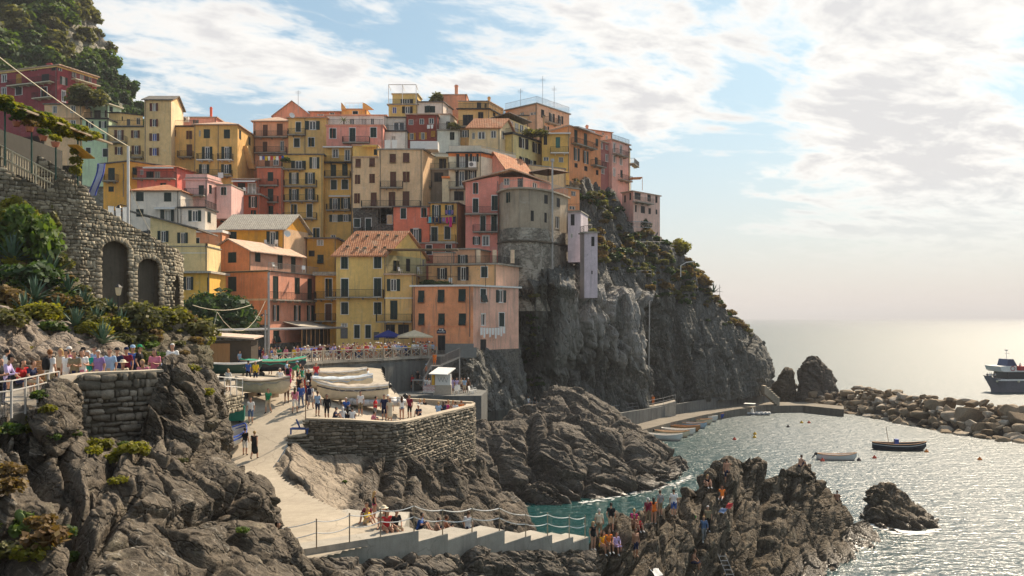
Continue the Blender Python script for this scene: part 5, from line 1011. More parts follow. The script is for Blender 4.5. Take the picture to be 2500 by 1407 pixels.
h.W(('O',740,1018,28,90),('Sk',1057,1035,30,76),('Sk',1178,1068,54,76),('Sk',922,1180,54,90),('Sk',1053,1197,20,84),('Wk',1158,1240,36,110))
h.zb+=2.5;h.flat(CONCP,.35,.22);RND = h;h.build()
mb = MB();rails(mb,[v+UP*(RND.zt+.22) for v in RND.pts],1.1,.16);obj('railing',mb,METAL,RND.root)
mb = MB();p = P(zx(4,1113),zy(4,980),129.8);mb.bar(p-UP*12,p+UP*4.6,.14,6);mb.bar(p+UP*4.6,p+UP*5,.3,6);obj('flue_pipe',mb,METAL,RND.root)
base_pts = [Vector(((zx(4,x)-1250)*(D-.4)/F,D-.4,0)) for x,D in [(622,132.5)]+rp[1:]+[(1330,141)]]
zt = RND.zb-2.4;zb = H-(760-HZ)*128/F
mb = MB();n = len(base_pts);K2 = 14
for j in range(K2+1):
 for i in range(n):v = base_pts[i];nrm = Vector(((v.x-base_pts[n//2].x)*.02,-1,0));mb.v.append(tuple(v+nrm*(.05*j)+UP*(zt+(zb-zt)*j/K2)))
for j in range(K2):
 for i in range(n-1):mb.f.append((j*n+i,(j+1)*n+i,(j+1)*n+i+1,j*n+i+1));mb.m.append(0)
mw = thing('masonry_bastion',base_pts[4]+UP*zb,'curved rough masonry bastion wall carrying the round grey house','wall');obj('wall',mb,MASON,mw,smooth=True)
mb = MB();nb = len(base_pts)
for i in range(n-1):
 a,b = base_pts[i]+UP*(zt-1.9),base_pts[i+1]+UP*(zt-1.9);mb.bar(a+Vector((0,-.35,0)),b+Vector((0,-.35,0)),.18,5)
obj('ledge',mb,MORTAR,mw)
h = House('orange rooftop block with pergola right of the round grey house',4,[(1232,137),(1352,139)],935,1150,C(222,140,90),dep=6).W(('Wk',1300,985,40,42),('Wk',1290,1110,50,30)).flat(CONCL,.2).railtop(1.0,WOOD);h.build()
h = House('tall lavender tower with flower terrace',7,[(745,131.5),(858,131)],428,720,C(160,152,168),'tower_house','house',dep=6).W(('Sk',787,495,32,96),('W+',778,635,18,38)).flat(CONCL,.25).railtop(1.0);h.build()
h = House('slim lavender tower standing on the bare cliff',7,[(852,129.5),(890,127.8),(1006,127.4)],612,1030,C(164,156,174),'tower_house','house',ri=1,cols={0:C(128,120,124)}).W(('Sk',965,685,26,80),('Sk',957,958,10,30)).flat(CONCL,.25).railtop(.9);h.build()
h = House('grey house with awninged terrace in the shady gap beside the white house',3,[(1558,145),(1792,145)],775,1010,C(110,102,92)).W(('S',1592,850,44,90),('Sk',1700,840,76,80)).B((1552,1640,930)).flat(CONCL,.2).railtop(.9);h.build()
h = House('cream terrace room with striped awning in the gap beside the white house',3,[(1640,149),(1790,149)],635,775,C(216,190,140),'rooftop_room','rooftop room').W(('Dk',1735,725,60,90)).awning(1660,1790,640,CREAM,1.4,.5).flat(CONCL,.1);h.build()
h = House('dark mustard lean-to house behind the amber house',5,[(1190,130),(1445,130)],300,620,C(176,124,40),dep=5).W(('A',1308,482,52,80),('Sk',1230,430,50,50),('W+',1305,335,50,50)).flat(SLATE,.4);h.build()
h = House('red brown lower house under the brick red house',6,[(775,132),(1135,132)],415,600,C(140,72,58),dep=4).W(('S+k',893,470,52,85),('S+k',1065,455,50,72)).flat(CONCL,.2);h.build()
# stone walls
def unit_stones(n,mat,flat=.35):
 out = []
 for k in range(n):
  r = random.Random(k*7+1);vs,fs = [],[];idx = {}
  for z in (-1,0,1):
   for y in (-1,0,1):
    for x in (-1,0,1):
     if (x,y,z)==(0,0,0):continue
     v = Vector((x,y,z));s = v.normalized()*1.25;v = v.lerp(s,flat+.1*r.random())*.5
     if y!=-1 or True:v+=Vector((r.uniform(-.06,.06),r.uniform(-.08,.08),r.uniform(-.06,.06)))
     idx[(x,y,z)] = len(vs);vs.append(v)
  for ax in range(3):
   for sg in (-1,1):
    for a in (-1,0):
     for b in (-1,0):
      q = []
      for (i,j) in ((a,b),(a+1,b),(a+1,b+1),(a,b+1)):
       c = [0,0,0];c[ax] = sg;c[(ax+1)%3] = i;c[(ax+2)%3] = j;q.append(idx[tuple(c)])
      fs.append(tuple(q if sg>0 else q[::-1]))
  mb = MB();mb.add(vs,fs);out.append((mb,mb.mesh('stone',[mat],True)))
 return out
ST_A = unit_stones(10,STONE,.14);ST_D = unit_stones(14,STONED,.30)
def stone_wall(name,label,pts,ch,ln,stones,hole=None,limit=300,back_mat=None,proud=.10,depth=.5,cap=None,gap=.015,cat='wall',recess=1.6):
 """pts: [(px, D, z_bottom, z_top)]; courses of individual stones on a solid backing"""
 W = [Vector(((px-1250)*D/F,D,0)) for px,D,_,_ in pts];zb = [p[2] for p in pts];zt = [p[3] for p in pts]
 cum = [0.0]
 for a,b in zip(W[:-1],W[1:]):cum.append(cum[-1]+(b-a).length)
 L = cum[-1]
 def at(s):
  i = 0
  while i<len(cum)-2 and s>cum[i+1]:i+=1
  u = (s-cum[i])/(cum[i+1]-cum[i]);p = W[i].lerp(W[i+1],u);t = (W[i+1]-W[i]).normalized();n = Vector((t.y,-t.x,0))
  return p,t,n,zb[i]+(zb[i+1]-zb[i])*u,zt[i]+(zt[i+1]-zt[i])*u
 root = thing(name,(W[0]+W[-1])/2+UP*min(zb),label,cat)
 mb = MB();ns = max(8,int(L/.35));nh = 24;col = []
 for i in range(ns+1):
  p,t,n,b,tp = at(L*i/ns);c = []
  for j in range(nh+1):
   z = b+(tp-b)*j/nh;d = 0.0
   if hole and hole(L*i/ns,z):d = -recess
   c.append(p+n*d+UP*z)
  col.append((c,p,n,b,tp))
 for i in range(ns):
  for j in range(nh):mb.quad(col[i][0][j],col[i+1][0][j],col[i+1][0][j+1],col[i][0][j+1])
  (c0,p0,n0,b0,t0),(c1,p1,n1,b1,t1) = col[i],col[i+1]
  mb.quad(c0[-1],c1[-1],p1-n1*depth+UP*t1,p0-n0*depth+UP*t0);mb.quad(p1-n1*depth+UP*b1,p0-n0*depth+UP*b0,p0-n0*depth+UP*t0,p1-n1*depth+UP*t1)
 for k in (0,-1):c,p,n,b,tp = col[k];mb.quad(c[0],c[-1],p-n*depth+UP*tp,p-n*depth+UP*b)
 core = obj('core',mb,back_mat or MORTAR,root)
 items = [];z = min(zb);row = 0
 while z<max(zt):
  hgt = ch*random.uniform(.6,1.5);s = -random.random()*ln;row+=1
  while s<L:
   l = ln*random.choice((random.uniform(.35,.7),random.uniform(.7,1.2),random.uniform(1.1,1.9)));sc = s+l/2;s+=l
   if not (0.02*L*0<sc<L):continue
   p,t,n,b,tp = at(sc)
   if z+hgt*.5<b or z+hgt*.55>tp:continue
   zc = z+hgt/2+random.uniform(-.15,.15)*ch;d = 0
   if hole and hole(sc,zc):d = -recess
   elif hole and (hole(sc-l*.55,zc) or hole(sc+l*.55,zc) or hole(sc,zc-hgt*.6)):l*=.45;sc+=(-1 if hole(sc+l,zc) else 1)*l*.4
   k = random.randrange(len(stones));ll = l*random.uniform(.9,1.02)-gap
   tilt = random.uniform(-.17,.17);tt = (t*math.cos(tilt)+UP*math.sin(tilt));uu = (UP*math.cos(tilt)-t*math.sin(tilt))
   m = basis(p+n*(d+proud*.25*random.random())+UP*zc,tt*ll,n*proud*2.0*random.uniform(.8,1.5),uu*(hgt*random.uniform(.72,1.14)-gap))
   items.append((l*hgt*(1 if d==0 else .3)/(p.y**2),k,m))
  z+=hgt
 items.sort(key=lambda q:-q[0])
 for _,k,m in items[:limit]:obj('stone',stones[k][1],None,root,mx=m)
 if len(items)>limit:
  mb = MB()
  for _,k,m in items[limit:]:mb.add([m@v for v in [Vector(q) for q in stones[k][0].v]],stones[k][0].f)
  o = obj('small_stones',mb,stones[0][1].materials[0],root,smooth=True);o['kind'] = 'stuff'
 if cap:
  mb = MB();m,hcap,over = cap
  for i in range(ns):
   (c0,p0,n0,b0,t0),(c1,p1,n1,b1,t1) = col[i],col[i+1]
   a0,a1 = p0+n0*over+UP*(t0+.003),p1+n1*over+UP*(t1+.003);e0,e1 = p0-n0*(depth+over)+UP*(t0+.003),p1-n1*(depth+over)+UP*(t1+.003);u = UP*hcap
   mb.quad(a0,a1,a1+u,a0+u);mb.quad(a0+u,a1+u,e1+u,e0+u);mb.quad(e1,e0,e0+u,e1+u)
  for k in (0,-1):c,p,n,b,tp = col[k];a0,e0 = p+n*over+UP*(tp+.003),p-n*(depth+over)+UP*(tp+.003);mb.quad(a0,e0,e0+UP*hcap,a0+UP*hcap)
  obj('coping',mb,m,root)
 return root
def zz(py,D):return H-(py-HZ)*D/F
def row(lst):return [(px,D,zz(yb,D),zz(yt,D)) for px,D,yb,yt in lst]
AR = row([(-90,52,760,360),(0,53,740,410),(120,55,745,470),(150,55.5,750,425),(200,56.5,760,452),(240,57.5,770,502),(310,59.5,775,545),(380,61.5,772,583),(425,63,770,607),(446,66,770,622)])
_W = [Vector(((px-1250)*D/F,D,0)) for px,D,_,_ in AR];_c = [0.0]
for a,b in zip(_W[:-1],_W[1:]):_c.append(_c[-1]+(b-a).length)
def s_of(px):return float(np.interp(px,[p[0] for p in AR],_c))
def D_of(px):return float(np.interp(px,[p[0] for p in AR],[p[1] for p in AR]))
ARCH = []
for x0,x1,yt in ((245,314,588),(333,389,630),(424,437,672)):
 a,b = s_of(x0),s_of(x1);zc = zz(yt,D_of((x0+x1)/2));ARCH.append((a,b,zc))
def arch_hole(s,z):
 for a,b,zc in ARCH:
  if a<s<b:
   r = (b-a)/2;spring = zc-r*.7;u = (s-(a+b)/2)/r
   if z<spring+r*.7*math.sqrt(max(0,1-u*u)):return True
 return False
AWALL = stone_wall('arched_stone_wall','high rubble stone retaining wall with two blind arches below the walkway',AR,.21,.30,ST_A,arch_hole,300,proud=.055)
for (a,b,zc) in ARCH[:2]:
 r = (b-a)/2;spring = zc-r*.7;ii = max(i for i in range(len(_c)) if _c[i]<=a);pts = [(math.cos(t),math.sin(t)) for t in np.linspace(0,math.pi,15)]
 def wp(s_,z):i = max(i for i in range(len(_c)-1) if _c[i]<=s_);u = (s_-_c[i])/(_c[i+1]-_c[i]);t_ = (_W[i+1]-_W[i]).normalized();return _W[i].lerp(_W[i+1],u)+UP*z,t_,Vector((t_.y,-t_.x,0))
 for cx_,sx_ in pts:
  o,t_,n_ = wp((a+b)/2+r*1.12*cx_,spring+r*.82*sx_);k = random.randrange(10);d_ = (t_*cx_+UP*sx_).normalized();obj('arch_stone',ST_A[k][1],None,AWALL,mx=basis(o,d_.cross(n_)*.27,n_*.24,d_*.34))
 for sx_ in (a-.16,b+.16):
  z = spring-.2
  while z>zc-6.5:o,t_,n_ = wp(sx_,z);h_ = random.uniform(.2,.34);obj('jamb_stone',ST_A[random.randrange(10)][1],None,AWALL,mx=basis(o,t_*random.uniform(.3,.5),n_*.2,UP*h_));z-=h_
stone_wall('upper_stone_wall','rubble stone wall behind the sloping walkway railing under the vine pergola',row([(-120,57,520,290),(0,57.5,520,322),(100,58.5,530,383),(190,59.5,545,438),(236,60.5,560,497)]),.2,.34,ST_A,None,260,proud=.06)
stone_wall('lower_stone_wall','coursed stone retaining wall topped with shrubs behind the viewing path',row([(300,49,905,815),(330,49.5,905,786),(400,51,905,785),(458,52,900,787)]),.22,.30,ST_A,None,260,proud=.05)
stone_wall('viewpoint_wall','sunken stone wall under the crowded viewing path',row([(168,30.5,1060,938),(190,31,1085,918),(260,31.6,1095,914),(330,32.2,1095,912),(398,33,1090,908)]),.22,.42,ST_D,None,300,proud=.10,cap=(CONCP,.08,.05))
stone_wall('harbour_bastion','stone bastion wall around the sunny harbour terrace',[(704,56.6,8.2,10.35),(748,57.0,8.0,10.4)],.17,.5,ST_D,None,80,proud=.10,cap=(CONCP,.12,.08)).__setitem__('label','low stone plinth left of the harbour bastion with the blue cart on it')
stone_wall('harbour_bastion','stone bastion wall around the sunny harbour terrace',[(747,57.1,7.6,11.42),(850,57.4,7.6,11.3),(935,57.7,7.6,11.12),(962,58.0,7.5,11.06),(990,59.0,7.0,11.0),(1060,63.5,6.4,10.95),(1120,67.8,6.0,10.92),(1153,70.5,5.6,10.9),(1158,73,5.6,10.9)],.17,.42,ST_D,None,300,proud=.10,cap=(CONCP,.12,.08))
mb = MB()
for x_,d in ((838,0),(893,0)):
 p = P(x_,1060,57.4);mb.box(p+Vector((0,-.06,0)),(.10,.3,1.7))
GROUND['harbour_bastion'] = BVHTree.FromPolygons([tuple(P(747,1027,57.2)),tuple(P(960,1035,58)),tuple(P(1153,998,70.5)),tuple(P(1153,997,71.5)),tuple(P(960,1030,59)),tuple(P(747,1022,58))],[(0,1,4,5),(1,2,3,4)])
stone_wall('roadside_wall','short stone wall under the white railing beside the slipway',row([(505,52,1010,960),(540,54,1010,965),(560,56,1010,966),(590,58,1000,966)]),.2,.34,ST_A,None,120,proud=.08,cap=(CONCP,.08,.05))
b0,b1 = Vector(((975-1250)*73.5/F,73.5,10.0)),Vector(((1152-1250)*72/F,72,9.8));t = (b1-b0);Lb = t.length;t.normalize();n = Vector((t.y,-t.x,0))
bw = thing('bench_wall',(b0+b1)/2,'concrete parapet with built-in bench at the back of the harbour terrace','wall');mb = MB();mb.obox(b0-UP*5,t,-n,UP,Lb,.5,6.35);obj('wall',mb,CONCP,bw)
mb = MB();mb.obox(b0-UP*.3,t,n,UP,Lb*.96,.55,.75);obj('bench',mb,CONCP,bw)
# upper terrace
TZ = 13.3
TE = [(628,897),(660,892),(691,890),(734,887),(788,883),(839,880),(888,878),(937,876),(981,873),(1027,871),(1066,870.5)]
TEW = [P(x,y,(H-TZ)*F/(y-HZ)) for x,y in TE]
tp = [(x,(H-TZ)*F/(y-HZ)) for x,y in TE]+[(1100,109),(1135,110.5),(1165,122),(1100,128),(560,128),(570,104)]
flat_poly('upper_terrace',tp,TZ,CONCL,.5)
rw = thing('terrace_retaining_wall',TEW[5]-UP*2,'stained dark concrete retaining wall with arched niches below the crowded terrace','wall')
mb = MB();rt = TEW[1:]+[P(1100,871,108.3),P(1138,871,109.5)];zlow = 7.5;niches = [(842,860,905,945),(926,940,895,945)]
for a,b in zip(rt[:-1],rt[1:]):
 n_ = 5
 for i in range(n_):p,q = a.lerp(b,i/n_),a.lerp(b,(i+1)/n_);mb.quad(Vector((p.x,p.y,zlow)),Vector((q.x,q.y,zlow)),q-UP*.02,p-UP*.02)
obj('wall',mb,CONCW,rw)
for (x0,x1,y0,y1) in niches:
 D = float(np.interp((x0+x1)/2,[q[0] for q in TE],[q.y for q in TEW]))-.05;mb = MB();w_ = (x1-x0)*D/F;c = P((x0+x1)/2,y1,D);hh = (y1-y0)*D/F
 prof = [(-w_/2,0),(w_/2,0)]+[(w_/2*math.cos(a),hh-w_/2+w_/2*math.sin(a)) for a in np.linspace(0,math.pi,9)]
 vs = [c+Vector((a,0,b)) for a,b in prof];k = len(vs);mb.add(vs+[v+Vector((0,.04,0)) for v in vs],[tuple(range(k))]+[(i,k+i,k+(i+1)%k,(i+1)%k) for i in range(k)]);obj('niche',mb,plain('niche_dark',(.010,.010,.010,1),.95),rw)  # flat near-black plate; the shade inside the niche is put into its colour
mb = MB();
for a,b in zip(TEW[1:-1],TEW[2:]):mb.obox(a-UP*.22+Vector((0,-.22,0)),(b-a).normalized(),Vector((0,1,0)),UP,(b-a).length,.5,.26)
obj('kerb',mb,CONCL,rw)
fn = thing('timber_railing',TEW[5],'whitened timber railing with crossed braces along the crowded terrace','railing')
posts = []
for a,b in zip(TEW[2:-1],TEW[3:]):
 for i in range(2):posts.append(a.lerp(b,i/2))
posts.append(TEW[-1]);posts = [P(660,892,(H-TZ)*F/116)]+posts
for p in posts:mb = MB();mb.box(p+UP*.6,(.17,.17,1.2));obj('post',mb,WOODW,fn)
for a,b in zip(posts[:-1],posts[1:]):
 mb = MB();mb.bar(a+UP*1.12,b+UP*1.12,.075,4);obj('rail',mb,WOODW,fn);mb = MB();mb.bar(a+UP*.12,b+UP*.12,.045,4);obj('rail',mb,WOODW,fn)
 mb = MB();mb.bar(a+UP*.15,b+UP*1.05,.045,4);obj('brace',mb,WOODW,fn);mb = MB();mb.bar(a+UP*1.05+Vector((0,.06,0)),b+UP*.15+Vector((0,.06,0)),.045,4);obj('brace',mb,WOODW,fn)
 # kiosk terrace, steps, kiosk
KZ = 9.3
flat_poly('kiosk_terrace',[(985,98),(1045,98.5),(1175,99),(1190,106),(1150,109),(1000,108),(960,101)],KZ,CONCW,5.5)
ms = thing('metal_staircase',P(1075,900,104),'grey metal staircase zigzagging down from the terrace to the kiosk','staircase')
def flight(a,b,w,nst,ms):
 a,b = Vector(a),Vector(b);d = b-a;side = Vector((0,1,0))
 for k in (0,w):mb = MB();mb.bar(a+side*k,b+side*k,.10,4);obj('stringer',mb,METAL,ms)
 for i in range(nst):p = a+d*((i+.5)/nst);mb = MB();mb.box(p+side*(w/2),(abs(d.x)/nst*1.1,w,.05));obj('tread',mb,METAL,ms)
 for k in (0,w):mb = MB();rails(mb,[a+side*k+UP*.05,b+side*k+UP*.05],1.05,.16,.02,.04);obj('railing',mb,METAL,ms)
A1 = P(1122,872,104.5);A1.z = TZ;B1 = P(1076,893,104.5);C1 = B1+Vector((-1.1,0,0));D1 = P(1033,928,104.5);E1 = D1+Vector((-1.2,0,0));F1 = P(1048,962,104.5)
flight(A1,B1,1.3,9,ms);flight(C1,D1,1.3,10,ms)
for a,b in ((C1,B1),(E1,D1)):mb = MB();mb.box((a+b)/2+Vector((0,.65,-.05)),(abs(b.x-a.x)+.3,1.5,.1));obj('landing',mb,METAL,ms)
for q in (A1,B1,C1,D1,E1):mb = MB();mb.bar(Vector((q.x,q.y,KZ)),q,.07,6);obj('support_post',mb,METAL,ms)
flight(E1+Vector((0,1.5,0)),Vector((F1.x-.5,F1.y+1.5,KZ)),1.2,9,ms)
mb = MB();a = Vector((A1.x,A1.y,TZ));mb.obox(a+Vector((.1,-.05,0)),Vector((1,0,0)),Vector((0,1,0)),UP,1.9,.05,1.2);mb.obox(a+Vector((-1.8,1.4,0)),Vector((1,0,0)),Vector((0,1,0)),UP,3.4,.05,1.6);obj('side_panel',mb,plain('grey_sheet',(.16,.17,.17,1),.6,.3),ms)
kx,ky = P(1080,965,100).x,100.0;kk = thing('kiosk',(kx,ky,KZ),'small white ticket kiosk with slanted white roof below the metal staircase','kiosk')
mb = MB();mb.box((kx,ky+.7,KZ+.55),(2.0,1.4,1.1));obj('counter',mb,plain('kiosk_beige',(.45,.38,.30,1)),kk);mb = MB();mb.box((kx+.05,ky+.72,KZ+1.7),(1.75,1.36,1.2));obj('panel',mb,WHITE,kk)
mb = MB();mb.box((kx-1.05,ky+.6,KZ+1.7),(.3,1.2,1.2));obj('yellow_panel',mb,plain('kiosk_yellow',(.7,.38,.03,1)),kk)
mb = MB();q = [Vector((kx-1.5,ky-.5,KZ+2.32)),Vector((kx+.6,ky-.6,KZ+2.25)),Vector((kx+1.4,ky+1.7,KZ+2.85)),Vector((kx-.6,ky+1.7,KZ+2.95))];mb.add(q+[v+UP*.1 for v in q],[(3,2,1,0),(4,5,6,7),(0,1,5,4),(1,2,6,5),(2,3,7,6),(3,0,4,7)]);obj('roof',mb,WHITE,kk)
mb = MB();gp = [(-.5,1.95),(-.3,1.5),(-.15,1.95),(.05,1.45),(.2,2.0),(.45,1.4),(.6,1.9)];mb.tube([Vector((kx+a,ky+.02,KZ+b)) for a,b in gp],.02,4);obj('graffiti',mb,plain('graffiti_grey',(.15,.15,.15,1)),kk)
def text_obj(name,txt,loc,size,mat,parent,rot=0.0,shear=0.0):
 cu = bpy.data.curves.new(name,'FONT');cu.body = txt;cu.size = size;cu.align_x = 'CENTER';cu.align_y = 'CENTER';cu.extrude = .004;cu.shear = shear;cu.offset = size*.012
 t = bpy.data.objects.new('tmp',cu);COL.objects.link(t);dg = bpy.context.evaluated_depsgraph_get();me = bpy.data.meshes.new_from_object(t.evaluated_get(dg));bpy.data.objects.remove(t)
 me.materials.clear();me.materials.append(mat);return obj(name,me,None,parent,mx=Matrix.Translation(loc)@Matrix.Rotation(rot,4,'Z')@Matrix.Rotation(math.pi/2,4,'X'))
RED = plain('sign_red',(.45,.03,.03,1));sx_,sy_ = P(1047,953,98.9).x,98.9
sg = thing('warning_sign',(sx_,sy_,KZ),'white warning board with red lettering in front of the kiosk','sign');mb = MB();mb.box((sx_,sy_,KZ+.75),(1.25,.05,.76));obj('board',mb,WHITE,sg)
for dx in (-.5,.5):mb = MB();mb.bar((sx_+dx,sy_+.05,KZ),(sx_+dx,sy_+.05,KZ+.8),.03,5);obj('leg',mb,METAL,sg)
for tx,z_,sz in (('ATTENZIONE',1.0,.24),('ATTENTION',.66,.25)):text_obj('lettering',tx,(sx_,sy_-.035,KZ+z_),sz,RED,sg)
mb = MB();
for z_ in (.84,.5):
 for i in range(7):mb.box((sx_-.48+i*.16,sy_-.03,KZ+z_),(.12,.012,.045))
obj('small_print',mb,RED,sg)
CHM = None
def white_chair(p,rz,label,group):
 t = thing('garden_chair',p,label,'chair',group);R_ = Matrix.Translation(Vector(p))@Matrix.Rotation(rz,4,'Z')
 global CHM
 if CHM is None:
  s_ = MB();s_.box((0,0,.42),(.46,.46,.04));b_ = MB();b_.box((0,.24,.72),(.46,.04,.5),Matrix.Rotation(-.2,3,'X'));l_ = MB();l_.bar((0,0,0),(.03,0,.42),.025,5);a_ = MB();a_.box((0,0,.62),(.05,.42,.03))
  CHM = [m.mesh(nm,[WHITE]) for m,nm in ((s_,'seat'),(b_,'backrest'),(l_,'leg'),(a_,'armrest'))]
 obj('seat',CHM[0],None,t,mx=R_);obj('backrest',CHM[1],None,t,mx=R_)
 for x in (-.2,.2):
  for y in (-.2,.2):obj('leg',CHM[2],None,t,mx=R_@Matrix.Translation((x,y,0)))
  obj('armrest',CHM[3],None,t,mx=R_@Matrix.Translation((x*1.15,0,0)))
for i,(x_,d) in enumerate(((1114,100.5),(1122,102),(1150,100.4),(1158,102))):
 white_chair((P(x_,0,d).x,d,KZ),.6*i,['white garden chair right beside the kiosk','white garden chair behind the one beside the kiosk','white garden chair at the edge of the kiosk terrace','white garden chair behind the terrace edge chair'][i],'white chairs on the kiosk terrace')
 # stairs down to the water
SX = [(620,33.5,1360,8.96),(1022,37.6,1297,8.5),(1093,39.0,1303,8.2),(1164,40.7,1297,7.87),(1231.5,42.3,1294,7.2),(1295.5,44,1308,6.93),(1347.6,45.2,1307,6.5),(1399,46.5,1311,6.2),(1437,47.7,1312,5.6)]
ss = thing('stone_stairs',P(1022,1320,37.6),'broad concrete stairway stepping down to the swimming rocks','stairs');zlev = [8.96,8.5,8.2,7.87,7.2,6.93,6.5,6.2]
for i in range(8):
 x0,d0,_,_ = SX[i];x1,d1,_,_ = SX[i+1];z_ = zlev[i];a = Vector(((x0-1250)*d0/F,d0,0));b = Vector(((x1-1250)*d1/F,d1,0));t = (b-a);L = t.length;t.normalize();nb_ = Vector((-t.y,t.x,0));w_ = 1.0 if i==0 else 1.5
 mb = MB()
 if i==0:
  segs = 6
  for k in range(segs):
   p,q = a.lerp(b,k/segs),a.lerp(b,(k+1)/segs);h0 = .02*math.sin(k*1.7);mb.obox(Vector((p.x,p.y,z_-2.3)),t,nb_,UP,(q-p).length,w_,2.3)
 else:mb.obox(Vector((a.x,a.y,z_-2.6)),t,nb_,UP,L+.02,w_,2.6)
 obj('step',mb,CONCL,ss)
 GROUND.setdefault('st%d'%i,BVHTree.FromPolygons([tuple(v+UP*z_) for v in (a,b,b+nb_*w_,a+nb_*w_)],[(0,1,2,3)]))
rr = thing('rope_railing',P(1000,1300,37),'white rope railing on thin posts along the stairway','railing')
PST = [(633,1357,33.6,8.9),(771,1350,34.6,8.96),(852,1327,35.6,8.96),(928,1312,36.5,8.96),(1010,1299,37.4,8.96),(1080,1304,38.7,8.5),(1152,1298,40.4,8.2),(1219,1295,42,7.87),(1283.5,1306,43.6,7.2),(1337,1305,44.9,6.93),(1390,1310,46.2,6.5),(1429,1311,47.5,6.2)]
pw_ = []
for x_,y_,d,z_ in PST:
 p = Vector(((x_-1250)*d/F,d+.12,z_));pw_.append(p);mb = MB();mb.bar(p,p+UP*1.12,.028,6);mb.lathe(p+UP*1.12,[(.0,.07),(.035,.04),(.035,0),(.0,-.02)],6);obj('post',mb,WOOD,rr)
for hh in (1.08,.62):
 for a,b in zip(pw_[:-1],pw_[1:]):
  if (a-b).length>4.5 and hh==.62 and a.x<P(700,0,34).x:continue
  mb = MB();pts = [a.lerp(b,u)+UP*(hh-.11*4*u*(1-u)) for u in np.linspace(0,1,7)];mb.tube(pts,.022,5);obj('rope',mb,WHITEC,rr)
mb = MB();q = [P(735,1262,43),P(850,1243,46),P(905,1250,46.5),P(1000,1250,48.5),P(985,1290,44),P(800,1302,41)];q2 = [v-UP*1.2 for v in q];q[5].z-=.3
mb.add(q+q2,[(0,1,2,3,4,5)[::-1]]+[(i,(i+1)%6,6+(i+1)%6,6+i) for i in range(6)]);rb = obj('concrete_ramp',mb,CONCL);tag(rb,kind='structure')
# railings
GALV = plain('grey_white_paint',(.42,.40,.37,1),.5);vf = thing('viewpoint_railing',P(70,1000,27.5),'white post and wire panel railing at the left viewing path','railing')
VP = [(-60,25.2),(28,26.4),(62,27.6),(92,28.8),(118,30),(144,31)];vw = [Vector(((x-1250)*d/F,d,15.02)) for x,d in VP]
for p in vw:mb = MB();mb.box(p+UP*.55,(.055,.055,1.12));obj('post',mb,GALV,vf)
for a,b in zip(vw[:-1],vw[1:]):
 for hh in (1.1,.80):mb = MB();mb.bar(a+UP*hh,b+UP*hh,.024,5);obj('rail',mb,GALV,vf)
 mb = MB();L = (b-a).length;nn = int(L/.055)
 for i in range(1,nn):q = a.lerp(b,i/nn);mb.bar(q+UP*.05,q+UP*.8,.005,3)
 for k in range(6):mb.bar(a+UP*(.06+.14*k),b+UP*(.06+.14*k),.004,3)
 obj('wire_panel',mb,METAL,vf)
def simple_rail(name,label,pts,h=1.05,mat=None,npost=1,r=.03,mids=(.55,),gap=None):
 t = thing(name,pts[0],label,'railing')
 for i,p in enumerate(pts):mb = MB();mb.bar(p,p+UP*h,r,6);obj('post',mb,mat or METAL,t)
 for a,b in zip(pts[:-1],pts[1:]):
  for hh in (h,)+tuple(mids):mb = MB();mb.bar(a+UP*hh,b+UP*hh,r*.9,5);obj('rail',mb,mat or METAL,t)
  if gap:
   mb = MB();n = int((b-a).length/gap)
   for i in range(1,n):q = a.lerp(b,i/n);mb.bar(q,q+UP*h,r*.35,3)
   obj('balusters',mb,mat or METAL,t)
 return t
simple_rail('slipway_railing','white tubular railing beside the slipway where two women stand',[P(x,963+(x-470)*.03,d) for x,d in ((478,50),(506,51.5),(532,53),(548,54),(563,55.2),(578,56.5),(592,57.8))],1.1,WHITE)
simple_rail('walkway_railing','rusty cream railing on the sloping walkway above the arched wall',[P(x,y,d) for x,y,d in ((-60,372,54),(30,420,54.6),(88,450,55),(143,479,55.5))],1.25,CREAM,r=.06,gap=.16)
simple_rail('cliff_railing','thin grey railing along the walkway below the cliff',[v+Vector((0,.15,0)) for v in [fr[0].lerp(fr[1],k) for k in (0,)]]+[P(*q)+Vector((0,.2,0)) for q in _wk] if False else [P(*q)+Vector((0,.2,0)) for q in _wk],1.1,METAL,gap=.9)
simple_rail('cliff_railing','grey railing on the rising walkway behind the cove rock',[P(*q)+Vector((0,.2,0)) for q in _wk2],1.1,METAL,gap=1.3)
# plants
def leaf_cloud(seed,n,clumps,rad,leaf,shape=(1,1,.8),hollow=.45,elong=1.6,up=0.0):
 r = np.random.default_rng(seed);c = r.normal(size=(clumps,3));c/=np.linalg.norm(c,axis=1,keepdims=True)
 c*=(hollow+(1-hollow)*r.random((clumps,1))**.5);c[:,2] = np.abs(c[:,2])*1.25-.25
 cr = rad*(.22+.20*r.random(clumps));k = r.integers(0,clumps,n);v = r.normal(size=(n,3));v/=np.linalg.norm(v,axis=1,keepdims=True)
 p = c[k]*rad*.78*np.array(shape)+v*(cr[k]*(.55+.45*r.random(n)))[:,None]
 nrm = v*.7+r.normal(size=(n,3))*.55;nrm[:,2]+=.35;nrm/=np.linalg.norm(nrm,axis=1,keepdims=True)
 t = np.cross(nrm,r.normal(size=(n,3)));t/=np.linalg.norm(t,axis=1,keepdims=True);b = np.cross(nrm,t);b[:,2]+=up
 s = leaf*(.6+.8*r.random(n))[:,None];a,bb = t*s*.5,b*s*.5*elong
 V = np.stack([p-bb,p+a,p+bb,p-a],1).reshape(-1,3);return V
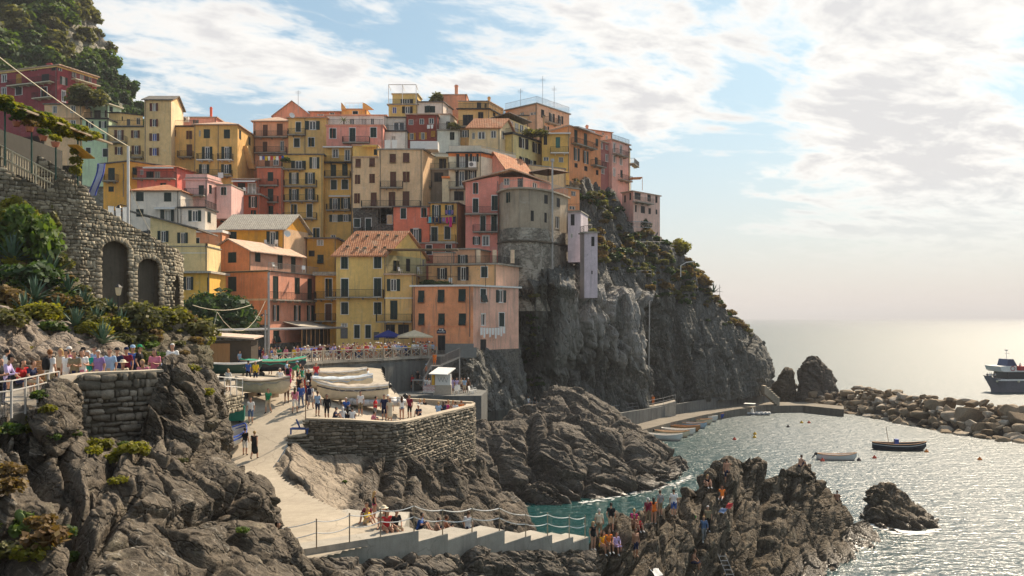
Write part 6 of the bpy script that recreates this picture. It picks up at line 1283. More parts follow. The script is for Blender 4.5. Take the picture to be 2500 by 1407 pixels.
def leaf_mesh(name,V,mat):
 n = len(V)//4;me = bpy.data.meshes.new(name);me.vertices.add(len(V));me.vertices.foreach_set('co',V.astype(np.float32).ravel());me.loops.add(len(V));me.loops.foreach_set('vertex_index',np.arange(len(V),dtype=np.int32))
 me.polygons.add(n);me.polygons.foreach_set('loop_start',np.arange(0,len(V),4,dtype=np.int32));me.materials.append(mat);me.update(calc_edges=True);return me
CR = {}
def crown(kind,var,mat):
 k = (kind,var,mat.name)
 if k not in CR:
  n,cl,lf,sh = {'tree':(2600,46,.13,(1,1,.85)),'bush':(1100,22,.15,(1,1,.7)),'herb':(420,12,.20,(1,1,.5)),'far':(520,16,.20,(1,1,.8))}[kind]
  CR[k] = leaf_mesh('crown',leaf_cloud(hash((kind,var))%9999 if False else var*31+len(kind),n,cl,1.0,lf,sh),mat)
 return CR[k]
STEM = {}
def stem_mesh(var):
 if var not in STEM:
  mb = MB();r = random.Random(var);mb.bar((0,0,-.15),(0,0,.45),.07,6,.05)
  for i in range(6):a = i*1.05+r.random();mb.bar((0,0,.2+.1*r.random()),(.5*math.cos(a),.5*math.sin(a),.55+.3*r.random()),.035,5,.012)
  STEM[var] = mb.mesh('trunk',[BARK])
 return STEM[var]
def shrub(name,label,p,rx,rz,mat,kind='bush',var=None,cat='shrub',group=None,sink=.15):
 var = random.randrange(4) if var is None else var
 t = thing(name,p,label,cat,group);m = Matrix.Translation(Vector(p)+UP*(rz*.35-sink*rz))@Matrix.Rotation(random.random()*6.3,4,'Z')@Matrix.Diagonal((rx,rx,rz,1))
 obj('crown',crown(kind,var,mat),None,t,mx=m);obj('trunk',stem_mesh(var),None,t,mx=Matrix.Translation(Vector(p)-UP*.1*rz)@Matrix.Diagonal((rx,rx,rz,1)));return t
def on(px,py,names=None):
 h = cast(px,py,names);return None if h is None else Vector(h[0])
def scrub(name,label,spots,mats_w,kind='far',parent=None):
 """spots: [(pos, rx, rz, matindex)] merged per material"""
 by = {}
 for p,rx,rz,mi in spots:by.setdefault(mi,[]).append((p,rx,rz))
 for mi,lst in by.items():
  Vs = []
  for p,rx,rz in lst:
   base = SRC[(kind,random.randrange(5))];a = random.random()*6.3;c,s = math.cos(a),math.sin(a);q = base*np.array([rx,rx,rz]);q = np.stack([q[:,0]*c-q[:,1]*s,q[:,0]*s+q[:,1]*c,q[:,2]],1)
   Vs.append(q+np.array([p[0],p[1],p[2]+rz*.25]))
  o = obj(name,leaf_mesh(name,np.concatenate(Vs),mats_w[mi]));tag(o,label,'vegetation',kind='stuff')
SRC = {(k,v):leaf_cloud(v*17+3+len(k),n,cl,1.0,lf,sh) for k,n,cl,lf,sh in (('far',420,14,.24,(1,1,.8)),('herb',260,10,.26,(1,1,.5))) for v in range(5)}
sp = []
for i in range(620):
 px,py = random.uniform(-60,335),random.uniform(-40,330);h = cast(px,py,['mountain_side'])
 if h is None:continue
 u = fbm(np.array([[px/70,py/70,1.0]]),2,4)[0]
 bare = (px>150+py*.05 and px<235+py*.12 and 60<py<260 and u>-.15)
 if bare and random.random()<.8:continue
 r = random.uniform(1.8,4.6)*(.8 if px>200 else 1);sp.append((h[0],r,r*random.uniform(.75,1.1),0 if u<-.12 else (1 if u<.08 else 2)))
scrub('mountain_woods','dense evergreen scrub covering the steep mountain',sp,[LEAFD,LEAF,LEAFO])
sp = []
for i in range(900):
 px,py = random.uniform(1330,1790),random.uniform(420,800);lim = 640+(px-1450)*.42 if px>1450 else 560
 if py>lim+random.uniform(-20,30) or (px<1470 and py>660):continue
 h = cast(px,py,['headland'])
 if h is None:continue
 u = fbm(np.array([[px/60,py/60,2.0]]),2,6)[0]
 if u>.22 and random.random()<.7:continue
 r = random.uniform(.5,1.5);sp.append((h[0],r,r*.75,random.choice((0,0,1,1,3,3))))
for i in range(160):
 t_ = random.random();px = 1690+150*t_+random.gauss(0,14);py = 640+180*t_+random.gauss(0,14);h = cast(px,py,['headland'])
 if h is not None:r = random.uniform(.5,1.2);sp.append((h[0],r,r*.7,random.choice((1,2,3,3))))
for i in range(70):
 px,py = random.uniform(1130,1320),random.uniform(700,960);h = cast(px,py,['headland'])
 if h is not None:r = random.uniform(.4,.9);sp.append((h[0],r,r*.7,random.choice((0,1,0))))
scrub('headland_scrub','dark scrub and dry growth on the headland',sp,[LEAFD,LEAFO,LEAF,LEAFB])
for i,(px,py,r,m,kd,lb) in enumerate(((1645,575,4.2,LEAFO,'tree','wispy backlit tree on the headland edge below the lone pink house'),(1608,560,2.6,LEAFY,'bush','yellow green bush right of the lone pink house'),(1660,610,2.2,LEAFY,'bush','sunlit yellow bush at the headland railing'),(1560,560,2.4,LEAFD,'bush','dark bush under the terrace of the lone pink house'),(1705,690,2.0,LEAFB,'bush','rusty brown bush on the sea edge of the headland'))):
 p = on(px,py,['headland'])
 if p:shrub('headland_bush' if kd=='bush' else 'headland_tree',lb,p,r,r,m,kd,i,'tree' if kd=='tree' else 'bush')
def tree(label,p,rx,rz,mat,var=0,trunk=2.0,cat='tree'):
 t = thing('tree',p,label,cat);obj('crown',crown('tree',var,mat),None,t,mx=Matrix.Translation(Vector(p)+UP*(trunk+rz*.3))@Matrix.Diagonal((rx,rx,rz,1)))
 mb = MB();b = Vector(p);mb.bar(b-UP*.3,b+UP*(trunk+rz*.3),.22,7,.12)
 for i in range(6):a = i*1.1;mb.bar(b+UP*(trunk*.8),b+UP*(trunk+rz*.5)+Vector((rx*.5*math.cos(a),rx*.5*math.sin(a),0)),.10,5,.03)
 obj('trunk',mb,BARK,t);return t
tree('big dark green fig tree in front of the orange gabled house',P(545,830,100),3.9,3.6,LEAFD,1,1.2)
tree('dark green tree half hidden behind the stone wall shrubs',P(490,800,97),2.4,2.6,LEAFD,2,.8)
tree('olive brown round tree in front of the wine red hotel',P(212,262,150),3.6,2.9,LEAFO,3,.6)
shrub('terrace_bush','pale bush on the skyline beside the salmon house',P(1068,247,168),1.7,1.7,LEAFO,'bush',1,'bush')
shrub('terrace_bush','grey green potted bush on the pale bluish white terrace',P(zx(4,240),zy(4,405),152.5),1.3,.9,LEAFO,'bush',2,'bush')
shrub('terrace_bush','dark creeper on the roof terrace above the pale yellow house',P(zx(4,960),zy(4,470),152),2.6,1.2,LEAFO,'bush',3,'bush')
shrub('terrace_bush','small round bush on the bunting terrace',P(zx(3,352),zy(3,700),146),1.0,.8,LEAF,'bush',0,'bush')
shrub('terrace_hedge','green hedge along the railing of the orange harbour house terrace',P(zx(6,890),zy(6,782),116),1.5,.8,LEAF,'bush',0,'bush')
shrub('terrace_hedge','dark hedge at the right end of the orange harbour house terrace',P(zx(6,1010),zy(6,782),116),1.5,.6,LEAF,'bush',1,'bush')
shrub('flower_pot','yellow flowering pot plant on the slim lavender tower',P(zx(7,968),zy(7,600),132),.7,.7,LEAFY,'herb',1,'pot plant')
def palm(name,label,p,r,n,mat,cat,droop=.5,up=.7,wid=.09,trunk=0.0):
 t = thing(name,p,label,cat);b = Vector(p)+UP*trunk
 if trunk:mb = MB();mb.bar(p,b,.12,7);obj('trunk',mb,BARK,t)
 for i in range(n):
  a = i*2.399+random.random()*.4;el = up*(.25+1.0*((i+.5)/n));L = r*random.uniform(.8,1.1);d = Vector((math.cos(a)*math.cos(el),math.sin(a)*math.cos(el),math.sin(el)));sd = d.cross(UP).normalized();vs = [];fs = [];K_ = 5
  nn = sd.cross(d).normalized()
  for k in range(K_+1):
   u = k/K_;c = b+d*(L*u)-UP*(droop*L*u*u*math.cos(el));w = wid*L*(1-u)**.7*(1+.6*u)+.004;vs+=[c-sd*w+nn*w*.55,c-nn*w*.15,c+sd*w+nn*w*.55]
   if k:q = 3*(k-1);fs+=[(q,q+1,q+4,q+3),(q+1,q+2,q+5,q+4)]
  mb = MB();mb.add(vs,fs);obj('leaf',mb,mat,t,smooth=True)
 return t
palm('palm_plant','small palm in a pot on the white sun terrace',P(zx(3,865),zy(3,375),152),1.6,14,LEAF,'palm',.8,.9,.05,.6)
SL = ['hillside_slope','bare_rock_face']
for i,(px,py,rx,rz,m,kd,lb) in enumerate(((65,620,1.9,2.6,LEAF,'tree','tall dark leafy shrub in front of the arched stone wall'),(20,585,1.6,1.9,LEAFY,'bush','yellow green shrub at the left edge below the walkway'),(110,560,1.2,1.7,LEAFO,'bush','sunlit tip of the tall shrub by the stone wall'),(75,690,1.8,1.3,LEAFD,'bush','dark shrub between the agaves'),(130,650,1.2,1.0,LEAFO,'bush','dry olive shrub under the arched wall'),(195,680,.9,.7,LEAFY,'herb','yellow flowering herb left of the first arch'),(235,770,1.3,.9,LEAFO,'bush','grey green bush below the first arch'),(265,800,1.0,.8,LEAFY,'bush','yellow green bush right of the bare rock'),(200,790,1.2,.8,LEAFO,'bush','olive bush above the bare rock'),(335,790,1.4,1.3,LEAFO,'bush','round pale green bush on the coursed stone wall'),(385,790,1.1,.8,LEAFO,'bush','low dry bush between the arches and the coursed wall'),(425,790,1.2,1.0,LEAFY,'bush','yellow green bush at the end of the arched wall'),(455,800,1.2,.9,LEAFB,'bush','brownish bush at the corner above the harbour'),(490,815,1.2,1.0,LEAFO,'bush','drooping dry bush on the rock corner'),(505,840,.8,1.0,LEAFY,'herb','yellow herb hanging on the rock corner'),(435,720,.6,1.2,LEAFY,'herb','yellow creeper on the end of the arched wall'),(130,810,.8,.6,LEAF,'herb','fresh green herb on the bare rock'),(395,880,.9,.6,LEAF,'herb','green herb at the foot of the coursed wall'),(15,740,1.2,.9,LEAFB,'bush','dry brown bush left among the agaves'),(160,745,1.1,.7,LEAFB,'bush','dry brown bush below the agaves'),(300,835,.8,.6,LEAFO,'herb','small olive herb right of the bare rock'),(100,775,1.2,.8,LEAFY,'bush','yellow green bush on the crest of the bare rock'),(20,790,1.0,.7,LEAFO,'bush','olive bush at the left end of the bare rock'),(225,815,1.0,.7,LEAFY,'bush','bright bush at the right shoulder of the bare rock'),(40,540,1.5,1.5,LEAFY,'bush','sunny yellow green bush in front of the walkway wall'))):
 p = on(px,py,SL)
 if p:shrub('slope_shrub',lb,p,rx,rz,m,kd,i%4,'shrub','shrubs on the slope above the path')
for i,(px,py,r,lb) in enumerate(((30,640,1.9,'large agave at the left edge below the tall shrub'),(120,680,1.9,'large spreading agave in front of the tall shrub'),(85,735,1.5,'agave below the spreading agave'),(205,760,1.4,'agave on the slope under the first arch'),(235,800,1.5,'agave above the right end of the bare rock'),(250,840,1.3,'agave hanging over the bare rock'),(295,805,1.2,'agave beside the coursed stone wall'),(165,720,1.3,'agave between the spreading agave and the first arch'),(140,775,1.3,'agave at the top of the bare rock'),(60,770,1.3,'agave on the left crest of the bare rock'),(185,800,1.2,'agave low on the bare rock, right of its crest'),(270,770,1.1,'agave right below the first arch foot'))):
 p = on(px,py,SL)
 if p:palm('agave',lb,p,r,22,AGAVE,'agave',.25,1.25,.075)
sp = []
for i in range(420):
 px,py = random.uniform(-60,500),random.uniform(430,880);h = cast(px,py,['hillside_slope'])
 if h is None:continue
 r = random.uniform(.25,.7);sp.append((h[0],r,r*.7,random.choice((0,1,1,2,3))))
scrub('slope_undergrowth','dry grass and low herbs on the slope',sp,[LEAF,LEAFO,LEAFB,LEAFY],'herb')
FR = ['foreground_rocks','rock_outcrop','rock_outcrop.001','stair_rocks','rock_ledge','ramp_bank']
for i,(px,py,r,m,lb) in enumerate(((60,1035,.45,LEAFY,'bright yellow green samphire under the viewpoint railing'),(100,975,.40,LEAF,'green samphire at the foot of the railing boulder'),(115,1010,.35,LEAFY,'small samphire tuft on the railing boulder'),(240,1095,.50,LEAFY,'yellow samphire below the sunken wall'),(320,1115,.60,LEAFY,'largest yellow samphire cushion beside the outcrop'),(275,1130,.40,LEAFY,'low samphire tuft next to the largest cushion'),(185,1065,.25,LEAF,'small green tuft left of the sunken wall'),(290,1180,.30,LEAFY,'samphire tuft on the middle boulder'),(25,1160,.45,LEAFB,'orange brown succulent at the left edge'),(40,1300,.55,LEAF,'green herb behind the prickly pear'),(110,1340,.60,LEAFB,'orange flowering herb by the prickly pear'),(150,1310,.35,LEAF,'green herb on the bottom left rock'),(505,965,.35,LEAFY,'samphire on top of the outcrop'),(560,985,.4,LEAFY,'yellow creeper on the wall by the slipway'),(605,1130,.2,LEAFY,'tiny tuft at the slipway edge'),(590,1300,.25,LEAF,'green tuft in the rock cleft'),(185,1370,.3,LEAF,'green tuft at the bottom left'),(840,1180,.25,LEAF,'green tuft on the rock bank'),(75,1060,.4,LEAFY,'yellow samphire below the railing samphire'),(20,1060,.5,LEAF,'green samphire at the left edge under the railing'),(225,1110,.35,LEAFY,'yellow samphire left of the largest cushion'),(345,1100,.4,LEAFY,'samphire right of the largest cushion'),(20,1210,.5,LEAFB,'rust brown succulent mat at the left edge'),(70,1365,.45,LEAFY,'yellow flowering herb under the orange herb'),(10,1370,.5,LEAFO,'olive herb at the bottom left corner'),(95,1290,.4,LEAFB,'orange brown herb above the cactus herbs'),(130,1075,.3,LEAF,'green tuft on the cleft edge'),(470,905,.35,LEAFY,'yellow tuft on the outcrop top'),(300,1095,.3,LEAF,'green tuft behind the largest cushion'),(445,1130,.22,LEAFO,'olive tuft on the outcrop foot'))):
 p = on(px,py,FR)
 if p:shrub('rock_samphire',lb,p,r,r*.8,m,'herb',i%4,'plant','plants on the near rocks',0)
pp = on(40,1300,FR)
if pp:
 t = thing('prickly_pear',pp,'prickly pear cactus with green pads at the bottom left','cactus');base = MB();r = random.Random(5)
 for i in range(16):
  c = Vector((r.uniform(-.4,.35),r.uniform(-.2,.2),r.uniform(.0,.45)));R_ = Matrix.Translation(pp+c)@Matrix.Rotation(r.uniform(-.8,.8),4,'Y')@Matrix.Rotation(r.uniform(-.7,.7),4,'Z');mb = MB()
  mb.lathe((0,0,0),[(0,-.12),(.04,-.10),(.075,-.03),(.08,.03),(.06,.09),(0,.12)],10);mb.v = [(x,y*.22,z) for x,y,z in mb.v]
  obj('pad',mb,CACTUS,t,mx=R_,smooth=True)
vt = thing('vine_pergola',P(90,330,50),'vine covered pergola over the terrace above the stone wall','pergola')
a,b = P(-60,235,46),P(190,330,56);mb = MB();n_ = Vector((.3,1,0)).normalized()*3
for k in range(7):q = a.lerp(b,k/6);mb.bar(q,q+n_,.05,4);
mb.bar(a,b,.08,4);mb.bar(a+n_,b+n_,.08,4);obj('beam',mb,WOOD,vt)
for k in range(5):q = a.lerp(b,k/4);mb = MB();mb.bar(Vector((q.x,q.y,q.z-3.2)),q,.05,6);obj('post',mb,plain('green_post',(.02,.07,.05,1)),vt)
for k in range(40):q = a.lerp(b,k/39)+n_*random.uniform(-.15,.6)+UP*random.uniform(-.2,.25);obj('vine',crown('herb',k%4,(LEAFY,LEAF)[k%3==1]),None,vt,mx=Matrix.Translation(q)@Matrix.Diagonal((.75,.75,.55,1)))
for k in range(3):obj('vine',crown('herb',k,LEAFY),None,vt,mx=Matrix.Translation(P(185,370+25*k,55))@Matrix.Diagonal((.5,.5,.6,1)))
mb = MB();q = [P(165,355,55),P(190,355,54),P(232,388,54),P(200,388,55.5)];mb.add(q+[v+UP*.05 for v in q],[(0,1,2,3),(7,6,5,4),(0,4,5,1),(1,5,6,2),(2,6,7,3)]);tag(obj('awning',mb,plain('amber_canvas',(.75,.36,.04,1),.8)),'amber yellow awning at the end of the vine pergola','awning')
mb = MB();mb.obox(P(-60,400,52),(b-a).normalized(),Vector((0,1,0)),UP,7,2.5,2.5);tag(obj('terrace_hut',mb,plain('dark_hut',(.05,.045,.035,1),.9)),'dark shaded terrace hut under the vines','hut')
for i,(px,py,m,lb) in enumerate(((40,295,LEAF,'hanging pot of green leaves under the pergola, left'),(105,330,LEAF,'hanging terracotta pot of green leaves mid pergola'),(135,345,LEAFY,'flower pot with red blooms on the pergola edge'),(72,308,LEAFB,'dry hanging plant under the pergola'))):
 p = P(px,py,50);shrub('hanging_pot',lb,p,.45,.4,m,'herb',i,'pot plant','pots under the pergola',0);mb = MB();mb.lathe(p-UP*.32,[(.16,0),(.24,.25),(.25,.26)],10)
 obj('pot',mb,plain('terracotta_pot',(.45,.15,.08,1)),bpy.data.objects[thing.__name__] if False else [o for o in COL.objects if o.name.startswith('hanging_pot')][-1])
 # people: one continuous body surface per pose
TAGS = ('head','torso','hips','uparm','forearm','hand','thigh_up','thigh_low','calf','foot','hair','skirt')
def surface_nets(Fv,org,h):
 ins = Fv<0;nx,ny,nz = Fv.shape;cnt = np.zeros((nx-1,ny-1,nz-1),int);acc = np.zeros((nx-1,ny-1,nz-1,3));num = np.zeros((nx-1,ny-1,nz-1))
 I,J,K_ = np.meshgrid(np.arange(nx-1),np.arange(ny-1),np.arange(nz-1),indexing='ij');base = np.stack([I,J,K_],-1).astype(float)
 cor = [(a,b,c) for a in (0,1) for b in (0,1) for c in (0,1)]
 def sl(c):return tuple(slice(c[i],c[i]+(nx,ny,nz)[i]-1) for i in range(3))
 for c in cor:cnt+=ins[sl(c)]
 act = (cnt>0)&(cnt<8)
 for i,a in enumerate(cor):
  for b in cor[i+1:]:
   if sum(abs(a[k]-b[k]) for k in range(3))!=1:continue
   fa,fb = Fv[sl(a)],Fv[sl(b)];x = (fa<0)!=(fb<0);t = np.where(x,fa/(fa-fb+1e-12),0)
   acc+=x[...,None]*(base+np.array(a)+t[...,None]*(np.array(b)-np.array(a)));num+=x
 idx = -np.ones(act.shape,int);idx[act] = np.arange(act.sum());V = org+h*(acc[act]/num[act][:,None]);fs = []
 for ax in range(3):
  o1,o2 = (ax+1)%3,(ax+2)%3;s0 = [slice(1,-1)]*3;s0[ax] = slice(0,-1);s1 = list(s0);s1[ax] = slice(1,None)
  A = ins[tuple(s0)];B = ins[tuple(s1)];w = np.argwhere(A!=B)
  if not len(w):continue
  sgn = A[A!=B];w = w+np.array([0 if k==ax else 1 for k in range(3)]);q = []
  for d1,d2 in ((0,0),(-1,0),(-1,-1),(0,-1)):e = w.copy();e[:,o1]+=d1;e[:,o2]+=d2;q.append(idx[e[:,0],e[:,1],e[:,2]])
  q = np.stack(q,1);q[~sgn] = q[~sgn][:,::-1];fs.append(q)
 return V,np.concatenate(fs)
def J(side,**k):return k
def skeleton(pose):
 """joints; x right, y forward, z up"""
 S = dict(hip=(0,0,.93),chest=(0,.01,1.27),neck=(0,0,1.47),head=(0,.03,1.62))
 L = {}
 for s in (-1,1):L[s] = dict(hp=(.09*s,0,.90),kn=(.105*s,.02,.50),an=(.10*s,-.02,.09),to=(.125*s,.13,.045),sh=(.175*s,0,1.40),el=(.245*s,-.04,1.13),wr=(.245*s,.06,.90),hd=(.235*s,.10,.80))
 def mv(dct,**k):dct.update(k)
 def shift(dy,dz,lean=0):
  for k in ('chest','neck','head'):x,y,z = S[k];S[k] = (x,y+dy+lean*(z-.93),z+dz)
  for s in (-1,1):
   for k in ('sh','el','wr','hd'):x,y,z = L[s][k];L[s][k] = (x,y+dy+lean*(z-.93),z+dz)
 p = pose
 if p=='walk':
  mv(L[1],kn=(.1,.16,.52),an=(.1,.20,.10),to=(.11,.35,.06),el=(.25,-.14,1.15),wr=(.24,-.12,.92),hd=(.23,-.08,.82));mv(L[-1],kn=(-.1,-.05,.49),an=(-.1,-.28,.13),to=(-.11,-.16,.05),el=(-.25,.08,1.14),wr=(-.22,.24,.98),hd=(-.2,.31,.92))
 if p=='photo':
  for s in (-1,1):mv(L[s],el=(.21*s,.20,1.22),wr=(.09*s,.33,1.46),hd=(.05*s,.36,1.55))
 if p=='phone':
  for s in (-1,1):mv(L[s],el=(.23*s,.04,1.14),wr=(.09*s,.27,1.17),hd=(.04*s,.31,1.22))
  S['head'] = (0,.07,1.60)
 if p=='lean':
  shift(0,-.03,.35)
  for s in (-1,1):mv(L[s],el=(.26*s,.28,1.08),wr=(.16*s,.46,1.08),hd=(.08*s,.50,1.08))
 if p=='akimbo':mv(L[1],el=(.36,-.06,1.16),wr=(.19,.02,.99),hd=(.13,.05,.97))
 if p=='wave':mv(L[1],el=(.34,.05,1.5),wr=(.25,.1,1.72),hd=(.22,.12,1.80))
 if p in ('sit','sitg','sitx','sitk'):
  for k in S:x,y,z = S[k];S[k] = (x,y,z-.82)
  for s in (-1,1):
   for k in ('sh','el','wr','hd'):x,y,z = L[s][k];L[s][k] = (x,y,z-.82)
   if p=='sit':mv(L[s],hp=(.09*s,.02,.10),kn=(.12*s,.44,.09),an=(.11*s,.46,-.34),to=(.12*s,.60,-.39),el=(.26*s,.14,.33),wr=(.14*s,.34,.20),hd=(.10*s,.40,.18))
   if p=='sitg':mv(L[s],hp=(.09*s,.02,.10),kn=(.15*s,.36,.44),an=(.11*s,.58,.08),to=(.12*s,.72,.045),el=(.27*s,.20,.36),wr=(.12*s,.40,.40),hd=(.05*s,.44,.38))
   if p=='sitx':mv(L[s],hp=(.09*s,.02,.10),kn=(.11*s,.46,.17),an=(.10*s,.88,.08),to=(.12*s,.94,.18),el=(.28*s,-.22,.33),wr=(.27*s,-.30,.10),hd=(.27*s,-.30,.04))
   if p=='sitk':mv(L[s],hp=(.09*s,.02,.10),kn=(.30*s,.28,.16),an=(.08*s,.34,.07),to=(-.05*s,.36,.06),el=(.27*s,.12,.30),wr=(.16*s,.27,.22),hd=(.10*s,.31,.20))
  if p=='sitx':
   for k in ('chest','neck','head'):x,y,z = S[k];S[k] = (x,y-.35*(z-.1),z-.03)
   for s in (-1,1):x,y,z = L[s]['sh'];L[s]['sh'] = (x,y-.35*(z-.1),z-.03);L[s]['el'] = (.28*s,-.34,.33);L[s]['wr'] = (.27*s,-.42,.1);L[s]['hd'] = (.27*s,-.42,.04)
  elif p!='sitk':
   for k in ('chest','neck','head'):x,y,z = S[k];S[k] = (x,y+.22*(z-.1),z-.02)
   for s in (-1,1):x,y,z = L[s]['sh'];L[s]['sh'] = (x,y+.22*(z-.1),z-.02)
 if p=='bend':
  for k in ('chest','neck','head'):x,y,z = S[k];d = z-.93;S[k] = (x,y+d*.85,.93+d*.5)
  for s in (-1,1):L[s]['sh'] = (.175*s,.42,1.14);mv(L[s],el=(.22*s,.50,.88),wr=(.16*s,.58,.66),hd=(.13*s,.62,.56),kn=(.12*s,.10,.50))
 if p=='climb':
  shift(.05,-.1,.45);mv(L[1],hp=(.09,0,.82),kn=(.14,.34,.72),an=(.13,.34,.30),to=(.14,.48,.28),el=(.3,.45,1.2),wr=(.25,.6,1.2),hd=(.24,.66,1.22));mv(L[-1],hp=(-.09,0,.82),kn=(-.1,.05,.45));S['hip'] = (0,0,.84)
 return S,L
def body(pose,female=False,dress=False,longhair=False,heavy=1.0,h=.03):
 S,L = skeleton(pose);seg = []
 def add(a,b,ra,rb,t):seg.append((np.array(a,float),np.array(b,float),ra,rb,TAGS.index(t)))
 w = heavy;hip,ch,nk,hd = S['hip'],S['chest'],S['neck'],S['head']
 for s in (-1,1):
  l = L[s];kn,hp = np.array(l['kn']),np.array(l['hp']);mid = hp+(kn-hp)*.55
  off = np.array((.055*s,0,0))
  add(np.array(hip)+off*1.1,np.array(hip)*.5+np.array(ch)*.5+off*.8,.115*w,.105*w,'hips' if False else 'torso');add(np.array(hip)*.5+np.array(ch)*.5+off*.8,np.array(ch)+off*1.1,.105*w,.125*(.9 if female else 1)*w,'torso')
  add(np.array(hip)+off+np.array((0,0,-.02)),hp,.125*w*(1.05 if female else 1),.095*w,'hips')
  add(hp,mid,.092*w,.075*w,'thigh_up');add(mid,kn,.075*w,.058,'thigh_low');add(kn,kn+(np.array(l['an'])-kn)*.4,.055,.056,'calf');add(kn+(np.array(l['an'])-kn)*.4,l['an'],.056,.038,'calf');add(l['an'],l['to'],.042,.034,'foot')
  add(np.array(ch)+np.array((.06*s,0,.08)),l['sh'],.075,.062,'torso');sh,el,wr = (np.array(l[k]) for k in ('sh','el','wr'));mm = sh+(el-sh)*.62
  add(sh,mm,.056*w,.047*w,'uparm');add(mm,el,.045,.040,'forearm');add(el,wr,.040,.030,'forearm');add(wr,l['hd'],.032,.024,'hand')
  add(wr+(np.array(l['hd'])-wr)*.3,wr+(np.array(l['hd'])-wr)*.7+np.array((-.03*s,.03,0)),.016,.013,'hand')
  add(np.array(hd)+np.array((.075*s,-.01,0)),np.array(hd)+np.array((.088*s,-.015,.02)),.016,.014,'head')
 add(np.array(nk)-np.array((0,0,.03)),np.array(nk)+(np.array(hd)-np.array(nk))*.5,.055,.05,'head')
 add(np.array(hd)+np.array((0,.018,-.06)),np.array(hd)+np.array((0,.0,.035)),.062,.088,'head');add(np.array(hd)+np.array((0,.085,-.005)),np.array(hd)+np.array((0,.098,-.025)),.016,.018,'head')
 add(np.array(hd)+np.array((0,-.03,.03)),np.array(hd)+np.array((0,-.02,.055)),.09,.085,'hair')
 if longhair:add(np.array(hd)+np.array((0,-.07,.02)),np.array(nk)+np.array((0,-.085,-.10)),.085,.07,'hair')
 if dress:
  kn = (np.array(L[1]['kn'])+np.array(L[-1]['kn']))/2;add(np.array(hip),kn*1.0+np.array((0,0,.02)),.15,.20,'skirt')
 pts = np.array([q for sgm in seg for q in (sgm[0],sgm[1])]);lo = pts.min(0)-.26;hi = pts.max(0)+.26
 ax = [np.arange(lo[k],hi[k],h) for k in range(3)];X = np.stack(np.meshgrid(*ax,indexing='ij'),-1)
 def dist(Pt,sg):a,b,ra,rb,_ = sg;ab = b-a;t = np.clip(((Pt-a)@ab)/(ab@ab+1e-9),0,1);return np.linalg.norm(Pt-a-t[...,None]*ab,axis=-1)-(ra+(rb-ra)*t)
 Fv = None;k = .022
 for sg in seg:
  d = dist(X,sg)
  if Fv is None:Fv = d
  else:m = np.clip(.5+.5*(Fv-d)/k,0,1);Fv = Fv*(1-m)+d*m-k*m*(1-m)
 V,Q = surface_nets(Fv,lo,h);cen = V[Q].mean(1);D = np.stack([dist(cen,sg) for sg in seg],1);tg = np.array([sg[4] for sg in seg])[D.argmin(1)]
 hdv = cen-np.array(hd);hairm = (np.isin(tg,(0,10)))&(np.linalg.norm(hdv,axis=1)<.2)&(hdv[:,2]>-.04)&((hdv[:,1]<.01)|(hdv[:,2]>.075));tg[hairm] = 10
 me = bpy.data.meshes.new('person_'+pose);me.from_pydata(V.tolist(),[],Q.tolist())
 for _ in TAGS:me.materials.append(None)
 me.polygons.foreach_set('material_index',tg.astype(np.int32));me.polygons.foreach_set('use_smooth',np.ones(len(Q),bool));me.update();return me
BODY = {}
def get_body(key,h=.03):
 if key not in BODY:
  p,o = key;BODY[key] = body(p,'f' in o,'d' in o,'l' in o,1.12 if 'h' in o else 1.0,h)
 return BODY[key]
def cloth(c):return plain('cloth_%d_%d_%d'%tuple(int(v*999) for v in c[:3]),c,.85,0,.15,.15)
PAL = {'white':(.72,.71,.69,1),'black':(.016,.016,.018,1),'navy':(.018,.025,.065,1),'red':(.50,.03,.035,1),'blue':(.05,.12,.38,1),'sky':(.30,.42,.58,1),'green':(.02,.22,.10,1),'teal':(.02,.30,.24,1),'yellow':(.70,.48,.03,1),'pink':(.60,.20,.27,1),'magenta':(.50,.03,.16,1),'purple':(.24,.16,.36,1),'lilac':(.46,.38,.62,1),'grey':(.24,.24,.24,1),'beige':(.50,.40,.28,1),'khaki':(.22,.18,.11,1),'brown':(.13,.07,.04,1),'orange':(.75,.19,.03,1),'maroon':(.18,.02,.04,1),'denim':(.09,.14,.25,1),'cream':(.62,.54,.40,1),'skin':(.48,.26,.17,1),'tan':(.34,.17,.10,1)}
HAIRC = {'dark':(.018,.012,.009,1),'brown':(.07,.035,.018,1),'fair':(.38,.24,.09,1),'white':(.55,.53,.50,1),'ginger':(.22,.08,.02,1)}
SKINM = {'skin':plain('skin_light',PAL['skin'],.55,0,.3,.06),'tan':plain('skin_tan',PAL['tan'],.55,0,.3,.06)}
for k,v in HAIRC.items():HAIRC[k] = plain('hair_'+k,v,.7,0,.3,.1)
HATM = {}
def hat_mesh(kind,col):
 k = (kind,col)
 if k not in HATM:
  mb = MB()
  if kind=='cap':mb.lathe((0,0,0),[(.108,.03),(.105,.08),(.07,.135),(0,.15)],10);mb.add([(-.07,.07,.04),(.07,.07,.04),(.05,.19,.03),(-.05,.19,.03)],[(0,1,2,3)])
  else:mb.lathe((0,0,0),[(.21,.035),(.12,.05),(.11,.11),(.06,.145),(0,.15)],12)
  HATM[k] = mb.mesh('hat',[cloth(PAL[col])],True)
 return HATM[k]
NP = 0
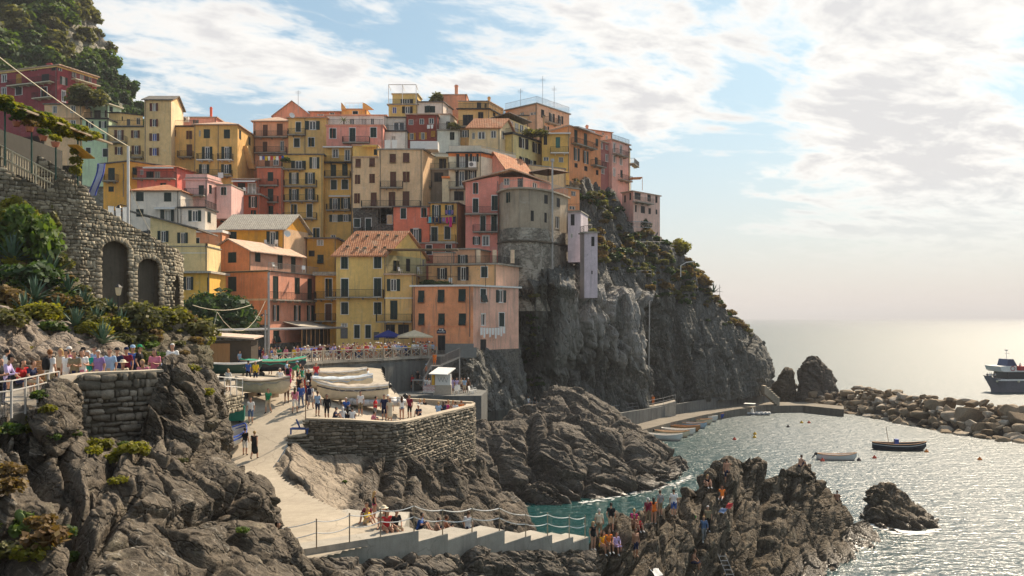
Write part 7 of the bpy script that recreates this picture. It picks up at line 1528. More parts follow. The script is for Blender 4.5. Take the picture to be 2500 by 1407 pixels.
def person(p,face,pose,top,bottom,label,group,opt='',hair='brown',skin='skin',sleeve='short',leg='short',hgt=1.0,hat=None,shoe='black',bag=None,tilt=0):
 """face: compass of the look direction in degrees, 0 = away from the camera, 180 = towards it"""
 global NP;NP+=1
 me = get_body((pose,opt));o = bpy.data.objects.new('person',me);COL.objects.link(o);s = hgt*random.uniform(.97,1.03)
 m = Matrix.Translation(Vector(p))@Matrix.Rotation(-math.radians(face),4,'Z')@Matrix.Rotation(tilt,4,'X')@Matrix.Scale(s,4);o.matrix_basis = m;MW[o.name] = m
 tag(o,label,'person',group);sk = SKINM[skin];T = sk if top=='bare' else cloth(PAL[top]);Bm = cloth(PAL[bottom]);ha = HAIRC[hair]
 mp = dict(head=sk,torso=T,hips=Bm,uparm=T if sleeve!='none' else sk,forearm=T if sleeve=='long' else sk,hand=sk,thigh_up=Bm if leg!='bikini' else sk,thigh_low=Bm if leg in ('long','short') else sk,calf=Bm if leg=='long' else sk,foot=cloth(PAL[shoe]) if shoe!='bare' else sk,hair=ha,skirt=T if 'd' in opt else Bm)
 if 'd' in opt:mp['hips'] = T;mp['thigh_up'] = T
 for i,t in enumerate(TAGS):sl_ = o.material_slots[i];sl_.link = 'OBJECT';sl_.material = mp[t]
 S,L = skeleton(pose)
 if hat:kd,hc = hat.split('-');obj('hat',hat_mesh(kd,hc),None,o,mx=m@Matrix.Translation(Vector(S['head'])+Vector((0,-.01,.03))))
 if bag:
  b = thing('backpack',m@Vector(S['chest']),bag[1],'backpack');mb = MB();mb.lathe((0,0,0),[(0,-.23),(.13,-.22),(.16,-.05),(.14,.15),(.08,.22),(0,.23)],10);mb.v = [(x,y*.6,z) for x,y,z in mb.v]
  obj('pack',mb,cloth(PAL[bag[0]]),b,mx=m@Matrix.Translation(Vector(S['chest'])+Vector((0,-.20,-.03))),smooth=True)
  mb = MB()
  for sx in (-.1,.1):mb.tube([Vector((sx,-.14,.18)),Vector((sx,-.02,.22)),Vector((sx,.12,.1)),Vector((sx*1.1,.10,-.1))],.018,5)
  obj('strap',mb,cloth(PAL[bag[0]]),b,mx=m@Matrix.Translation(Vector(S['chest'])))
 return o
def stand(px,py,D):return P(px,py,D)
ORD = ['first','second','third','fourth','fifth','sixth','seventh','eighth','ninth','tenth','eleventh','twelfth','thirteenth','fourteenth','fifteenth','sixteenth','seventeenth','eighteenth','nineteenth','twentieth']
G1 = 'visitors on the viewing path'
def vpp(px,D):return Vector(((px-1250)*D/F,D,15.02))
for a in ((6,30,'lean',80,'lilac','navy','person in lilac shirt leaning at the left edge of the path','',dict(hat='cap-black',sleeve='long',leg='long',hair='dark')),(-4,28.5,'phone',90,'black','black','person in black bent over a phone at the far left railing','',dict(hair='dark',leg='long')),(50,34,'sit',120,'red','navy','seated long haired person in red top behind the railing','fl',dict(hair='dark')),(72,34,'sit',100,'navy','beige','seated person in dark top reading a paper behind the railing','',dict(hair='brown')),(121,33,'stand',10,'white','khaki','tall person in white t-shirt with black backpack at the railing end','',dict(hair='ginger',leg='long',hgt=1.06,bag=('black','black backpack on the tall white t-shirt visitor'))),(148,36,'stand',190,'beige','brown','person in beige top and sunglasses behind the railing end','fl',dict(hair='fair',sleeve='none')),(163,34.5,'stand',200,'white','white','person with dark bun in white shirt next to the olive shirted one','f',dict(hair='dark')),(170,37,'stand',200,'pink','grey','person in pink shirt and white cap behind the white shirted one','',dict(hat='cap-white')),(182,34,'phone',170,'khaki','navy','person in olive grey shirt with shoulder bag by the wall start','',dict(hair='dark')),(199,34.2,'phone',150,'white','pink','dark long haired person in white blouse looking at her phone by the wall','fl',dict(hair='dark')),(204,37,'stand',190,'black','black','person in black cap behind the white blouse','',dict(hat='cap-black')),(217,35,'phone',195,'teal','beige','white haired person in turquoise shirt by the wall','',dict(hair='white')),(232,38,'stand',200,'sky','navy','short haired person half hidden behind the plaid shirt','',dict(hair='brown')),(240,35,'stand',180,'purple','beige','white haired person in plaid mauve shirt and sunglasses','h',dict(hair='white')),(268,35.5,'stand',175,'sky','beige','person in pale blue shirt with a camera round the neck','h',dict(hair='brown')),(286,36.5,'stand',160,'navy','navy','person in dark blue shirt and black cap right of the camera man','',dict(hat='cap-black')),(309,37,'stand',170,'maroon','black','person in maroon top and dark cap near the straw hat','',dict(hat='cap-navy',hgt=.96)),(324,38,'stand',150,'blue','navy','person in blue shirt and pale blue cap','',dict(hat='cap-sky')),(340,38,'stand',90,'black','black','person in black shirt and green cap above the wall','h',dict(hat='cap-green',hgt=1.05)),(297,34,'sit',140,'cream','beige','person in a wide straw hat sitting low behind the wall','f',dict(hat='sun-cream')),(352,34.6,'sit',180,'pink','white','small person with sunglasses low behind the wall','f',dict(hair='fair')),(378,35,'phone',180,'pink','cream','dark haired person in pink blouse with sunglasses by the outcrop','fl',dict(hair='dark')),(402,37,'sitk',180,'sky','navy','small person half hidden behind the outcrop','',dict(hair='brown',hgt=1.0)),(421,38.5,'stand',170,'white','navy','person in white t-shirt and sunglasses above the outcrop','h',dict(hair='white',hgt=1.08)),(17,36,'stand',30,'white','navy','person in white shirt at the left edge behind the lilac shirt','',dict(hair='dark'))):
 px,D,pose,face,top,bot,lab,opt,kw = a;q = vpp(px,D)
 if pose in ('sit','sitk'):q+=UP*.45
 person(q,face,pose,top,bot,lab,G1,opt,**kw)
G2 = 'crowd on the upper terrace';tops = ['white','white','pink','navy','red','sky','green','cream','black','lilac','beige','khaki','white','orange','grey','maroon','blue','yellow']
bots = ['navy','beige','denim','black','khaki','white','grey'];hs = ['dark','brown','fair','brown','white','ginger'];hn = {'dark':'dark haired','brown':'brown haired','fair':'fair haired','white':'white haired','ginger':'ginger haired'}
RX = random.Random(12);seen = {}
def crowd(xs,off,name,where,group,poses,face=(150,210)):
 for i,x in enumerate(xs):
  e = np.interp(x,[q[0] for q in TE],[q.y for q in TEW])+off+RX.uniform(0,.5);top = RX.choice(tops);bot = RX.choice(bots);hr = RX.choice(hs);hat = RX.choice((None,None,None,'cap-white','sun-cream','cap-navy'));opt = RX.choice(('','f','fl','h'))
  post = min(range(len(posts)),key=lambda k:abs(pix(posts[k])[0]-x));k = (post+1)
  lab = '%s visitor in %s and %s, %s from the left %s'%(hn[hr],top,bot,ORD[i] if i<20 else '%dth'%(i+1) if (i+1)%10 not in (1,2,3) else {1:'%dst',2:'%dnd',3:'%drd'}[(i+1)%10]%(i+1),where)
  person(Vector(((x-1250)*e/F,e,TZ)),RX.uniform(*face),RX.choice(poses),top,bot,lab,group,opt,hair=hr,hat=hat,leg=RX.choice(('short','long','bikini') if bot!='white' else ('short',)),sleeve=RX.choice(('short','none','long')),hgt=RX.uniform(.90,1.05),skin=RX.choice(('skin','skin','tan')))
crowd([662,672,683,698,718,730,742,754,768]+[int(q) for q in np.arange(780,1056,9.6)],.55,'f','at the terrace railing',G2,['stand','lean','photo','phone','akimbo','stand','lean'])
crowd([int(q) for q in np.arange(792,1058,11.5)],1.8,'m','in the middle terrace row',G2,['stand','photo','stand','wave','akimbo'])
crowd([int(q) for q in np.arange(838,1050,13.5)],3.6,'b','in the back terrace row',G2,['stand','walk','stand'],(0,360))
SQ = ['harbour_square','upper_terrace'];G3 = 'people on the harbour square'
for a in ((624,937,'stand',180,'yellow','navy','person in bright yellow t-shirt with crossed strap','h',dict(hair='white')),(606,936,'walk',10,'blue','black','person in dark blue t-shirt walking beside the yellow one','',dict(hair='dark')),(590,892,'stand',200,'red','navy','person in red top by the shed','f',{}),(600,895,'stand',160,'black','black','person in black tank top by the shed','f',dict(sleeve='none',hair='fair')),(612,897,'stand',20,'khaki','navy','person in olive shirt near the shed door','',{}),(633,890,'stand',170,'navy','navy','tall person in navy standing by the pole','',dict(hgt=1.05)),(641,893,'walk',60,'maroon','black','person in maroon walking behind the yellow one','f',{}),(597,884,'stand',90,'white','denim','person in white deep by the shed roof','f',{}),(620,884,'stand',210,'grey','black','person in grey deep by the fig tree','',{}),(585,900,'stand',120,'sky','navy','person in pale blue at the shed corner','',{}),(683,956,'walk',150,'white','denim','white haired person in white jumper and jeans','f',dict(hair='white',sleeve='long',leg='long')),(705,948,'stand',10,'magenta','magenta','person in magenta dress with dark backpack','fd',dict(hair='fair',bag=('black','dark backpack on the magenta dress'))),(700,932,'stand',100,'sky','navy','person in grey blue shirt behind the magenta dress','',{}),(714,930,'bend',90,'green','khaki','person in green shirt bending by the tarped boat','',{}),(726,935,'stand',260,'green','black','person in green t-shirt and blue cap by the boat','',dict(hat='cap-sky')),(735,998,'walk',180,'blue','denim','person in blue shirt and jeans carrying a dark bag','',dict(sleeve='long',leg='long',hair='fair')),(752,990,'stand',190,'navy','white','person in navy top and patterned skirt','fd',dict(hat='cap-white',hair='dark')),(731,975,'walk',180,'black','black','fair haired person in long black dress','fdl',dict(hair='fair',sleeve='none')),(758,1000,'walk',10,'white','grey','person in white t-shirt with navy backpack walking uphill','',dict(hair='dark',bag=('navy','navy backpack worn by the white t-shirt walker'))),(754,958,'stand',200,'black','black','grey haired person in black behind the flag','',dict(hair='white')),(738,950,'stand',60,'teal','cream','person in turquoise top behind the flag','f',{}),(888,946,'stand',200,'white','white','white haired person in white by the outboard motors','f',dict(hair='white')),(897,944,'stand',120,'white','beige','second white shirted person by the outboard motors','',dict(hair='fair')),(798,1026,'stand',185,'black','black','person in black standing at the bastion parapet','',dict(skin='tan',hair='dark',sleeve='long')),(846,1016,'sit',180,'blue','grey','person in blue t-shirt sitting in the shade of the boat','',dict(hair='white')),(916,1027,'phone',90,'red','grey','person in red t-shirt standing on the bastion terrace','h',dict(hair='dark')),(938,1028,'stand',185,'navy','navy','tall person in navy shirt and shorts on the bastion terrace','',dict(hgt=1.06,hair='dark')),(947,1024,'phone',170,'beige','khaki','person in beige shirt and white cap beside the tall navy one','f',dict(hat='cap-white')),(952,1032,'stand',160,'cream','cream','long haired person in patterned dress on the bastion terrace','fdl',dict(hair='brown')),(981,1027,'photo',350,'white','denim','person in white blouse and denim shorts taking a photo','fl',dict(hair='brown',leg='bikini')),(598,1112,'stand',15,'black','white','person in black top and white shorts on the slipway','',dict(hair='dark')),(621,1122,'walk',10,'black','black','fair haired person in black dress on the slipway','fd',dict(hair='fair',sleeve='none')),(660,915,'stand',170,'navy','beige','person in navy polo beside the green tarp','',{}),(672,905,'walk',200,'white','denim','person in white strolling behind the green tarp','f',{}),(648,906,'stand',150,'lilac','white','person in lilac near the slim pole','f',{}),(690,912,'stand',190,'orange','khaki','person in orange near the timber railing end','',{}),(775,1018,'stand',20,'sky','navy','person in pale blue behind the flag pole','',{}),(700,985,'walk',170,'beige','brown','person in beige walking down the slipway','f',dict(hair='fair')),(772,938,'stand',180,'red','denim','person in red leaning by the grey tarp boat','f',{}),(720,1010,'walk',0,'pink','white','person in pink walking up the slipway','fl',dict(hair='brown')),(880,1015,'stand',170,'white','khaki','person in white by the bow of the rubber boat','',{}),(1000,1022,'stand',200,'maroon','black','person in maroon near the rising parapet','f',{}),(655,1010,'walk',190,'green','beige','person in green walking near the boat cradle','',{}),(612,1035,'stand',180,'white','denim','person in white beside the green crate','f',{}),(515,965,'stand',180,'black','pink','person in black top and pale trousers at the slipway railing','f',dict(hair='dark',leg='long')),(557,957,'stand',190,'white','beige','fair haired person in white blouse at the slipway railing','fl',dict(hair='fair',sleeve='long'))):
 px,py,pose,face,top,bot,lab,opt,kw = a;h_ = cast(px,py,SQ)
 if h_ is None:continue
 q = Vector(h_[0]);
 if pose=='sit':q+=UP*.42
 person(q,face,pose,top,bot,lab,G3,opt,**kw)
for a in ((815,1030,60.2,'navy','person in dark shirt sitting inside the bastion parapet, leftmost',90,''),(836,1030,60.5,'white','fair haired person in white sitting inside the bastion parapet',0,'fl'),(848,1030,60.8,'black','dark haired person sitting inside the bastion parapet between two fair ones',0,'fl'),(859,1031,60.6,'white','small person in white sitting right of the dark haired one',0,'f'),(908,1031,60.5,'pink','child sitting low inside the parapet beside the red t-shirt',60,''),(1024,1012,66.5,'navy','boy in navy sitting inside the rising parapet',200,''),(1070,1005,69,'sky','white haired person in pale blue sitting at the right parapet',0,'h'),(1082,1003,69.5,'navy','fair haired person next to the white haired one at the right parapet',0,'fl'),(1090,1000,69.8,'magenta','person in magenta sitting at the right parapet',350,''),(1111,998,70.2,'white','person in white t-shirt with an arm along the right parapet',10,'h'),(1126,997,70.8,'orange','child in orange at the corner of the right parapet',0,'')):
 px,py,D,top,lab,face,opt = a;x_ = (px-1250)*D/F;g_ = drop(x_,D,['harbour_square']);q = Vector((x_,D,(g_.z if g_ else 10.6)+.05));person(q,face,'sitg',top,'navy',lab,'people sitting along the bastion parapet',opt,hair=RX.choice(hs),hgt=.98)
for px,D,top,lab,pose,face,opt in ((1027,72.6,'white','long haired person in white and denim on the bench, hand on her head','sit',200,'fl'),(1040,72.6,'black','person in black with brown shorts on the bench','sit',230,''),(1096,71.6,'beige','long haired person in beige on the bench corner','sit',190,'fl'),(1106,71.6,'khaki','person in olive top on the bench corner','sit',170,'fl')):
 person(Vector(((px-1250)*D/F,D-.1,10.48)),face,pose,top,'brown',lab,'people on the bench wall',opt,hair='fair')
for px,D,z_,top,bot,lab,face in ((1040,103,KZ,'white','denim','person in white left of the kiosk',180),(1047,102.5,KZ,'white','red','person in white top and red skirt by the warning sign',170),(1104,103,KZ,'lilac','lilac','person in lilac dress right of the kiosk',200),(1115,103,KZ,'lilac','white','person in pale lilac shirt among the white chairs',180),(1126,103.5,KZ,'beige','brown','person in beige among the white chairs',150),(1134,102.4,KZ,'sky','beige','person in pale blue shirt by the canvas sail',190),(1143,103,KZ,'brown','brown','person in brown with white cap at the terrace edge',160),(1040,104.9,zz(925,104.9),'orange','navy','person in bright orange with blue cap on the metal staircase',60),(1061,104.9,zz(896,104.9),'orange','orange','shirtless person at the top of the metal staircase',0),(1020,106,zz(940,106),'black','black','person in dark clothes on the lower metal steps',200),(1006,106,zz(950,106),'red','black','person in red at the foot of the metal steps',180)):
 person(Vector(((px-1250)*D/F,D,z_)),face,'stand',top,bot,lab,'people around the kiosk',RX.choice(('','f')),hat='cap-sky' if 'blue cap' in lab else ('cap-white' if 'white cap' in lab else None),leg='long' if bot in ('denim','brown') else 'short')
for px,py,top,bot,lab,nm in ((1181,975,'white','maroon','person in white sitting side of the cliff walkway start','cliff_walkway'),(1190,977,'maroon','black','person in maroon on the cliff walkway start','cliff_walkway'),(1211,981,'khaki','khaki','person in khaki at the cliff railing','cliff_walkway'),(1236,989,'white','white','person in white shirt and trousers on the cliff walkway','cliff_walkway'),(1252,991,'lilac','navy','person in lilac shirt and dark shorts on the cliff walkway','cliff_walkway'),(1290,998,'white','lilac','person in flowing pale dress on the cliff walkway','cliff_walkway'),(1306,1000,'black','black','person in black on the cliff walkway','cliff_walkway'),(1508,1006,'blue','navy','person in blue on the rising walkway','cliff_walkway.001'),(1519,1004,'black','khaki','person in black on the rising walkway','cliff_walkway.001'),(1568,998,'lilac','white','person in pale clothes on the rising walkway','cliff_walkway.001'),(1596,992,'orange','orange','person in vivid orange on the rising walkway','cliff_walkway.001'),(1642,1011,'navy','white','person in navy top and white trousers on the quay','quay'),(1658,1008,'black','black','person in black on the quay','quay')):
 h_ = cast(px,py,[nm])
 if h_ is None:h_ = cast(px,py,['headland'])
 if h_:person(Vector(h_[0])+Vector((0,.6 if 'cliff' in nm else 0,0)),RX.uniform(0,360),RX.choice(('stand','walk')),top,bot,lab,'people on the cliff walkway and quay',RX.choice(('','f')),leg='long' if bot=='white' else 'short',hair=RX.choice(hs))
SR = ['jagged_rocks'];ST = ['st%d'%i for i in range(8)]+['harbour_square','rock_ledge','stair_rocks','foreground_rocks']
for a in ((945,1295,38.0,8.98,'sit',150,'red','red','bikini','person in red bikini sitting on the stair edge with legs hanging','fl',dict(sleeve='none',hair='brown')),(966,1296,38.2,8.98,'sit',140,'black','beige','short','person in black t-shirt bent forward on the stair edge','',dict(hair='dark')),(893,1300,40.5,8.6,'sitg',120,'yellow','beige','short','fair haired child in yellow sitting behind the rope','fl',dict(hair='fair',hgt=.8)),(900,1297,41,8.6,'sitg',200,'maroon','black','short','person in maroon behind the yellow child','f',{}),(914,1290,41.5,8.6,'stand',60,'black','magenta','bikini','child standing in black top and pink shorts behind the rope','fl',dict(hair='fair',hgt=.72,sleeve='none')),(940,1290,40,8.6,'sitg',190,'cream','brown','short','person in straw hat behind the red bikini','f',dict(hat='sun-cream')),(640,1345,32.6,9.3,'sitg',150,'white','sky','short','person in white t-shirt sitting under the rock with phone','h',dict(hair='dark')),(668,1330,33.4,9.4,'sitg',110,'black','black','long','person in black t-shirt leaning against the rock','h',dict(hair='dark')),(1022,1310,42,7.9,'sitg',100,'blue','navy','short','person in dark blue below the steps','',dict(hair='dark')),(1062,1305,43,7.4,'sitg',80,'bare','navy','short','bare backed person below the steps','',{}),(1082,1308,43.4,7.4,'sitg',60,'bare','black','short','second bare backed person below the steps','',dict(skin='tan')),(1143,1300,44.5,6.6,'stand',20,'white','navy','short','person in white shirt below the steps','',{}),(1222,1305,46,6.2,'sitg',30,'blue','navy','short','person in bright blue top below the steps','',dict(hair='dark'))):
 px,py,D,z_,pose,face,top,bot,leg,lab,opt,kw = a;person(Vector(((px-1250)*D/F,D-(.35 if 'edge' in lab else 0),z_)),face,pose,top,bot,lab,'people by the stairway',opt,leg=leg,shoe='bare',**kw)
for a in ((1645,1262,'stand',10,'white','blue','short','person in white t-shirt and blue shorts standing on the rock crest','h',dict(hgt=1.05)),(1612,1262,'stand',330,'grey','khaki','short','person in dark grey t-shirt beside the white t-shirt on the rocks','',{}),(1582,1283,'stand',350,'maroon','khaki','long','person in maroon shirt with grey hair on the rocks','',dict(hair='white')),(1596,1281,'stand',20,'orange','orange','bikini','dark long haired person in orange swimsuit on the rocks','fl',dict(sleeve='none',hair='dark')),(1547,1280,'sitg',20,'magenta','magenta','short','fair haired person in pink sitting on the rocks','f',dict(hair='fair')),(1556,1296,'sitg',160,'red','red','short','person in red sarong sitting on the rocks','f',dict(hair='fair',sleeve='none')),(1550,1292,'sitg',200,'bare','orange','bikini','bare shouldered person next to the red sarong','fl',dict(hair='dark',skin='tan')),(1725,1190,'sitg',170,'black','black','bikini','person in bikini sitting high on the jagged rock','fl',dict(hair='fair',sleeve='none')),(1762,1218,'sitx',200,'orange','orange','bikini','person lying back on the jagged rock','fl',dict(sleeve='none',skin='tan')),(1775,1180,'climb',10,'bare','navy','short','shirtless person climbing the jagged rock','',dict(skin='tan')),(1728,1300,'stand',190,'khaki','black','long','white haired person in olive shirt on the lower rocks','',dict(hair='white')),(1718,1325,'walk',180,'denim','grey','long','person in grey blue shirt and trousers on the lower rocks','',dict(hair='fair',sleeve='long')),(1690,1385,'sit',120,'bare','navy','short','shirtless person in dark shorts sitting at the ladder','',dict(skin='tan')),(1552,1362,'stand',150,'bare','navy','short','shirtless person in navy trunks looking down','',dict(skin='tan',hair='dark')),(1448,1345,'stand',150,'black','black','bikini','person in black bikini standing at the stair end','fl',dict(sleeve='none',hair='fair')),(1468,1345,'sit',140,'yellow','yellow','bikini','person in yellow bikini sitting at the stair end','fl',dict(sleeve='none')),(1484,1340,'sit',160,'orange','orange','bikini','tanned person in orange bikini at the stair end','f',dict(sleeve='none',skin='tan')),(1502,1345,'sit',150,'lilac','lilac','short','person in long white shirt sitting at the stair end','f',dict(sleeve='long',hair='brown')),(1463,1315,'stand',20,'cream','khaki','short','white haired person in pale shirt facing the water','h',dict(hair='white')),(1492,1300,'stand',10,'black','beige','short','person in black t-shirt facing the water','',dict(hair='dark')),(1953,1128,'sitg',60,'bare','navy','short','tiny person sitting on the second peak','',{}),(2043,1225,'sitg',30,'bare','black','short','tiny person at the far right of the jagged rocks','',dict(skin='tan'))):
 px,py,pose,face,top,bot,leg,lab,opt,kw = a;h_ = cast(px,py,SR)
 if h_ is None:
  h_ = cast(px,py+12,SR)
  if h_ is None:continue
 person(Vector(h_[0])+UP*(.02 if pose!='sit' else .25),face,pose,top,bot,lab,'bathers on the jagged rocks',opt,leg=leg,shoe='bare' if top=='bare' else 'white',**kw)
 # boats
def hull(L,W,Hh,sheer=.35,transom=True,n=14,m=9,full=.55,both=False):
 """hull surface from stern (y=0) to bow (y=L); returns verts grid (outside)"""
 rows = []
 for i in range(n+1):
  u = i/n
  if both:wv = W/2*max(.0,1-abs(2*u-1)**2.4)**.75
  else:wv = W/2*((.80+.20*min(1,u*3)) if u<.55 else max(0,1-((u-.55)/.45)**2.1))
  wv = max(wv,.012);top = Hh*(1+sheer*(2*u-1)**2*(1 if u>.5 else .45));keel = Hh*.75*max(0,(u-.86)/.14)**2+(Hh*.35*max(0,(.1-u)/.1) if both else 0)
  r = []
  for k in range(m):
   a = math.pi*(k/(m-1));c = math.cos(a);s = math.sin(a);x = wv*math.copysign(abs(c)**.7,c) if abs(c)>1e-6 else 0;z = top-(top-keel)*abs(s)**.75;r.append(Vector((x,u*L,z)))
  rows.append(r)
 return rows
def grid_add(mb,rows,flip=False):
 n,m = len(rows),len(rows[0]);b = len(mb.v);mb.v+=[tuple(v) for r in rows for v in r]
 for i in range(n-1):
  for k in range(m-1):q = (b+i*m+k,b+i*m+k+1,b+(i+1)*m+k+1,b+(i+1)*m+k);mb.f.append(q[::-1] if flip else q);mb.m.append(mb.cur)
def boat(label,p,yaw,L,W,Hh,hullm,gunm,inner=None,cover=None,thw=2,group=None,motor=False,both=True,name='boat',cat='boat',cradle=False,band=None,console=None,pitch=0.0):
 t = thing(name,p,label,cat,group);M_ = Matrix.Translation(Vector(p))@Matrix.Rotation(-math.radians(yaw),4,'Z')@Matrix.Rotation(pitch,4,'X')@Matrix.Translation((0,-L/2,0));R_ = hull(L,W,Hh,both=both)
 mb = MB();grid_add(mb,R_);rin = [[Vector((v.x*.93,v.y,v.z*1.0+.05*(1-abs(v.x)/(W/2+.01)))) for v in r] for r in R_];grid_add(mb,rin,True);mb.add([v for v in R_[0]],[tuple(range(len(R_[0])))])
 obj('hull',mb,[hullm],t,mx=M_,smooth=True);mb = MB()
 for e in (0,-1):mb.tube([r[e]+UP*.02 for r in R_],.05,6)
 obj('gunwale',mb,gunm,t,mx=M_)
 if band:mb = MB();[mb.tube([Vector((r[e].x*1.01,r[e].y,r[e].z-Hh*.22)) for r in R_],.045,5) for e in (0,-1)];obj('stripe',mb,band,t,mx=M_)
 if inner:mb = MB();mb.add([Vector((s_*R_[i][0].x*.86,R_[i][0].y,Hh*.32)) for i in range(1,len(R_)-1) for s_ in (1,-1)],[(2*i,2*i+2,2*i+3,2*i+1) for i in range(len(R_)-3)]);obj('floor',mb,inner,t,mx=M_)
 if cover:
  mb = MB();rows = []
  for i,r in enumerate(R_):
   ro = []
   for k in range(9):
    u = k/8;a,b = r[0],r[-1];v = a.lerp(b,u);hump = .16*Hh*math.sin(math.pi*u)*(1+.35*math.sin(i*1.9+k*.7));v = v*1.0+UP*(hump+.05);v.x*=1.06
    if k in (0,8):v.z-=Hh*.28*(1+.4*math.sin(i*2.3));v.x*=1.02
    ro.append(v)
   rows.append(ro)
  grid_add(mb,rows);obj('cover',mb,cover,t,mx=M_,smooth=True)
 else:
  for k in range(thw):y = L*(k+1)/(thw+1);i = int((k+1)/(thw+1)*(len(R_)-1));w_ = abs(R_[i][0].x)*1.86;mb = MB();mb.box((0,y,Hh*.72),(w_,.22,.05));obj('thwart',mb,gunm,t,mx=M_)
 if motor:outboard(t,M_@Matrix.Translation((0,-.1,Hh*.9)))
 if cradle:
  for y in (L*.3,L*.68):
   mb = MB();mb.box((0,y,-.16),(W*.7,.14,.3));obj('cradle',mb,WOOD,t,mx=M_)
  for sx in (-1,1):mb = MB();mb.lathe((0,0,0),[(0,-.07),(.2,-.06),(.22,0),(.2,.06),(0,.07)],12);obj('wheel',mb,BLACK,t,mx=M_@Matrix.Translation((sx*W*.36,L*.32,-.2))@Matrix.Rotation(math.pi/2,4,'Y'))
 if console:mb = MB();mb.box((0,L*.45,Hh*1.15),(W*.35,.5,Hh*.9));obj('console',mb,console,t,mx=M_)
 return t
def outboard(t,M_):
 M_ = M_@Matrix.Rotation(-.7,4,'X')@Matrix.Scale(.72,4)
 mb = MB();mb.lathe((0,0,0),[(0,-.02),(.16,0),(.2,.2),(.17,.42),(.08,.5),(0,.51)],10);mb.v = [(x,y*1.35-.1,z) for x,y,z in mb.v];mo = obj('outboard_motor',mb,BLACK,t,mx=M_,smooth=True)
 mb = MB();mb.box((0,-.12,-.35),(.12,.22,.75));mb.box((0,-.14,-.72),(.05,.4,.04));sub('shaft',mb,plain('motor_grey',(.12,.12,.12,1),.4),mo,mx=M_)
TARP = plain('tarp_pale',(.44,.38,.31,1),.8,0,.2,.25);TARPB = plain('tarp_blue',(.48,.53,.58,1),.8,0,.2,.3);TARPG = plain('tarp_green',(.03,.27,.17,1),.7,0,.3,.25);CREAMH = plain('hull_cream',(.66,.56,.40,1),.35);WH = plain('hull_white',(.70,.68,.63,1),.3,0,.5,.05)
HB = plain('hull_blue',(.03,.07,.32,1),.35);HG = plain('hull_dark_green',(.015,.06,.045,1),.4);VARN = wood_mat('varnished_wood',(.30,.13,.04,1),(.46,.22,.08,1));NAVYH = plain('hull_navy',(.02,.025,.04,1),.3)
def sqp(px,py):h_ = cast(px,py,SQ);return Vector(h_[0]) if h_ else P(px,py,70)
GB = 'boats drawn up on the harbour square'
boat('white double ended boat under a pale tarp on the slipway',sqp(640,975)+UP*.45,118,5.2,1.75,.85,CREAMH,WOOD,cover=TARP,group=GB,cradle=True)
boat('dark blue boat under a green tarp at the head of the slipway',sqp(668,918)+UP*.4,70,5.6,1.9,.85,NAVYH,WOOD,cover=TARPG,group=GB,cradle=True)
boat('boat under a white tarp in front of the shed',sqp(545,895)+UP*.5,80,5.0,1.8,.8,WH,WOOD,cover=WHITEC,group=GB,cradle=True)
boat('dark green and white boat beside the slipway railing',sqp(568,925)+UP*.4,75,4.6,1.7,.8,HG,WHITE,inner=WOOD,group=GB,cradle=True)
boat('long boat under a grey creased tarp nearest the retaining wall',sqp(818,940)+UP*.3,82,5.4,1.8,.8,CREAMH,WHITE,cover=TARP,group=GB,cradle=True,motor=True)
boat('boat under a pale blue tarp between the two white boats',sqp(825,960)+UP*.3,84,5.4,1.8,.8,CREAMH,WHITE,cover=TARPB,group=GB,cradle=True,motor=True)
mbt = boat('big white motorboat with black outboard on the bastion terrace',sqp(862,990)+UP*.4,84+180,5.2,1.9,.95,CREAMH,WHITE,cover=TARP,group=GB,both=False,motor=True,cradle=True,band=NAVYH)
text_obj('lettering','marin',Vector(P(932,965,66.3)),.30,BLACK,mbt,rot=.08,shear=.3)
def rib(label,p,yaw,L,W,group,console=True,canopy=False):
 t = thing('rubber_boat',p,label,'boat',group);M_ = Matrix.Translation(Vector(p))@Matrix.Rotation(-math.radians(yaw),4,'Z');G_ = plain('rubber_grey',(.42,.42,.42,1),.5);pts = []
 for s in np.linspace(0,1,17):
  a = math.pi*s;y = -L/2 if s in (0,1) else 0
  if s<.3:q = Vector((-W/2,-L/2+L*.75*s/.3,.35))
  elif s>.7:q = Vector((W/2,-L/2+L*.75*(1-s)/.3,.35))
  else:b = math.pi*(1-(s-.3)/.4);q = Vector((W/2*math.cos(b),L*.25+L*.25*math.sin(b),.35+.15*math.sin(b)))
  pts.append(q)
 for sgn,nm in ((1,'tube'),):mb = MB();mb.tube(pts,.24,10);obj(nm,mb,G_,t,mx=M_,smooth=True)
 mb = MB();mb.add([(-W*.42,-L*.48,.2),(W*.42,-L*.48,.2),(W*.42,L*.28,.2),(0,L*.46,.3),(-W*.42,L*.28,.2),(0,-L*.48,-.05),(0,L*.3,-.02)],[(0,1,2,3,4),(0,5,6,4),(5,1,2,6),(4,6,3),(6,2,3),(0,1,5)]);obj('hull',mb,WH,t,mx=M_)
 if console:mb = MB();mb.box((0,0,.7),(.6,.6,.8));mb.box((0,.1,1.2),(.6,.06,.35));obj('console',mb,WH,t,mx=M_);mb = MB();mb.box((0,-.9,.5),(.8,.5,.5));obj('seat',mb,plain('seat_red',(.4,.04,.03,1)),t,mx=M_)
 if canopy:
  mb = MB();mb.box((0,-.4,2.1),(1.7,2.0,.05));obj('canopy',mb,WHITE,t,mx=M_)
  for x in (-.8,.8):
   for y in (-1.3,.5):mb = MB();mb.bar((x,y,.5),(x,y,2.1),.03,5);obj('pole',mb,METAL,t,mx=M_)
 outboard(t,M_@Matrix.Translation((0,-L/2-.05,.55)));return t
rib('grey rubber boat with white hull beside the big motorboat',sqp(920,1004)+UP*.35,262,4.2,1.8,GB,False)
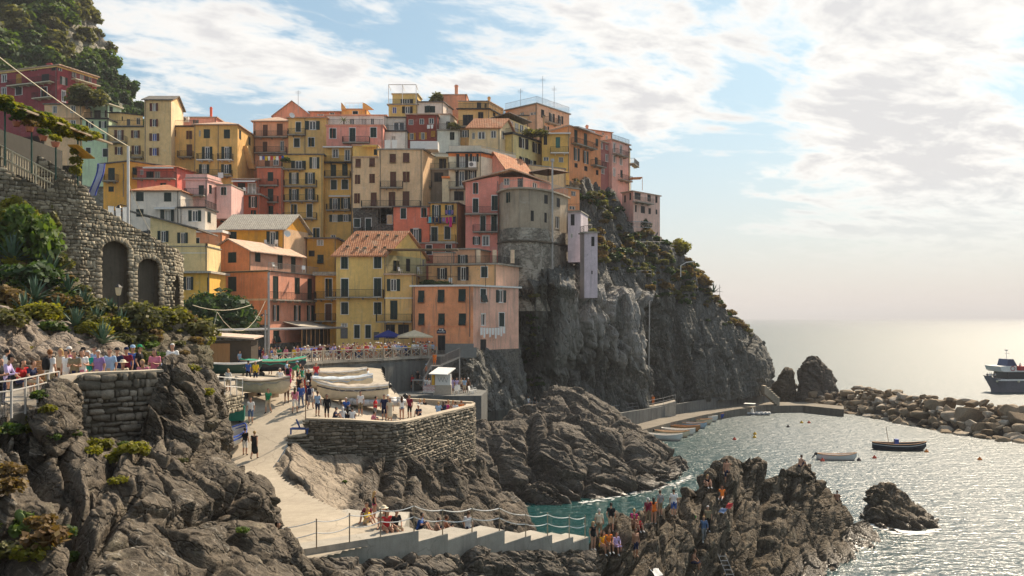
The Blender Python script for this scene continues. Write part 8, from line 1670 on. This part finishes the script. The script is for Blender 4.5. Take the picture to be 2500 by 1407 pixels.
b5 = P(552,1078,54.5);boat('blue and white rowing boat standing tilted behind the outcrop',Vector((b5.x,b5.y,ramp_z(b5.x,b5.y)[0]+.5)),15,4.4,1.6,.75,WH,HB,inner=VARN,group=GB,band=HB,pitch=.12)
boat('small blue covered boat on the crowded terrace',Vector(((755-1250)*104/F,104,TZ+.35)),80,3.6,1.4,.6,WH,HB,cover=plain('tarp_royal',(.03,.07,.35,1),.7),group=GB,cradle=True)
cx_ = sqp(571,1030);cr = thing('crate',cx_,'open green plastic crate beside the slipway','crate');GC = plain('crate_green',(.01,.17,.12,1),.5)
for nm,c,s in (('base',(0,0,.12),(1.35,.9,.06)),('side',(0,-.44,.55),(1.35,.05,.85)),('side',(0,.44,.55),(1.35,.05,.85)),('side',(-.66,0,.55),(.05,.83,.85)),('side',(.66,0,.55),(.05,.83,.85)),('rim',(0,-.47,.98),(1.42,.08,.07)),('rim',(0,.47,.98),(1.42,.08,.07))):mb = MB();mb.box(c,s);obj(nm,mb,GC,cr,mx=Matrix.Translation(cx_)@Matrix.Rotation(.25,4,'Z'))
for x in (-.5,.5):mb = MB();mb.lathe((x,-.3,.06),[(0,-.05),(.09,-.04),(.09,.04),(0,.05)],8);obj('wheel',mb,BLACK,cr,mx=Matrix.Translation(cx_))
ct = Vector(P(731,1028,57.0));ct.z = 10.5;cc = thing('boat_cart',ct,'blue metal boat cart on the stone plinth','cart');BLU = plain('cart_blue',(.03,.07,.25,1),.5)
for nm,a,b in (('frame',(-.6,0,.35),(.6,0,.35)),('frame',(-.6,.4,.35),(.6,.4,.35)),('leg',(-.55,0,0),(-.55,0,.35)),('leg',(.5,0,0),(.5,0,.35)),('handle',(.0,.2,.35),(-.25,.2,.95))):mb = MB();mb.bar(a,b,.06,6);obj(nm,mb,BLU,cc,mx=Matrix.Translation(ct))
fp = Vector(((746-1250)*57.6/F,57.6,10.4));ft = zz(902,57.6);fl = thing('flag',fp,'Italian tricolour flag drooping from a pole on the bastion corner','flag');mb = MB();mb.bar(fp-UP*1,Vector((fp.x,fp.y,ft)),.035,6);obj('pole',mb,plain('flag_pole',(.25,.16,.10,1)),fl)
for nm,c,y0,y1,x0,x1 in (('green_stripe',(.05,.30,.09,1),906,928,-.05,-.34),('white_stripe',(.7,.68,.62,1),922,944,-.02,-.20),('red_stripe',(.62,.035,.02,1),924,958,.06,-.12)):
 mb = MB();z1,z0 = zz(y0,57.6),zz(y1,57.6);rows = []
 for i in range(7):u = i/6;rows.append([Vector((fp.x+x1*math.sin(math.pi*min(1,.25+u))*(.4+.6*k/3)+x0*(1-k/3),fp.y-.05+.06*math.sin(k*2+u*4),z1+(z0-z1)*u)) for k in range(4)])
 grid_add(mb,rows);obj(nm,mb,plain('flag_'+nm,c,.8),fl,smooth=True)
 # boats and buoys on the water
def wl(px,py):return P(px,py,H*F/(py-HZ))
boat('dark hulled wooden launch with blue seat moored in the cove',wl(2195,1098)-UP*.25,100,7.0,2.2,1.05,NAVYH,VARN,inner=VARN,group='boats moored in the harbour',band=WH,console=HB)
boat('small white rowing boat with outboard moored in the cove',wl(2042,1122)-UP*.2,98,4.9,1.6,.8,WH,VARN,inner=VARN,group='boats moored in the harbour',motor=True)
mb = MB();p = wl(2170,1095);mb.bar(p+UP*.6,p+Vector((-.4,0,3.0)),.04,5);tag(obj('boat_mast',mb,WOOD),'thin leaning mast on the dark hulled launch','mast')
rib('large grey rubber boat with canopy at the quay',wl(1836,1012)-UP*.1,115,6.4,2.3,'boats moored in the harbour',True,True)
boat('small white dinghy left of the large rubber boat',wl(1775,1014),100,3.0,1.1,.5,WH,WHITE,group='boats moored in the harbour');boat('small white tender further left at the quay',wl(1752,1019),102,3.4,1.2,.45,WH,WHITE,group='boats moored in the harbour')
qd = [(1700,1035,'third','varnished wooden'),(1685,1044,'fourth','pale blue'),(1668,1052,'fifth','orange brown wooden'),(1655,1060,'sixth','tan wooden'),(1640,1066,'seventh','cream'),(1622,1074,'eighth','white'),(1714,1028,'second','brown and blue'),(1730,1022,'first','dark blue')]
qc = [CREAMH,plain('hull_paleblue',(.42,.52,.60,1),.4),VARN,WH,CREAMH,WH,WH,HB]
for (px,py,od,cn),hm in zip(qd,qc):boat('%s rowing boat, %s from the far end of the row at the quay'%(cn,od),wl(px,py)-UP*.12,112,5.4,1.7,.85,hm,VARN if hm is not WH else WH,inner=WOODO,group='rowing boats in a row along the quay',motor=px<1712)
BM = {}
def buoy(px,py,col,lab,r=.28):
 k = col
 if k not in BM:mb = MB();mb.lathe((0,0,0),[(0,-.8),(.6,-.7),(1,-.1),(.85,.5),(.35,.9),(.3,1.15),(0,1.2)],10);BM[k] = mb.mesh('float',[plain('buoy_'+col,{'red':(.55,.06,.02,1),'orange':(.7,.2,.02,1),'yellow':(.75,.42,.02,1),'dark':(.05,.03,.03,1),'white':(.7,.7,.66,1)}[col],.4)],True)
 p = wl(px,py);t = thing('buoy',p,lab,'buoy','mooring buoys');obj('float',BM[k],None,t,mx=Matrix.Translation(p)@Matrix.Scale(r,4));mb = MB();mb.lathe(p+UP*r*1.2,[(0,0),(r*.2,0),(r*.2,r*.2),(0,r*.22)],6);obj('ring',mb,BLACK,t)
for px,py,c,lb in ((1793,1074,'red','red buoy nearest the row of rowing boats'),(1843,1061,'yellow','yellow buoy in mid harbour, upper of a pair'),(1842,1069,'yellow','yellow buoy in mid harbour, lower of a pair'),(1975,1033,'red','orange red buoy near the breakwater'),(1957,1033,'yellow','small yellow buoy near the breakwater'),(1924,1043,'dark','dark buoy near the breakwater'),(2008,1126,'red','red buoy at the stern of the white rowing boat'),(2097,1125,'dark','dark buoy at the bow of the white rowing boat'),(2135,1119,'red','red buoy between the two moored boats'),(2262,1104,'orange','orange buoy at the bow of the dark launch'),(2392,1123,'orange','lone orange buoy far right'),(1725,1025,'orange','orange buoy on the quay boats')):buoy(px,py,c,lb,.3)
# ferry
fD = 215.0;fo = P(2400,955,fD);fo.z = 0;FX = Vector((1,.10,0)).normalized();FN = Vector((-FX.y,FX.x,0));fe = thing('ferry',fo,'grey hulled passenger ferry with crowded upper deck at the right edge','ferry')
def fpnt(x,y,z):return fo+FX*x+FN*y+UP*z
mb = MB();secs = []
for x,w,zt_ in ((0,.05,4.1),(.8,.9,3.9),(2.2,2.0,3.4),(4,2.7,3.2),(7,3.1,3.1),(24,3.1,3.1)):secs.append([fpnt(x,-w,zt_),fpnt(x+1.9*max(0,1-x/6),-w*.75,.9),fpnt(x+2.2*max(0,1-x/6),-w*.6,-.6),fpnt(x+2.2*max(0,1-x/6),w*.6,-.6),fpnt(x+1.9*max(0,1-x/6),w*.75,.9),fpnt(x,w,zt_)])
grid_add(mb,secs);obj('hull',mb,plain('ferry_grey',(.17,.17,.20,1),.4),fe)
for nm,x0,x1,y_,z0,z1,m in (('main_deck',3,24,3.0,3.05,3.2,WHITE),('cabin',4.6,24,2.7,3.2,5.0,plain('ferry_cabin',(.02,.025,.03,1),.15)),('upper_deck',3.2,24,3.0,5.0,5.25,WHITE),('bulwark',2.8,6.6,2.9,5.25,6.35,WHITE),('banner',7.6,24,3.02,5.3,6.35,plain('ferry_red',(.42,.03,.04,1),.5)),('bridge',4.8,7.6,1.8,6.35,8.0,plain('bridge_blue',(.02,.03,.09,1),.3)),('gunwale_band',2.5,24,3.12,2.85,3.1,WHITE)):
 mb = MB();q = [fpnt(x0,-y_,z0),fpnt(x1,-y_,z0),fpnt(x1,y_,z0),fpnt(x0,y_,z0)];rk = .5 if nm in ('bridge','bulwark') else 0;q2 = [fpnt(x0+(rk if nm=='bridge' else -rk),-y_,z1),fpnt(x1-(1.0 if nm=='bridge' else 0),-y_,z1),fpnt(x1-(1.0 if nm=='bridge' else 0),y_,z1),fpnt(x0+(rk if nm=='bridge' else -rk),y_,z1)]
 mb.add(q+q2,[(3,2,1,0),(4,5,6,7),(0,1,5,4),(1,2,6,5),(2,3,7,6),(3,0,4,7)]);obj(nm,mb,m,fe)
for x in (2.2,7,10.2):mb = MB();mb.lathe(fpnt(x,-3.15 if x>3 else -2.1,2.7),[(0,-.3),(.28,-.15),(.28,.15),(0,.3)],8);obj('fender',mb,plain('fender_cream',(.55,.52,.38,1)),fe)
mb = MB();mb.lathe(fpnt(5.6,-2.95,5.8),[(.45,-.03),(.62,-.03),(.62,.03),(.45,.03)],14);mb.v = [tuple(fpnt(5.6,-3.0,5.8)+(FX*(Vector(v)-fpnt(5.6,-2.95,5.8)).x+UP*(Vector(v)-fpnt(5.6,-2.95,5.8)).y)) for v in mb.v];obj('lifebuoy',mb,RED,fe)
mb = MB();mb.bar(fpnt(6,0,8),fpnt(6,0,10.2),.06,5);mb.bar(fpnt(5.4,0,9.3),fpnt(6.9,0,9.3),.05,4);mb.box(fpnt(6,0,10.1),(.5,.5,.3));obj('mast',mb,WHITE,fe)
for i in range(16):mb = None;person(fpnt(8+i*.45,-2.2+(i%3)*.6,5.3),RX.uniform(120,240),'stand',RX.choice(tops),'navy','passenger number %s from the bow on the upper deck of the ferry'%(ORD[i]),'ferry passengers','',hair=RX.choice(hs))
for i in range(5):person(fpnt(.9+i*.5,-.3-.2*(i%2),3.0),200,'stand',RX.choice(tops),'navy','%s passenger on the foredeck of the ferry'%ORD[i],'ferry passengers','',hair=RX.choice(hs))
# breakwater
def boulder_mesh(k):
 r = np.random.default_rng(k+50);import bmesh
 pts = r.normal(size=(16,3));pts/=np.linalg.norm(pts,axis=1,keepdims=True);pts = np.sign(pts)*np.abs(pts)**.75*np.array([1,.8,.72])
 bm = bmesh.new();[bm.verts.new(tuple(p)) for p in pts];bmesh.ops.convex_hull(bm,input=bm.verts);bmesh.ops.bevel(bm,geom=bm.edges[:],offset=.09,segments=1,affect='EDGES',clamp_overlap=True);bmesh.ops.triangulate(bm,faces=bm.faces[:]);bmesh.ops.subdivide_edges(bm,edges=bm.edges[:],cuts=1,use_grid_fill=True);vv = np.array([v.co[:] for v in bm.verts]);dd_ = .10*fbm(vv*1.7+k*5,3,k)
 for v,q_ in zip(bm.verts,dd_):v.co*=1+q_
 me = bpy.data.meshes.new('boulder');bm.to_mesh(me);bm.free();me.materials.append(BOULD);return me
BO = [boulder_mesh(k) for k in range(12)];bwk = thing('breakwater',wl(2250,1030),'breakwater of tumbled brown boulders across the harbour mouth','breakwater')
FRL = [(1975,1002),(2050,1006),(2100,1014),(2200,1034),(2300,1054),(2400,1070),(2520,1084),(2640,1096)];RB = random.Random(3);nb_ = 0;done = []
core = MB()
for tries in range(2600):
 px = RB.uniform(1965,2560);yf = np.interp(px,[q[0] for q in FRL],[q[1] for q in FRL]);Df = H*F/(yf-HZ);dd = RB.uniform(-.6,15);D = Df+dd;z = min(4.6,max(0.1,dd*.62)) if dd<8 else 4.6-(dd-8)*.55
 z*=(.72 if px<2080 else 1.0);r = RB.choice((RB.uniform(.55,1.0),RB.uniform(.9,1.5),RB.uniform(1.3,2.1)))*(1.1 if px>2250 else .9);q = Vector(((px-1250)*D/F,D,z-.35*r+RB.uniform(-.2,.25)))
 if any((q-w).length<.62*(r+rr_) for w,rr_ in done):continue
 done.append((q,r));obj('boulder',BO[RB.randrange(12)],None,bwk,mx=Matrix.Translation(q)@Matrix.Rotation(RB.uniform(0,6.3),4,'Z')@Matrix.Rotation(RB.uniform(-.5,.5),4,'X')@Matrix.Diagonal((r*RB.uniform(.9,1.3),r,r*RB.uniform(.75,1.05),1)))
 if len(done)>=300:break
vs = []
for px,yf in FRL:D = H*F/(yf-HZ);vs+=[Vector(((px-1250)*(D+1)/F,D+1,-1)),Vector(((px-1250)*(D+7)/F,D+7,2.2)),Vector(((px-1250)*(D+9)/F,D+9,2.2)),Vector(((px-1250)*(D+15)/F,D+15,-1))]
core.add(vs,[(4*i+k,4*i+4+k,4*i+5+k,4*i+1+k) for i in range(len(FRL)-1) for k in range(3)]);obj('rubble_core',core,ROCKJ,bwk)
stp = thing('quay_steps',P(1885,985,166),'short flight of stone steps at the end of the quay','steps')
for i in range(7):mb = MB();p = wl(1895,985);mb.box(P(1866+i*5,985,170)+Vector((0,0,2.6-i*.36)),(.5,2.2,1.6));obj('step',mb,CONCP,stp)
# small things around the square and the town
f = ORH.faces[1];vr = thing('restaurant_veranda',f['p']+f['t']*8+UP*TZ,'glazed veranda with pale sloping roof at the foot of the orange house','veranda')
o = f['p']+f['t']*(f['L']*.28)+f['n']*.05;L_ = f['L']*1.12;dp = 2.6;zt_ = TZ+3.4;mb = MB();q = [o+UP*(zt_+.7),o+f['t']*L_+UP*(zt_+.7),o+f['t']*(L_+.3)+f['n']*(dp+.5)+UP*zt_,o+f['t']*-.3+f['n']*(dp+.5)+UP*zt_]
mb.add(q+[v+UP*.12 for v in q],[(3,2,1,0),(4,5,6,7),(0,1,5,4),(1,2,6,5),(2,3,7,6),(3,0,4,7)]);obj('roof',mb,SLATEL,vr)
mb = MB();mb.obox(o+f['n']*dp+UP*TZ,f['t'],f['n'],UP,L_,.2,.95);obj('base_wall',mb,plaster(C(225,200,190)),vr);mb = MB();mb.obox(o+f['n']*(dp+.05)+UP*(TZ+.96),f['t'],f['n'],UP,L_,.05,2.3);obj('glazing',mb,PANE,vr)
for i in range(13):mb = MB();mb.obox(o+f['n']*(dp+.06)+f['t']*(L_*i/12-.06)+UP*(TZ+.96),f['t'],f['n'],UP,.12,.1,2.35);obj('mullion',mb,WOODO,vr)
sp_ = Vector(P(560,885,86));sp_.z = float(ramp_z(sp_.x,sp_.y)[0]);sd = thing('shed',sp_,'low timber shed with slanted pale roof left of the square','shed');mb = MB();mb.box(sp_+Vector((-.2,1.2,1.25)),(4.6,2.4,2.7));obj('wall',mb,plain('shed_dark',(.06,.045,.03,1)),sd)
mb = MB();q = [sp_+Vector(v) for v in ((-2.8,-.8,3.1),(2.6,-.8,2.75),(2.6,2.6,2.95),(-2.8,2.6,3.3))];mb.add(q+[v+UP*.14 for v in q],[(3,2,1,0),(4,5,6,7),(0,1,5,4),(1,2,6,5),(2,3,7,6),(3,0,4,7)]);obj('roof',mb,plain('shed_roof',(.55,.42,.33,1),.8),sd)
mb = MB();mb.box(sp_+Vector((-.9,-.03,1.2)),(1.9,.06,2.3));do = obj('door',mb,WOODO,sd)
for i in range(6):mb = MB();mb.box(sp_+Vector((-1.7+i*.31,-.08,1.2)),(.26,.04,2.25));sub('plank',mb,WOODO,do)
def pole(label,px,py0,py1,D,r,mat,name='utility_pole',extra=None):
 b = P(px,py1,D);tpt = P(px,py0,D);t = thing(name,b,label,'pole');mb = MB();mb.bar(b-UP*.5,tpt,r,10,r*.85);obj('shaft',mb,mat,t)
 if extra:extra(t,b,tpt)
 return t
def lampx(t,b,q):mb = MB();mb.bar(q-UP*.5,q+Vector((-.6,0,-.35)),.04,5);mb.lathe(q+Vector((-.7,0,-.5)),[(0,.15),(.08,.1),(.2,-.1),(0,-.1)],8);obj('floodlight',mb,BLACK,t)
pole('tall white pole above the arched stone wall',313,357,552,66,.11,WHITE,extra=lambda t,b,q:lampx(t,b,q-UP*4.0))
pole('tall grey lamp pole in front of the orange house',656,665,868,93,.13,METAL,extra=lambda t,b,q:lampx(t,b,q-UP*4.0));pole('slim grey pole left of the tall lamp pole',648,757,872,92,.10,METAL)
def wire(label,pts,r=.02,sag=.3,name='cable'):
 mb = MB()
 for a,b in zip(pts[:-1],pts[1:]):mb.tube([a.lerp(b,u)-UP*(sag*4*u*(1-u)) for u in np.linspace(0,1,9)],r,5)
 tag(obj(name,mb,CREAM),label,'cable')
wire('pale cable running down to the white pole from the upper left',[P(-40,110,48),P(312,357,66)],.035,.25);wire('cable from the white pole down to the cream house',[P(315,450,66),P(372,572,90)],.02,.3)
wire('sagging pale cable in front of the fig tree',[P(470,745,80),P(612,745,90)],.03,.5);wire('looping cable from the fig tree to the lamp pole',[P(480,768,78),P(530,762,82),P(648,735,92)],.025,2.4)
mb = MB();mb.bar(P(500,807,90),P(840,800,112),.14,6);tag(obj('service_pipe',mb,METAL),'long horizontal service pipe in front of the orange house','pipe')
lb_ = P(289,790,47);lt = thing('street_lantern',lb_,'old style street lantern in front of the first arch','lantern');mb = MB();tpl = P(289,722,47);mb.bar(lb_-UP*.6,tpl,.04,6);obj('post',mb,IRON,lt)
mb = MB();mb.lathe(tpl,[(.07,0),(.13,.05),(.19,.42),(0,.43)],6);obj('glass',mb,plain('lantern_glass',(.62,.52,.36,1),.2),lt);mb = MB();mb.lathe(tpl+UP*.43,[(.24,0),(.12,.1),(.04,.16),(.03,.25),(0,.26)],6);obj('cap',mb,IRON,lt)
mb = MB();rows = []
for i in range(9):u = i/8;rows.append([P(240-20*u+8*k+3*math.sin(u*5),400+78*u,60+.15*math.sin(u*7+k)) for k in range(3)])
bn = thing('banner',P(232,480,60),'blue edged white flag hanging beside the stone wall','flag');grid_add(mb,rows);obj('cloth',mb,plain('flag_pale',(.50,.54,.72,1),.8),bn,smooth=True)
for k in (0,2):mb = MB();mb.tube([r[k]+Vector((0,-.03,0)) for r in rows],.05,4);obj('blue_edge',mb,plain('flag_blue_edge',(.06,.09,.40,1)),bn)
def parasol(label,px,py,D,r,mat,hgt):
 c = P(px,py,D);t = thing('parasol',(c.x,c.y,TZ),label,'parasol');mb = MB();n = 4;ring = [c+Vector((r*math.cos(a),r*.8*math.sin(a),-.75)) for a in (math.pi/4+.15,3*math.pi/4+.15,5*math.pi/4+.15,7*math.pi/4+.15)]
 for i in range(4):a,b = ring[i],ring[(i+1)%4];mb.add([a,b,c],[(0,1,2)]);mb.add([a,b,b-UP*.18,a-UP*.18],[(0,1,2,3)])
 obj('canopy',mb,mat,t);mb = MB();mb.bar((c.x,c.y,TZ),c+UP*.15,.05,6);obj('pole',mb,WOOD,t)
 for v in ring:mb = MB();mb.bar(c-UP*.05,v,.03,4);obj('rib',mb,WOOD,t)
parasol('dark blue market parasol on the terrace',948,806,112,2.5,plain('parasol_blue',(.018,.03,.17,1),.8),3);parasol('cream market parasol in front of the blue one',1012,806,110.5,3.0,plain('parasol_cream',(.60,.50,.34,1),.8),3)
LC = {'white':WHITEC,'blue':cloth(PAL['blue']),'cyan':cloth((.10,.42,.50,1)),'magenta':cloth(PAL['magenta']),'purple':cloth(PAL['purple']),'navy':cloth(PAL['navy']),'red':cloth(PAL['red']),'yellow':cloth(PAL['yellow'])}
def laundry(label,a,b,items,sag=.15):
 t = thing('washing_line',a,label,'laundry');mb = MB();mb.tube([a.lerp(b,u)-UP*sag*4*u*(1-u) for u in np.linspace(0,1,7)],.012,4);obj('line',mb,IRON,t);n = len(items);d = (b-a).normalized()
 for i,(c,hh) in enumerate(items):
  u = (i+.5)/n;q = a.lerp(b,u)-UP*sag*4*u*(1-u);w = (b-a).length/n*.42;mb = MB();rows = []
  for j in range(4):rows.append([q+d*(w*(k-1.0)*(1-.1*j*((i+k)%2)))-UP*hh*j/3+Vector((0,.05*math.sin(k*2+j),0)) for k in range(3)])
  grid_add(mb,rows);obj('garment',mb,LC[c],t,smooth=True)
laundry('row of white laundry hanging on the pink side of the harbour house',P(1172,799,113.0),P(1234,797,116.9),[('white',1.0),('white',1.3),('white',.8),('white',1.2),('white',.9),('white',1.4),('white',1.0),('white',1.2),('white',.9)])
laundry('colourful laundry on the mustard balcony',P(zx(6,885),zy(6,178),131.7),P(zx(6,1128),zy(6,175),131.7),[('cyan',.9),('navy',.8),('navy',.7),('navy',.9),('purple',.6),('magenta',.9),('magenta',1.5),('navy',.8)])
laundry('dark blue laundry under the upper windows of the mustard house',P(zx(6,1035),zy(6,118),132.8),P(zx(6,1110),zy(6,118),132.8),[('purple',.6),('blue',.7),('purple',.6)],.05)
laundry('white sheets on the roof above the beige house',P(zx(3,1218),zy(3,510),144),P(zx(3,1340),zy(3,508),144),[('white',1.7),('white',1.7)],.05)
laundry('white sheets drying behind the white pole',P(262,502,78),P(315,505,80),[('white',1.4),('white',1.5),('white',1.4)],.05)
laundry('two white cloths on the maroon house',P(zx(3,1595),zy(3,378),154.5),P(zx(3,1655),zy(3,375),154.5),[('white',.7),('white',.7)],.02)
laundry('white and yellow laundry below the dark red house',P(zx(2,1100),zy(2,975),140),P(zx(2,1160),zy(2,972),140),[('white',1.2),('yellow',1.2)],.02)
laundry('string of coloured bunting above the narrow brick red house',P(zx(3,120),zy(3,652),145.5),P(zx(3,362),zy(3,648),145.5),[('white',.7),('blue',.6),('yellow',.7),('white',.7),('red',.6),('yellow',.6),('white',.7),('red',.6),('blue',.6),('yellow',.6)],.1)
laundry('single white cloth on the lowest balcony of the ochre hip roofed house',P(zx(1,1555),zy(1,1235),145.7),P(zx(1,1602),zy(1,1235),145.7),[('white',.9)],.01)
for i,(px,py,D,rz,lb) in enumerate(((zx(5,835),zy(5,372),122.3,2.6,'white lounge chair left of the amber house door'),(zx(5,915),zy(5,372),122.3,3.6,'white lounge chair right of the amber house door'),(zx(5,905),zy(5,575),112.6,1.2,'white chair on the long roof terrace of the orange house'),(zx(5,1160),zy(5,600),118,.3,'white side chair at the far end of the orange house terrace'),(zx(2,1180),zy(2,800),140.2,0,'white chair on the dark red terrace, left'),(zx(2,1230),zy(2,800),140.2,1,'white chair on the dark red terrace, middle'),(zx(2,1290),zy(2,800),140.2,2,'white chair on the dark red terrace, right'),(zx(6,1080),zy(6,780),117.5,0,'white folding chair on the garden terrace of the harbour house'),(zx(6,640),zy(6,685),117.5,1,'white chair on the annex roof terrace, left'),(zx(6,810),zy(6,685),118.5,1,'white chair on the annex roof terrace, right'))):
 white_chair(P(px,py,D),rz,lb,'white chairs on roof terraces')
def dish(label,p):
 t = thing('satellite_dish',p,label,'satellite dish');mb = MB();mb.lathe((0,0,0),[(0,0),(.25,.03),(.48,.13),(.5,.15)],14);obj('dish',mb,WHITE,t,mx=Matrix.Translation(p)@Matrix.Rotation(1.2,4,'X')@Matrix.Rotation(.6,4,'Y'));mb = MB();mb.bar(p,p+Vector((-.1,.5,-.4)),.03,5);obj('arm',mb,METAL,t)
dish('white satellite dish on the corner of the amber house',P(zx(5,1012),zy(5,258),122.8));dish('dark satellite dish on the pale tiled roof',P(zx(3,405),zy(3,298),154))
for px,py,D,lb in ((zx(4,408),zy(4,730),136.9,'white air conditioner on the balcony of the white house'),(zx(2,800),zy(2,270),157,'air conditioner on the pink roof terrace')):
 p = P(px,py,D);t = thing('air_conditioner',p,lb,'air conditioner');mb = MB();mb.box(p,(1.2,.5,.9));obj('case',mb,WHITE,t);mb = MB();mb.lathe(p+Vector((-.15,-.27,0)),[(0,-.01),(.32,-.01),(.32,.01),(0,.01)],14);mb.v = [(x,p.y-.27+(z-p.z)*.1,p.z+(y-p.y+.27)) for x,y,z in mb.v];obj('fan_grille',mb,GREYS,t)
for px,py,D,h_,lb in ((728,262,158,3,'thin television antenna over the pale tiled roof'),(1271,262,166,3.5,'antenna left of the salmon house'),(1325,245,165,4.5,'tall antenna on the salmon house railing'),(1353,262,168,4,'antenna at the right corner of the salmon house')):
 p = P(px,py,D);t = thing('antenna',p,lb,'antenna');mb = MB();mb.bar(p-UP*1,p+UP*h_,.04,5);obj('mast',mb,METAL,t);mb = MB();[mb.bar(p+UP*(h_*.8)+Vector((-.5,0,k*.18)),p+UP*(h_*.8)+Vector((.5,0,k*.18)),.02,4) for k in range(3)];obj('crossbar',mb,METAL,t)
simple_rail('headland_railing','white railing on the headland lookout below the lone pink house',[P(x,y,d) for x,y,d in ((1552,608,158),(1580,607,161),(1610,606,165),(1640,606,169),(1688,608,175))],1.2,METAL)
simple_rail('headland_railing','grey railing right of the slim lavender tower',[P(x,y,d) for x,y,d in ((1468,668,149),(1500,672,151),(1540,678,153),(1590,676,156))],1.1,METAL)
mb = MB();p = P(1662,670,164);lt = thing('street_lamp',p,'white bent arm street lamp on the headland','street lamp');mb.bar(p-UP*.5,p+UP*1.6,.08,6);mb.bar(p+UP*1.6,p+Vector((1.0,0,2.2)),.07,6);mb.bar(p+Vector((1.0,0,2.2)),p+Vector((2.6,0,2.4)),.09,6);obj('arm',mb,WHITE,lt)
mb = MB();mb.bar(P(1586,735,146),P(1584,900,146),.09,6);mb.bar(P(1586,735,146),P(1594,733,146),.08,6);tag(obj('drain_pipe',mb,METAL),'long vertical pipe down the cliff edge beside the dark cleft','pipe')
palm('agave','dark agave silhouetted on the right shoulder of the headland',P(1742,715,172),2.2,14,AGAVE,'agave',.3,1.2,.06)
mb = MB();p = P(1757,735,173);mb.bar(p,p+UP*3.2,.05,5);tag(obj('signal_post',mb,METAL),'thin post on the right shoulder of the headland','post')
lp = cast(1745,1360,SR)
if lp:
 a = Vector(lp[0])+Vector((.1,-.4,.3));b = a+Vector((.9,-.7,-2.4));t = thing('bathing_ladder',b,'metal ladder down the side of the jagged rock','ladder')
 for k in (0,.45):mb = MB();mb.bar(a+Vector((k,0,0)),b+Vector((k,0,0)),.02,5);obj('rail',mb,METAL,t)
 for i in range(9):q = a.lerp(b,(i+.5)/9);mb = MB();mb.bar(q,q+Vector((.45,0,0)),.022,5);obj('rung',mb,METAL,t)
def towel(label,px,py,m,w=.9,d=.6):
 h_ = cast(px,py,SR)
 if h_ is None:return
 p,n = Vector(h_[0]),Vector(h_[1]);n = n if n.z>0 else -n;x = n.orthogonal().normalized();y = n.cross(x);mb = MB();rows = [[p+n*(.12+.05*math.sin(i*2+j))+x*(w*(i/4-.5))+y*(d*(j/4-.5)) for j in range(5)] for i in range(5)];grid_add(mb,rows);tag(obj('towel',mb,m,smooth=True),label,'towel')
towel('red towel spread on the jagged rock',1782,1238,RED,.5,.4);towel('bright green towel on the jagged rock',1690,1268,plain('towel_green',(.10,.60,.08,1)),.6,.2);towel('blue and grey bundle under the jagged rock',1765,1250,cloth(PAL['denim']),.5,.4);towel('white towel at the bottom edge of the jagged rocks',1600,1400,WHITEC,.8,.5)
t = thing('slatted_bench',vpp(103,34.5),'slatted wooden bench back behind the viewpoint railing','bench')
for i in range(9):mb = MB();mb.box(vpp(103,34.5)+UP*(.55+.09*i),(.75,.06,.06));obj('slat',mb,WOODO,t)
for dx in (-.35,.35):mb = MB();mb.box(vpp(103,34.5)+Vector((dx,.05,.65)),(.06,.06,1.3));obj('leg',mb,WOODO,t)
print('script done',round(time.time()-T0,1),'people',NP,'objects',len(bpy.data.objects))
